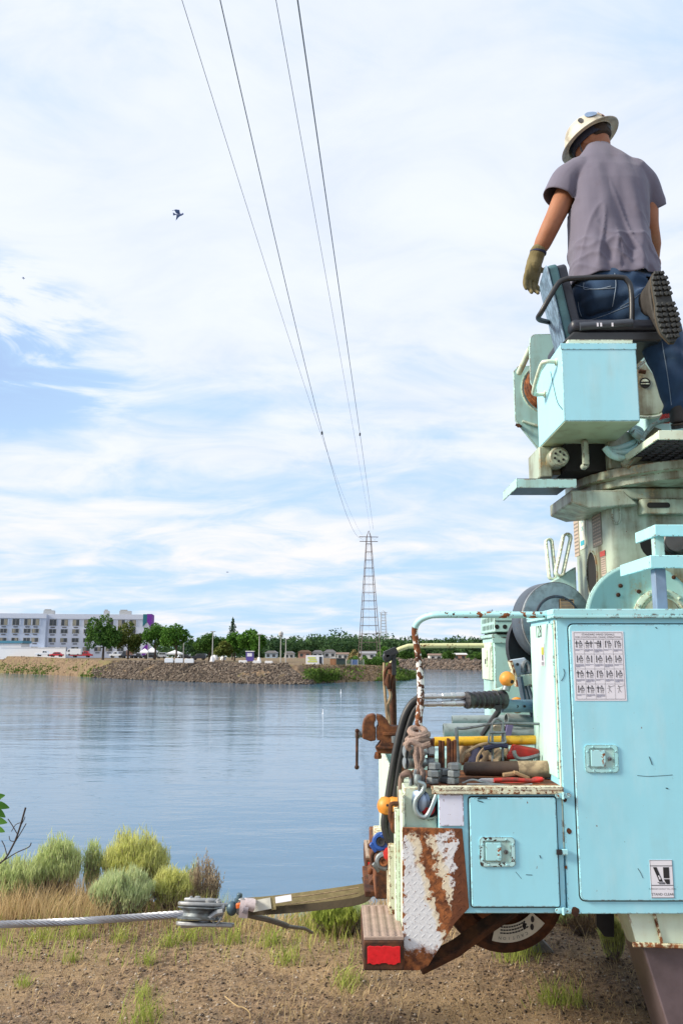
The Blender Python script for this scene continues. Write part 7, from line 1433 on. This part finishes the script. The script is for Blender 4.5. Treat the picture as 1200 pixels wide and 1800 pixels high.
# ================================================================== THE LINEMAN kneeling with one knee on the seat
def loft(mb, rings, n=28):
    """closed loft through rings: (centre, half width vector, half depth vector)"""
    vs = []
    for c, a, b_ in rings:
        c, a, b_ = Vector(c), Vector(a), Vector(b_)
        for k in range(n):
            t = 2*math.pi*k/n; ct, st = math.cos(t), math.sin(t); e = .82
            vs.append(c + a*math.copysign(abs(ct)**e, ct) + b_*math.copysign(abs(st)**e, st))
    L_ = len(rings); mb.add(vs, [(i*n+k, i*n+(k+1)%n, (i+1)*n+(k+1)%n, (i+1)*n+k) for i in range(L_-1) for k in range(n)] + [tuple(range(n-1,-1,-1)), tuple((L_-1)*n+k for k in range(n))])
def limb(mb, pts, rs, n=18, sub=5):
    p = curve(pts, sub); m = len(p); k = len(rs)-1; r_ = []
    for i in range(m): t = i/(m-1)*k; j = min(int(t), k-1); f = t-j; f = f*f*(3-2*f); r_.append(rs[j]*(1-f)+rs[j+1]*f)
    mb.tube(p, r_, n); mb.ball(p[0], r_[0]*.98, 14); mb.ball(p[-1], r_[-1]*.98, 14)
def fuse(name, mb, vox, smooth, mat, parent, post=None, cut=None, snapf=None):
    """melts overlapping closed shapes into one continuous skin"""
    o = obj('tmp', mb, mat); md = o.modifiers.new('r', 'REMESH'); md.mode = 'VOXEL'; md.voxel_size = vox
    s = o.modifiers.new('s', 'SMOOTH'); s.factor = .5; s.iterations = smooth
    bpy.context.view_layer.update(); dg = bpy.context.evaluated_depsgraph_get(); me = bpy.data.meshes.new_from_object(o.evaluated_get(dg)); bpy.data.objects.remove(o)
    n = len(me.vertices); co = np.empty(n*3, np.float32); me.vertices.foreach_get('co', co); co = co.reshape(-1, 3); no = np.empty(n*3, np.float32); me.vertices.foreach_get('normal', no); no = no.reshape(-1, 3)
    if post is not None: co = co + no*post(co, no)[:, None]
    if cut is not None:
        bm = bmesh.new(); me.vertices.foreach_set('co', co.ravel()); bm.from_mesh(me); bm.faces.ensure_lookup_table()
        bmesh.ops.delete(bm, geom=[f for f in bm.faces if cut(f.calc_center_median(), f.normal)], context='FACES')
        for vv in bm.verts:
            if snapf and vv.is_boundary: vv.co = snapf(vv.co)
        bm.to_mesh(me); bm.free(); n = len(me.vertices); co = np.empty(n*3, np.float32); me.vertices.foreach_get('co', co); co = co.reshape(-1, 3)
    me.vertices.foreach_set('co', (co - np.array(off(parent))).astype(np.float32).ravel()); me.polygons.foreach_set('use_smooth', [True]*len(me.polygons)); me.update()
    me.materials.clear(); me.materials.append(mat); me.name = name; ob = bpy.data.objects.new(name, me); COL.objects.link(ob); ob.parent = parent; return ob
def fold3(co, s, seed):                                   # smooth 3-D-ish folds from crossed value noise
    return (vnoise(co[:,0]*s[0]+co[:,1]*s[1], co[:,2]*s[2], 1., seed)-.5) + .5*(vnoise(co[:,0]*s[0]*2.1, co[:,2]*s[2]*1.7+co[:,1]*s[1]*1.3, 1., seed+1)-.5)
def clothmat(name, c1, c2, scale=60., weave=600., rough=.9, bump=.35, stain=None):
    m, nt, b = newmat(name); tc = N(nt, 'ShaderNodeTexCoord').outputs['Object']; n1 = NOISE(nt, tc, scale*.12, 4, .6); n2 = NOISE(nt, tc, weave, 2); n3 = NOISE(nt, MAPV(nt, tc, (1,1,.5)), scale, 3)
    c = MIX(nt, M(nt, 'ADD', M(nt, 'MULTIPLY', n1, .7), M(nt, 'MULTIPLY', n3, .3)), c1, c2)
    if stain: c = MIX(nt, M(nt, 'MULTIPLY', SS(nt, NOISE(nt, tc, 9., 4, .6), .58, .72), .5), c, stain)
    L(nt, c, b.inputs['Base Color']); b.inputs['Roughness'].default_value = rough; b.inputs['Specular IOR Level'].default_value = .2
    b.inputs['Sheen Weight'].default_value = .15
    L(nt, N(nt, 'ShaderNodeBump', {'Strength': bump, 'Distance': .0025, 'Height': M(nt, 'ADD', M(nt, 'MULTIPLY', n3, .7), M(nt, 'MULTIPLY', n2, .3))}).outputs[0], b.inputs['Normal']); return m
m_shirt = clothmat('faded_violet_cotton', (.100,.095,.138), (.170,.158,.210), 22., stain=(.12,.105,.14)); m_jean = clothmat('dark_denim', (.012,.030,.072), (.040,.085,.165), 30., 900., stain=(.07,.12,.19)); m_glove = clothmat('olive_work_glove', (.10,.082,.036), (.24,.20,.10), 50., 400.)
m_skin, nt, b = newmat('tanned_skin'); tc = N(nt, 'ShaderNodeTexCoord').outputs['Object']; n_ = NOISE(nt, tc, 18., 4); L(nt, MIX(nt, n_, (.26,.105,.055), (.38,.175,.10)), b.inputs['Base Color']); b.inputs['Roughness'].default_value = .62; b.inputs['Specular IOR Level'].default_value = .3; b.inputs['Subsurface Weight'].default_value = .08; b.inputs['Subsurface Radius'].default_value = (.02,.008,.004); L(nt, N(nt, 'ShaderNodeBump', {'Strength': .25, 'Distance': .002, 'Height': NOISE(nt, tc, 150., 3)}).outputs[0], b.inputs['Normal'])
YP = 4.0
man = thing('person', 'worker in hard hat, faded violet T-shirt and jeans kneeling on the seat, back turned', 'person', P(1075, 590, YP))
def w2(px, py): return PXL(1, px, py, YP)
# ---- body under the clothes: head, neck, arms, trunk, legs as one continuous skin
Hc = P(1037, 247, 4.13); nb = P(1050, 283, 4.08)
mb = MB()
hx = Vector((.93, -.25, .10)).normalized()
fwd = Vector((-.62, .62, -.42)).normalized()              # where the face looks: left, away and down
upv = Vector((-.28, .10, 1)); upv = (upv - fwd*upv.dot(fwd)).normalized(); sid = fwd.cross(upv).normalized()
loft(mb, [(Hc+upv*h+fwd*f, sid*a, fwd*d) for h, f, a, d in ((-.135,.045,.030,.035),(-.115,.03,.055,.068),(-.07,.012,.066,.088),(-.02,.002,.073,.097),(.03,-.002,.076,.098),(.07,-.002,.070,.090),(.105,0,.045,.058),(.118,0,.015,.02))], 24)
nose = Hc+fwd*.098-upv*.03; mb.lathe(nose-fwd*.01+upv*.03, (fwd*.35-upv).normalized(), [(.008,0),(.013,.02),(.017,.04),(.010,.05)], 12)
for s in (-1, 1): mb.lathe(Hc+sid*s*.070-upv*.025-fwd*.008, sid*s, [(.030,0),(.033,.008),(.024,.016),(.012,.012)], 14, sx=1.25, ref=tuple(upv)); mb.ball(Hc+fwd*.080+sid*s*.032-upv*.005, .016, 10)
mb.tube([Hc-upv*.085+fwd*.086-sid*.022, Hc-upv*.085+fwd*.096, Hc-upv*.085+fwd*.086+sid*.022], .010, 8)
limb(mb, [Hc-upv*.06-fwd*.025, P(1044,270,4.10), nb, P(1058,305,4.05)], [.058,.056,.062,.075])
shL, shR = P(1008, 312, 4.05), P(1124, 312, 4.05)
limb(mb, [shL, P(1066,318,4.05), shR], [.055,.085,.055])
limb(mb, [P(1066,310,4.05), P(1070,380,4.03), P(1076,450,4.0), P(1082,500,3.98)], [.10,.125,.125,.13])
elL, wrL = P(970, 392, 4.03), P(943, 449, 4.10); elR, wrR = P(1143, 398, 4.08), P(1150, 452, 4.22)
limb(mb, [shL, P(992,345,4.04), elL, P(955,424,4.06), wrL], [.055,.056,.048,.044,.029]); limb(mb, [shR, P(1138,355,4.07), elR, P(1148,425,4.15), wrR], [.052,.050,.042,.039,.028])
hipL, hipR = P(1050, 515, 3.99), P(1118, 515, 3.99)
knL, anL = P(1020, 572, 4.10), P(1136, 536, 3.83); knR, anR = P(1166, 612, 3.86), P(1192, 716, 3.90)
limb(mb, [hipL, P(1030,545,4.05), knL], [.075,.065,.05]); limb(mb, [knL, P(1085,556,3.96), anL], [.05,.05,.035]); limb(mb, [hipR, P(1148,560,3.90), knR, P(1184,670,3.87), anR], [.075,.068,.05,.045,.035])
# right hand, gripping out of sight in front of the trunk: palm and five fingers
pR = P(1151, 463, 4.27); mb.ball(pR, .036, 12, (.9,1.0,1.1))
for k in range(4): a = pR+Vector((-.024+.016*k, .03, -.02)); mb.tube([a-Vector((0,.03,0)), a+Vector((0,.012,-.018)), a+Vector((0,.005,-.045)), a+Vector((0,-.02,-.055))], [.010,.0098,.009,.008], 8)
mb.tube([pR+Vector((-.03,0,0)), pR+Vector((-.05,.02,-.015)), pR+Vector((-.05,.035,-.035))], [.012,.011,.009], 8)
fuse('body', mb, .008, 4, m_skin, man)
# ---- hair: short dark cap following the skull below the helmet
mb = MB(); loft(mb, [(Hc+upv*h+fwd*(f-.012), sid*a, fwd*d) for h, f, a, d in ((-.045,-.022,.058,.070),(-.03,-.014,.071,.083),(-.01,-.010,.079,.092),(.04,-.006,.081,.096),(.085,-.004,.066,.08),(.115,0,.03,.04))], 24)
m_hair = simple('short_dark_hair', (.035,.022,.015), .8, var=.4, scale=120, bump=.9, bscale=300); fuse('hair', mb, .008, 2, m_hair, man)
# ---- T-shirt with sleeves, folds running down the back
def ring_(px, py, Y, hw, dep, yaw=0.): w_ = PXL(hw, px, py, Y); return (P(px, py, Y), Vector((w_*math.cos(yaw), w_*math.sin(yaw), 0)), Vector((-dep*math.sin(yaw), dep*math.cos(yaw), 0)))
mb = MB()
loft(mb, [ring_(1082,516,3.98,80,.165), ring_(1081,485,3.98,78,.165), ring_(1075,448,3.99,71,.155), ring_(1071,410,4.01,67,.148), ring_(1071,370,4.03,69,.148), ring_(1069,335,4.05,70,.142), ring_(1066,308,4.06,66,.122), ring_(1061,288,4.07,54,.10), ring_(1055,274,4.08,37,.082), ring_(1050,264,4.09,24,.070), ring_(1047,258,4.10,20,.066)], 36)
limb(mb, [P(1022,304,4.05), P(1002,318,4.05), P(987,342,4.04), P(982,352,4.04)], [.085,.086,.080,.078], 22); limb(mb, [P(1108,305,4.05), P(1128,325,4.06), P(1142,355,4.08), P(1146,371,4.10)], [.085,.082,.070,.062], 22)
hemz = P(1082, 503, 3.98).z
def shirt_folds(co, no):
    x, z = co[:,0], co[:,2]; back = np.clip(-no[:,1], 0, 1)
    f = .020*fold3(co, (10, 6, 2.4), 61) + .010*np.sin((x-1.36)*60 + 5*vnoise(x, z, 4., 62))*np.clip((4.05-z)*2.2, 0, 1)*np.clip((z-hemz+.12)*4, 0, 1)*back*(.4+vnoise(x*1.0, z, 7., 65)) + .018*fold3(co, (16, 16, 13), 63)*np.clip(1-(z-hemz)*4.5, 0, 1)
    rg = (1-np.abs(2*vnoise(x*1.0+.25*(z-3.8)*np.sign(x-1.33), z*.22, 15., 66)-1))**4*.011*back*np.clip((4.13-z)*3, 0, 1)
    rd = (1-np.abs(2*vnoise(x*.8+z*.9, z*.5-x*.3, 13., 67)-1))**5*.010*np.clip(1-np.abs(z-hemz-.16)*4, 0, 1)
    return f + rg + rd
axL, axR = (P(982,352,4.04)-P(1002,318,4.05)).normalized(), (P(1146,371,4.10)-P(1128,325,4.06)).normalized(); cL, cR = P(983,350,4.04), P(1145.5,369,4.10)
xl_, xr_ = P(1003,352,4.04).x, P(1141,370,4.10).x
def shirt_cut(c, n):
    if c.z < hemz+.004: return True
    if (c-cL).dot(axL) > 0 and (c-cL).length < .10 and c.x < xl_: return True
    if (c-cR).dot(axR) > 0 and (c-cR).length < .10 and c.x > xr_: return True
    cn = P(1047, 258, 4.10); return (c-cn).length < .085 and c.z > cn.z-.012
def shirt_snap(c):
    if c.z < hemz+.05: return Vector((c.x, c.y, hemz+.004+.006*math.sin(c.x*31)))
    for q, a in ((cL, axL), (cR, axR)):
        if (c-q).length < .115 and abs((c-q).dot(a)) < .03: return c - a*((c-q).dot(a)-.003)
    return c
sh = fuse('t_shirt', mb, .0068, 5, m_shirt, man, shirt_folds, shirt_cut, shirt_snap); so_ = sh.modifiers.new('thickness', 'SOLIDIFY'); so_.thickness = .004; so_.offset = 0
# dark stain and small hole on the lower right back are separate scraps of worn cloth
# ---- jeans
mb = MB()
loft(mb, [ring_(1080,468,3.99,66,.135), ring_(1082,490,3.98,69,.15), ring_(1083,512,3.97,71,.16), ring_(1082,540,3.97,66,.15), ring_(1080,556,3.98,50,.11)], 30)
limb(mb, [P(1045,512,3.97), P(1026,545,4.04), P(1022,574,4.10)], [.105,.095,.075]); limb(mb, [P(1022,574,4.08), P(1062,566,4.00), P(1100,549,3.92), P(1141,530,3.82)], [.078,.085,.080,.066]); limb(mb, [P(1116,520,3.96), P(1148,565,3.88), P(1168,615,3.85), P(1184,665,3.86), P(1193,722,3.90)], [.105,.105,.088,.078,.075])
def jean_folds(co, no): return .016*fold3(co, (12, 12, 9), 71) + .008*np.sin(co[:,2]*70+8*vnoise(co[:,0], co[:,2], 6., 72))*np.clip((vnoise(co[:,0], co[:,1]+co[:,2], 4., 73)-.45)*3, 0, 1)
endA = (P(1141,530,3.82)-P(1100,549,3.92)).normalized(); cA = P(1143,529,3.815); endB = (P(1193,722,3.90)-P(1184,665,3.86)).normalized(); cB = P(1193,722,3.90)
jn = fuse('jeans', mb, .0085, 4, m_jean, man, jean_folds, lambda c, n: ((c-cA).dot(endA) > 0 and (c-cA).length < .13) or ((c-cB).dot(endB) > 0 and (c-cB).length < .15))
so_ = jn.modifiers.new('thickness', 'SOLIDIFY'); so_.thickness = .005; so_.offset = 0
m_stitch = simple('pale_stitching', (.20,.26,.34), .9, var=.3)
def on_back(pts, Y0): return [P(px, py, Y0) for px, py in pts]
mb = MB(); 
# hip pocket patch and seams follow the seat of the jeans
def snap(pts, ob, lift=.002):
    out = []; inv = Vector(off(man))
    for p in pts:
        p = Vector(p); d = (p-Vector((0,0,EYE))).normalized(); hit, loc, nrm, _ = ob.ray_cast(Vector((0,0,EYE))-inv, d)
        if hit: out.append(loc+inv+nrm*lift)
    return out
bpy.context.view_layer.update()
seams = [((1026,497),(1027,508),(1040,508),(1056,507),(1073,503)), ((1018,560),(1035,562),(1060,555),(1085,545),(1110,535)), ((1005,498),(1020,503),(1045,508),(1080,506)), ((1163,600),(1170,640),(1176,680),(1180,712)), ((1080,480),(1082,500),(1079,522),(1076,538)), ((1090,540),(1110,528),(1130,512)), ((1016,530),(1018,545),(1022,556))]
for s in seams:
    p = snap(curve([P(px, py, 3.8) for px, py in s], 5), jn)
    if len(p) > 2: mb = MB(); mb.tube(p, .0018, 4); o = obj('seam', mb, m_stitch, man)
# ---- glove: palm, cuff and five bent fingers fused to one skin
mb = MB(); gW = P(941,454,4.09); gK = P(934,487,4.10); limb(mb, [P(946,441,4.07), gW, P(938,468,4.09)], [.040,.040,.040])
pd = (gK-gW).normalized(); ps = Vector((.75,.55,.1)); ps = (ps-pd*ps.dot(pd)).normalized(); pn = pd.cross(ps)
loft(mb, [(gW+pd*t, ps*a, pn*c_) for t, a, c_ in ((.0,.036,.026),(.03,.044,.027),(.07,.050,.026),(.105,.049,.023),(.12,.040,.018))], 18)
for k, (o_, ln, bend) in enumerate(((-.042,.076,.15),(-.014,.092,.35),(.014,.088,.55),(.040,.068,.8))):
    a = gW+pd*.10+ps*o_; q1 = a+pd*ln*.42+pn*ln*.10*bend; q2 = q1+pd*ln*.36+pn*ln*.45*bend; q3 = q2+pd*ln*.20+pn*ln*.55*bend+ps*(.004*(1.5-k)); mb.tube([a-pd*.02, a, q1, q2, q3], [.0125,.0125,.0122,.0115,.0095], 10); mb.ball(q3, .0096, 10)
a = gW+pd*.03+ps*.036; q = [a-ps*.02, a+ps*.016+pd*.012, a+ps*.040+pd*.004-pn*.004, a+ps*.058-pd*.012-pn*.006]; mb.tube(q, [.017,.016,.014,.011], 10); mb.ball(q[-1], .0112, 10)
gl = fuse('work_glove', mb, .0032, 2, m_glove, man, lambda co, no: .004*fold3(co, (40,40,34), 81))
mb = MB(); cc = P(945.5,443,4.075); mb.lathe(cc-pd*.006, pd, [(.038,0),(.0425,.003),(.0425,.012),(.038,.015)], 22); obj('cuff', mb, m_navy, man)
# ---- boots
m_sole = simple('dark_lugged_rubber', (.035,.038,.038), .75, var=.4, scale=25, bump=.4); m_boot = simple('scuffed_brown_boot', (.028,.025,.023), .7, var=.4, scale=18, bump=.4); m_mid = simple('tan_welt', (.06,.045,.028), .7, var=.3)
def boot(heel, toe, nrm, parent, wid=.052, lugs=True):
    """sole from heel to toe; nrm is the outward normal of the sole"""
    heel, toe = Vector(heel), Vector(toe); ax = (toe-heel); ln = ax.length; ax.normalize(); nr = Vector(nrm); nr = (nr-ax*nr.dot(ax)).normalized(); sd = ax.cross(nr)
    def out(t):   # half widths along the sole
        return wid*(.62+.18*math.sin(t*3.1)) * (1 if t < .45 else 1+.28*math.sin((t-.45)/.55*3.14)) * (min(1, (t+.02)/.10))**.5 * (min(1, (1.02-t)/.16))**.5
    ts = [i/22 for i in range(23)]; o_ = [heel+ax*ln*t+sd*out(t) for t in ts] + [heel+ax*ln*t-sd*out(t) for t in ts[::-1]]
    m = MB(); m.prism(o_, nr*.016); so = obj('boot_sole', m, m_sole, parent, bev=.003)
    m = MB(); m.prism([p-nr*.0095 for p in [heel+ax*ln*.5+(p-(heel+ax*ln*.5))*1.02 for p in o_]], nr*.009); obj('welt', m, m_mid, so, bev=.002)
    if lugs:
        for i in range(13):
            t = .03+.945*i/12.6
            if .40 < t < .47: continue
            w_ = out(t)
            for s in (-1, 1):
                for inner in (0, 1):
                    m = MB(); c = heel+ax*ln*t+sd*s*w_*(.80 if not inner else .30)+nr*.021; tw = .35*s; a1 = (ax*math.cos(tw)+sd*math.sin(tw)); b1 = nr.cross(a1); m.obox(c, a1*ln*.024, b1*w_*(.24 if not inner else .20), nr*.007); obj('lug', m, m_sole, so, bev=.002)
    m = MB(); loft(m, [(heel+ax*ln*.48-nr*(.012+.0), sd*wid*.98, ax*ln*.47), (heel+ax*ln*.46-nr*.035, sd*wid*.95, ax*ln*.45), (heel+ax*ln*.36-nr*.062, sd*wid*.86, ax*ln*.33), (heel+ax*ln*.27-nr*.09, sd*wid*.82, ax*ln*.22), (heel+ax*ln*.27-nr*.13+sd*.0, sd*wid*.86, ax*ln*.18)], 24)
    fuse('boot', m, .007, 3, m_boot, parent, lambda co, no: .004*fold3(co, (30,30,25), 91)); return so
boot(P(1153,480,3.66), P(1180,603,3.64), (.14,-.93,-.30), man, .051)
boot(P(1190,748,3.84), P(1212,740,4.14), (0,0,-1), man, .050, False)
# ---- hard hat: full brim, ribbed crown, suspension band and knob
hat_c = Hc + upv*.016 + fwd*.0; hu = (upv*.92 + Vector((-.10,.0,.30))).normalized(); hf = (fwd-hu*fwd.dot(hu)).normalized(); hs = hf.cross(hu)
m_hat, nt, b = newmat('scuffed_white_shell'); tc = N(nt, 'ShaderNodeTexCoord').outputs['Object']; n_ = NOISE(nt, tc, 14, 5, .65); L(nt, MIX(nt, SS(nt, n_, .45, .7), (.55,.52,.43), (.27,.24,.18)), b.inputs['Base Color']); b.inputs['Roughness'].default_value = .38
def hat_ring(r_, h, n=48, ecc=1.0): return [hat_c+hu*h+(hf*math.cos(2*math.pi*k/n)*1.14*ecc+hs*math.sin(2*math.pi*k/n))*r_ for k in range(n)]
n = 48; prof = [(.120,-.012),(.128,-.006),(.146,-.012),(.158,-.020),(.160,-.017),(.148,-.008),(.130,.002),(.120,.010),(.117,.035),(.110,.065),(.092,.095),(.062,.116),(.028,.126),(.002,.128)]
inner = [(.002,.118),(.03,.116),(.06,.106),(.088,.086),(.104,.06),(.111,.03),(.114,.0)]
vs = []; rows_ = inner+prof
prof = [(a*.91, b_*.90) for a, b_ in prof]; inner = [(a*.91, b_*.90) for a, b_ in inner]; rows_ = inner+prof
for r_, h in rows_: vs += hat_ring(r_, h, n)
mb = MB(); mb.add(vs, [(i*n+k, i*n+(k+1)%n, (i+1)*n+(k+1)%n, (i+1)*n+k) for i in range(len(rows_)-1) for k in range(n)]); hat = obj('hard_hat', mb, m_hat, man, sharp=60)
mb = MB(); 
for o_ in (-.022, .022, 0):
    mb.tube([hat_c+hs*o_*(1 if o_ else 1)+hf*(.106*1.14*math.cos(R(a)))+hu*(.010+.1055*math.sin(R(a))) for a in range(12, 169, 8)], .0055 if o_ else .007, 6)
obj('crown_rib', mb, m_hat, hat)
mb = MB(); vs = hat_ring(.088,.012,40)+hat_ring(.088,-.042,40)+hat_ring(.094,-.042,40)+hat_ring(.094,.012,40); mb.add(vs, [(i*40+k, ((i+1)%4)*40+k, ((i+1)%4)*40+(k+1)%40, i*40+(k+1)%40) for i in range(4) for k in range(40)]); obj('head_band', mb, simple('dark_navy_plastic', (.018,.022,.045), .5, var=.3), hat)
mb = MB(); kn_ = hat_c-hf*.108-hu*.016; mb.lathe(kn_, -hf, [(.030,-.01),(.030,.004),(.024,.010),(.01,.012)], 18, sx=.8, ref=tuple(hs)); obj('ratchet_knob', mb, m_black, hat)
def sticker(th, el, ru, rv, mat):
    m = MB(); pts = []
    for k in range(18):
        a = 2*math.pi*k/18; t2 = th+ru*math.cos(a); e2 = el+rv*math.sin(a); i = min(max((e2-0)/1.0, 0), .999)*7; j = int(i); f = i-j; pr = prof[7:]; j = min(j, len(pr)-2); r_ = pr[j][0]*(1-f)+pr[j+1][0]*f+.005; h = pr[j][1]*(1-f)+pr[j+1][1]*f+.003
        pts.append(hat_c+hu*h+(hf*math.cos(t2)*1.14+hs*math.sin(t2))*r_)
    m.poly(pts); m.f.append(tuple(range(17, -1, -1))); m.m.append(0); obj('sticker', m, mat, hat)
back = math.atan2((Vector((0,-1,0))).dot(hs), (Vector((0,-1,0))).dot(hf))
sticker(back-.75, .24, .22, .16, simple('brown_round_sticker', (.30,.10,.06), .5, var=.3)); sticker(back-.1, .30, .30, .13, simple('blue_grey_sticker', (.16,.24,.38), .5, var=.4)); sticker(back-1.3, .22, .20, .18, simple('teal_sticker', (.10,.32,.34), .5, var=.4)); sticker(back+.45, .26, .10, .10, m_ink)
mb = MB(); mb.tube(curve([hat_c+hs*.085-hu*.02+hf*.03, hat_c+hs*.080-hu*.09+hf*.045, Hc-upv*.135+fwd*.05, hat_c-hs*.080-hu*.09+hf*.045, hat_c-hs*.085-hu*.02+hf*.03], 5), .004, 6); obj('chin_strap', mb, m_black, hat)
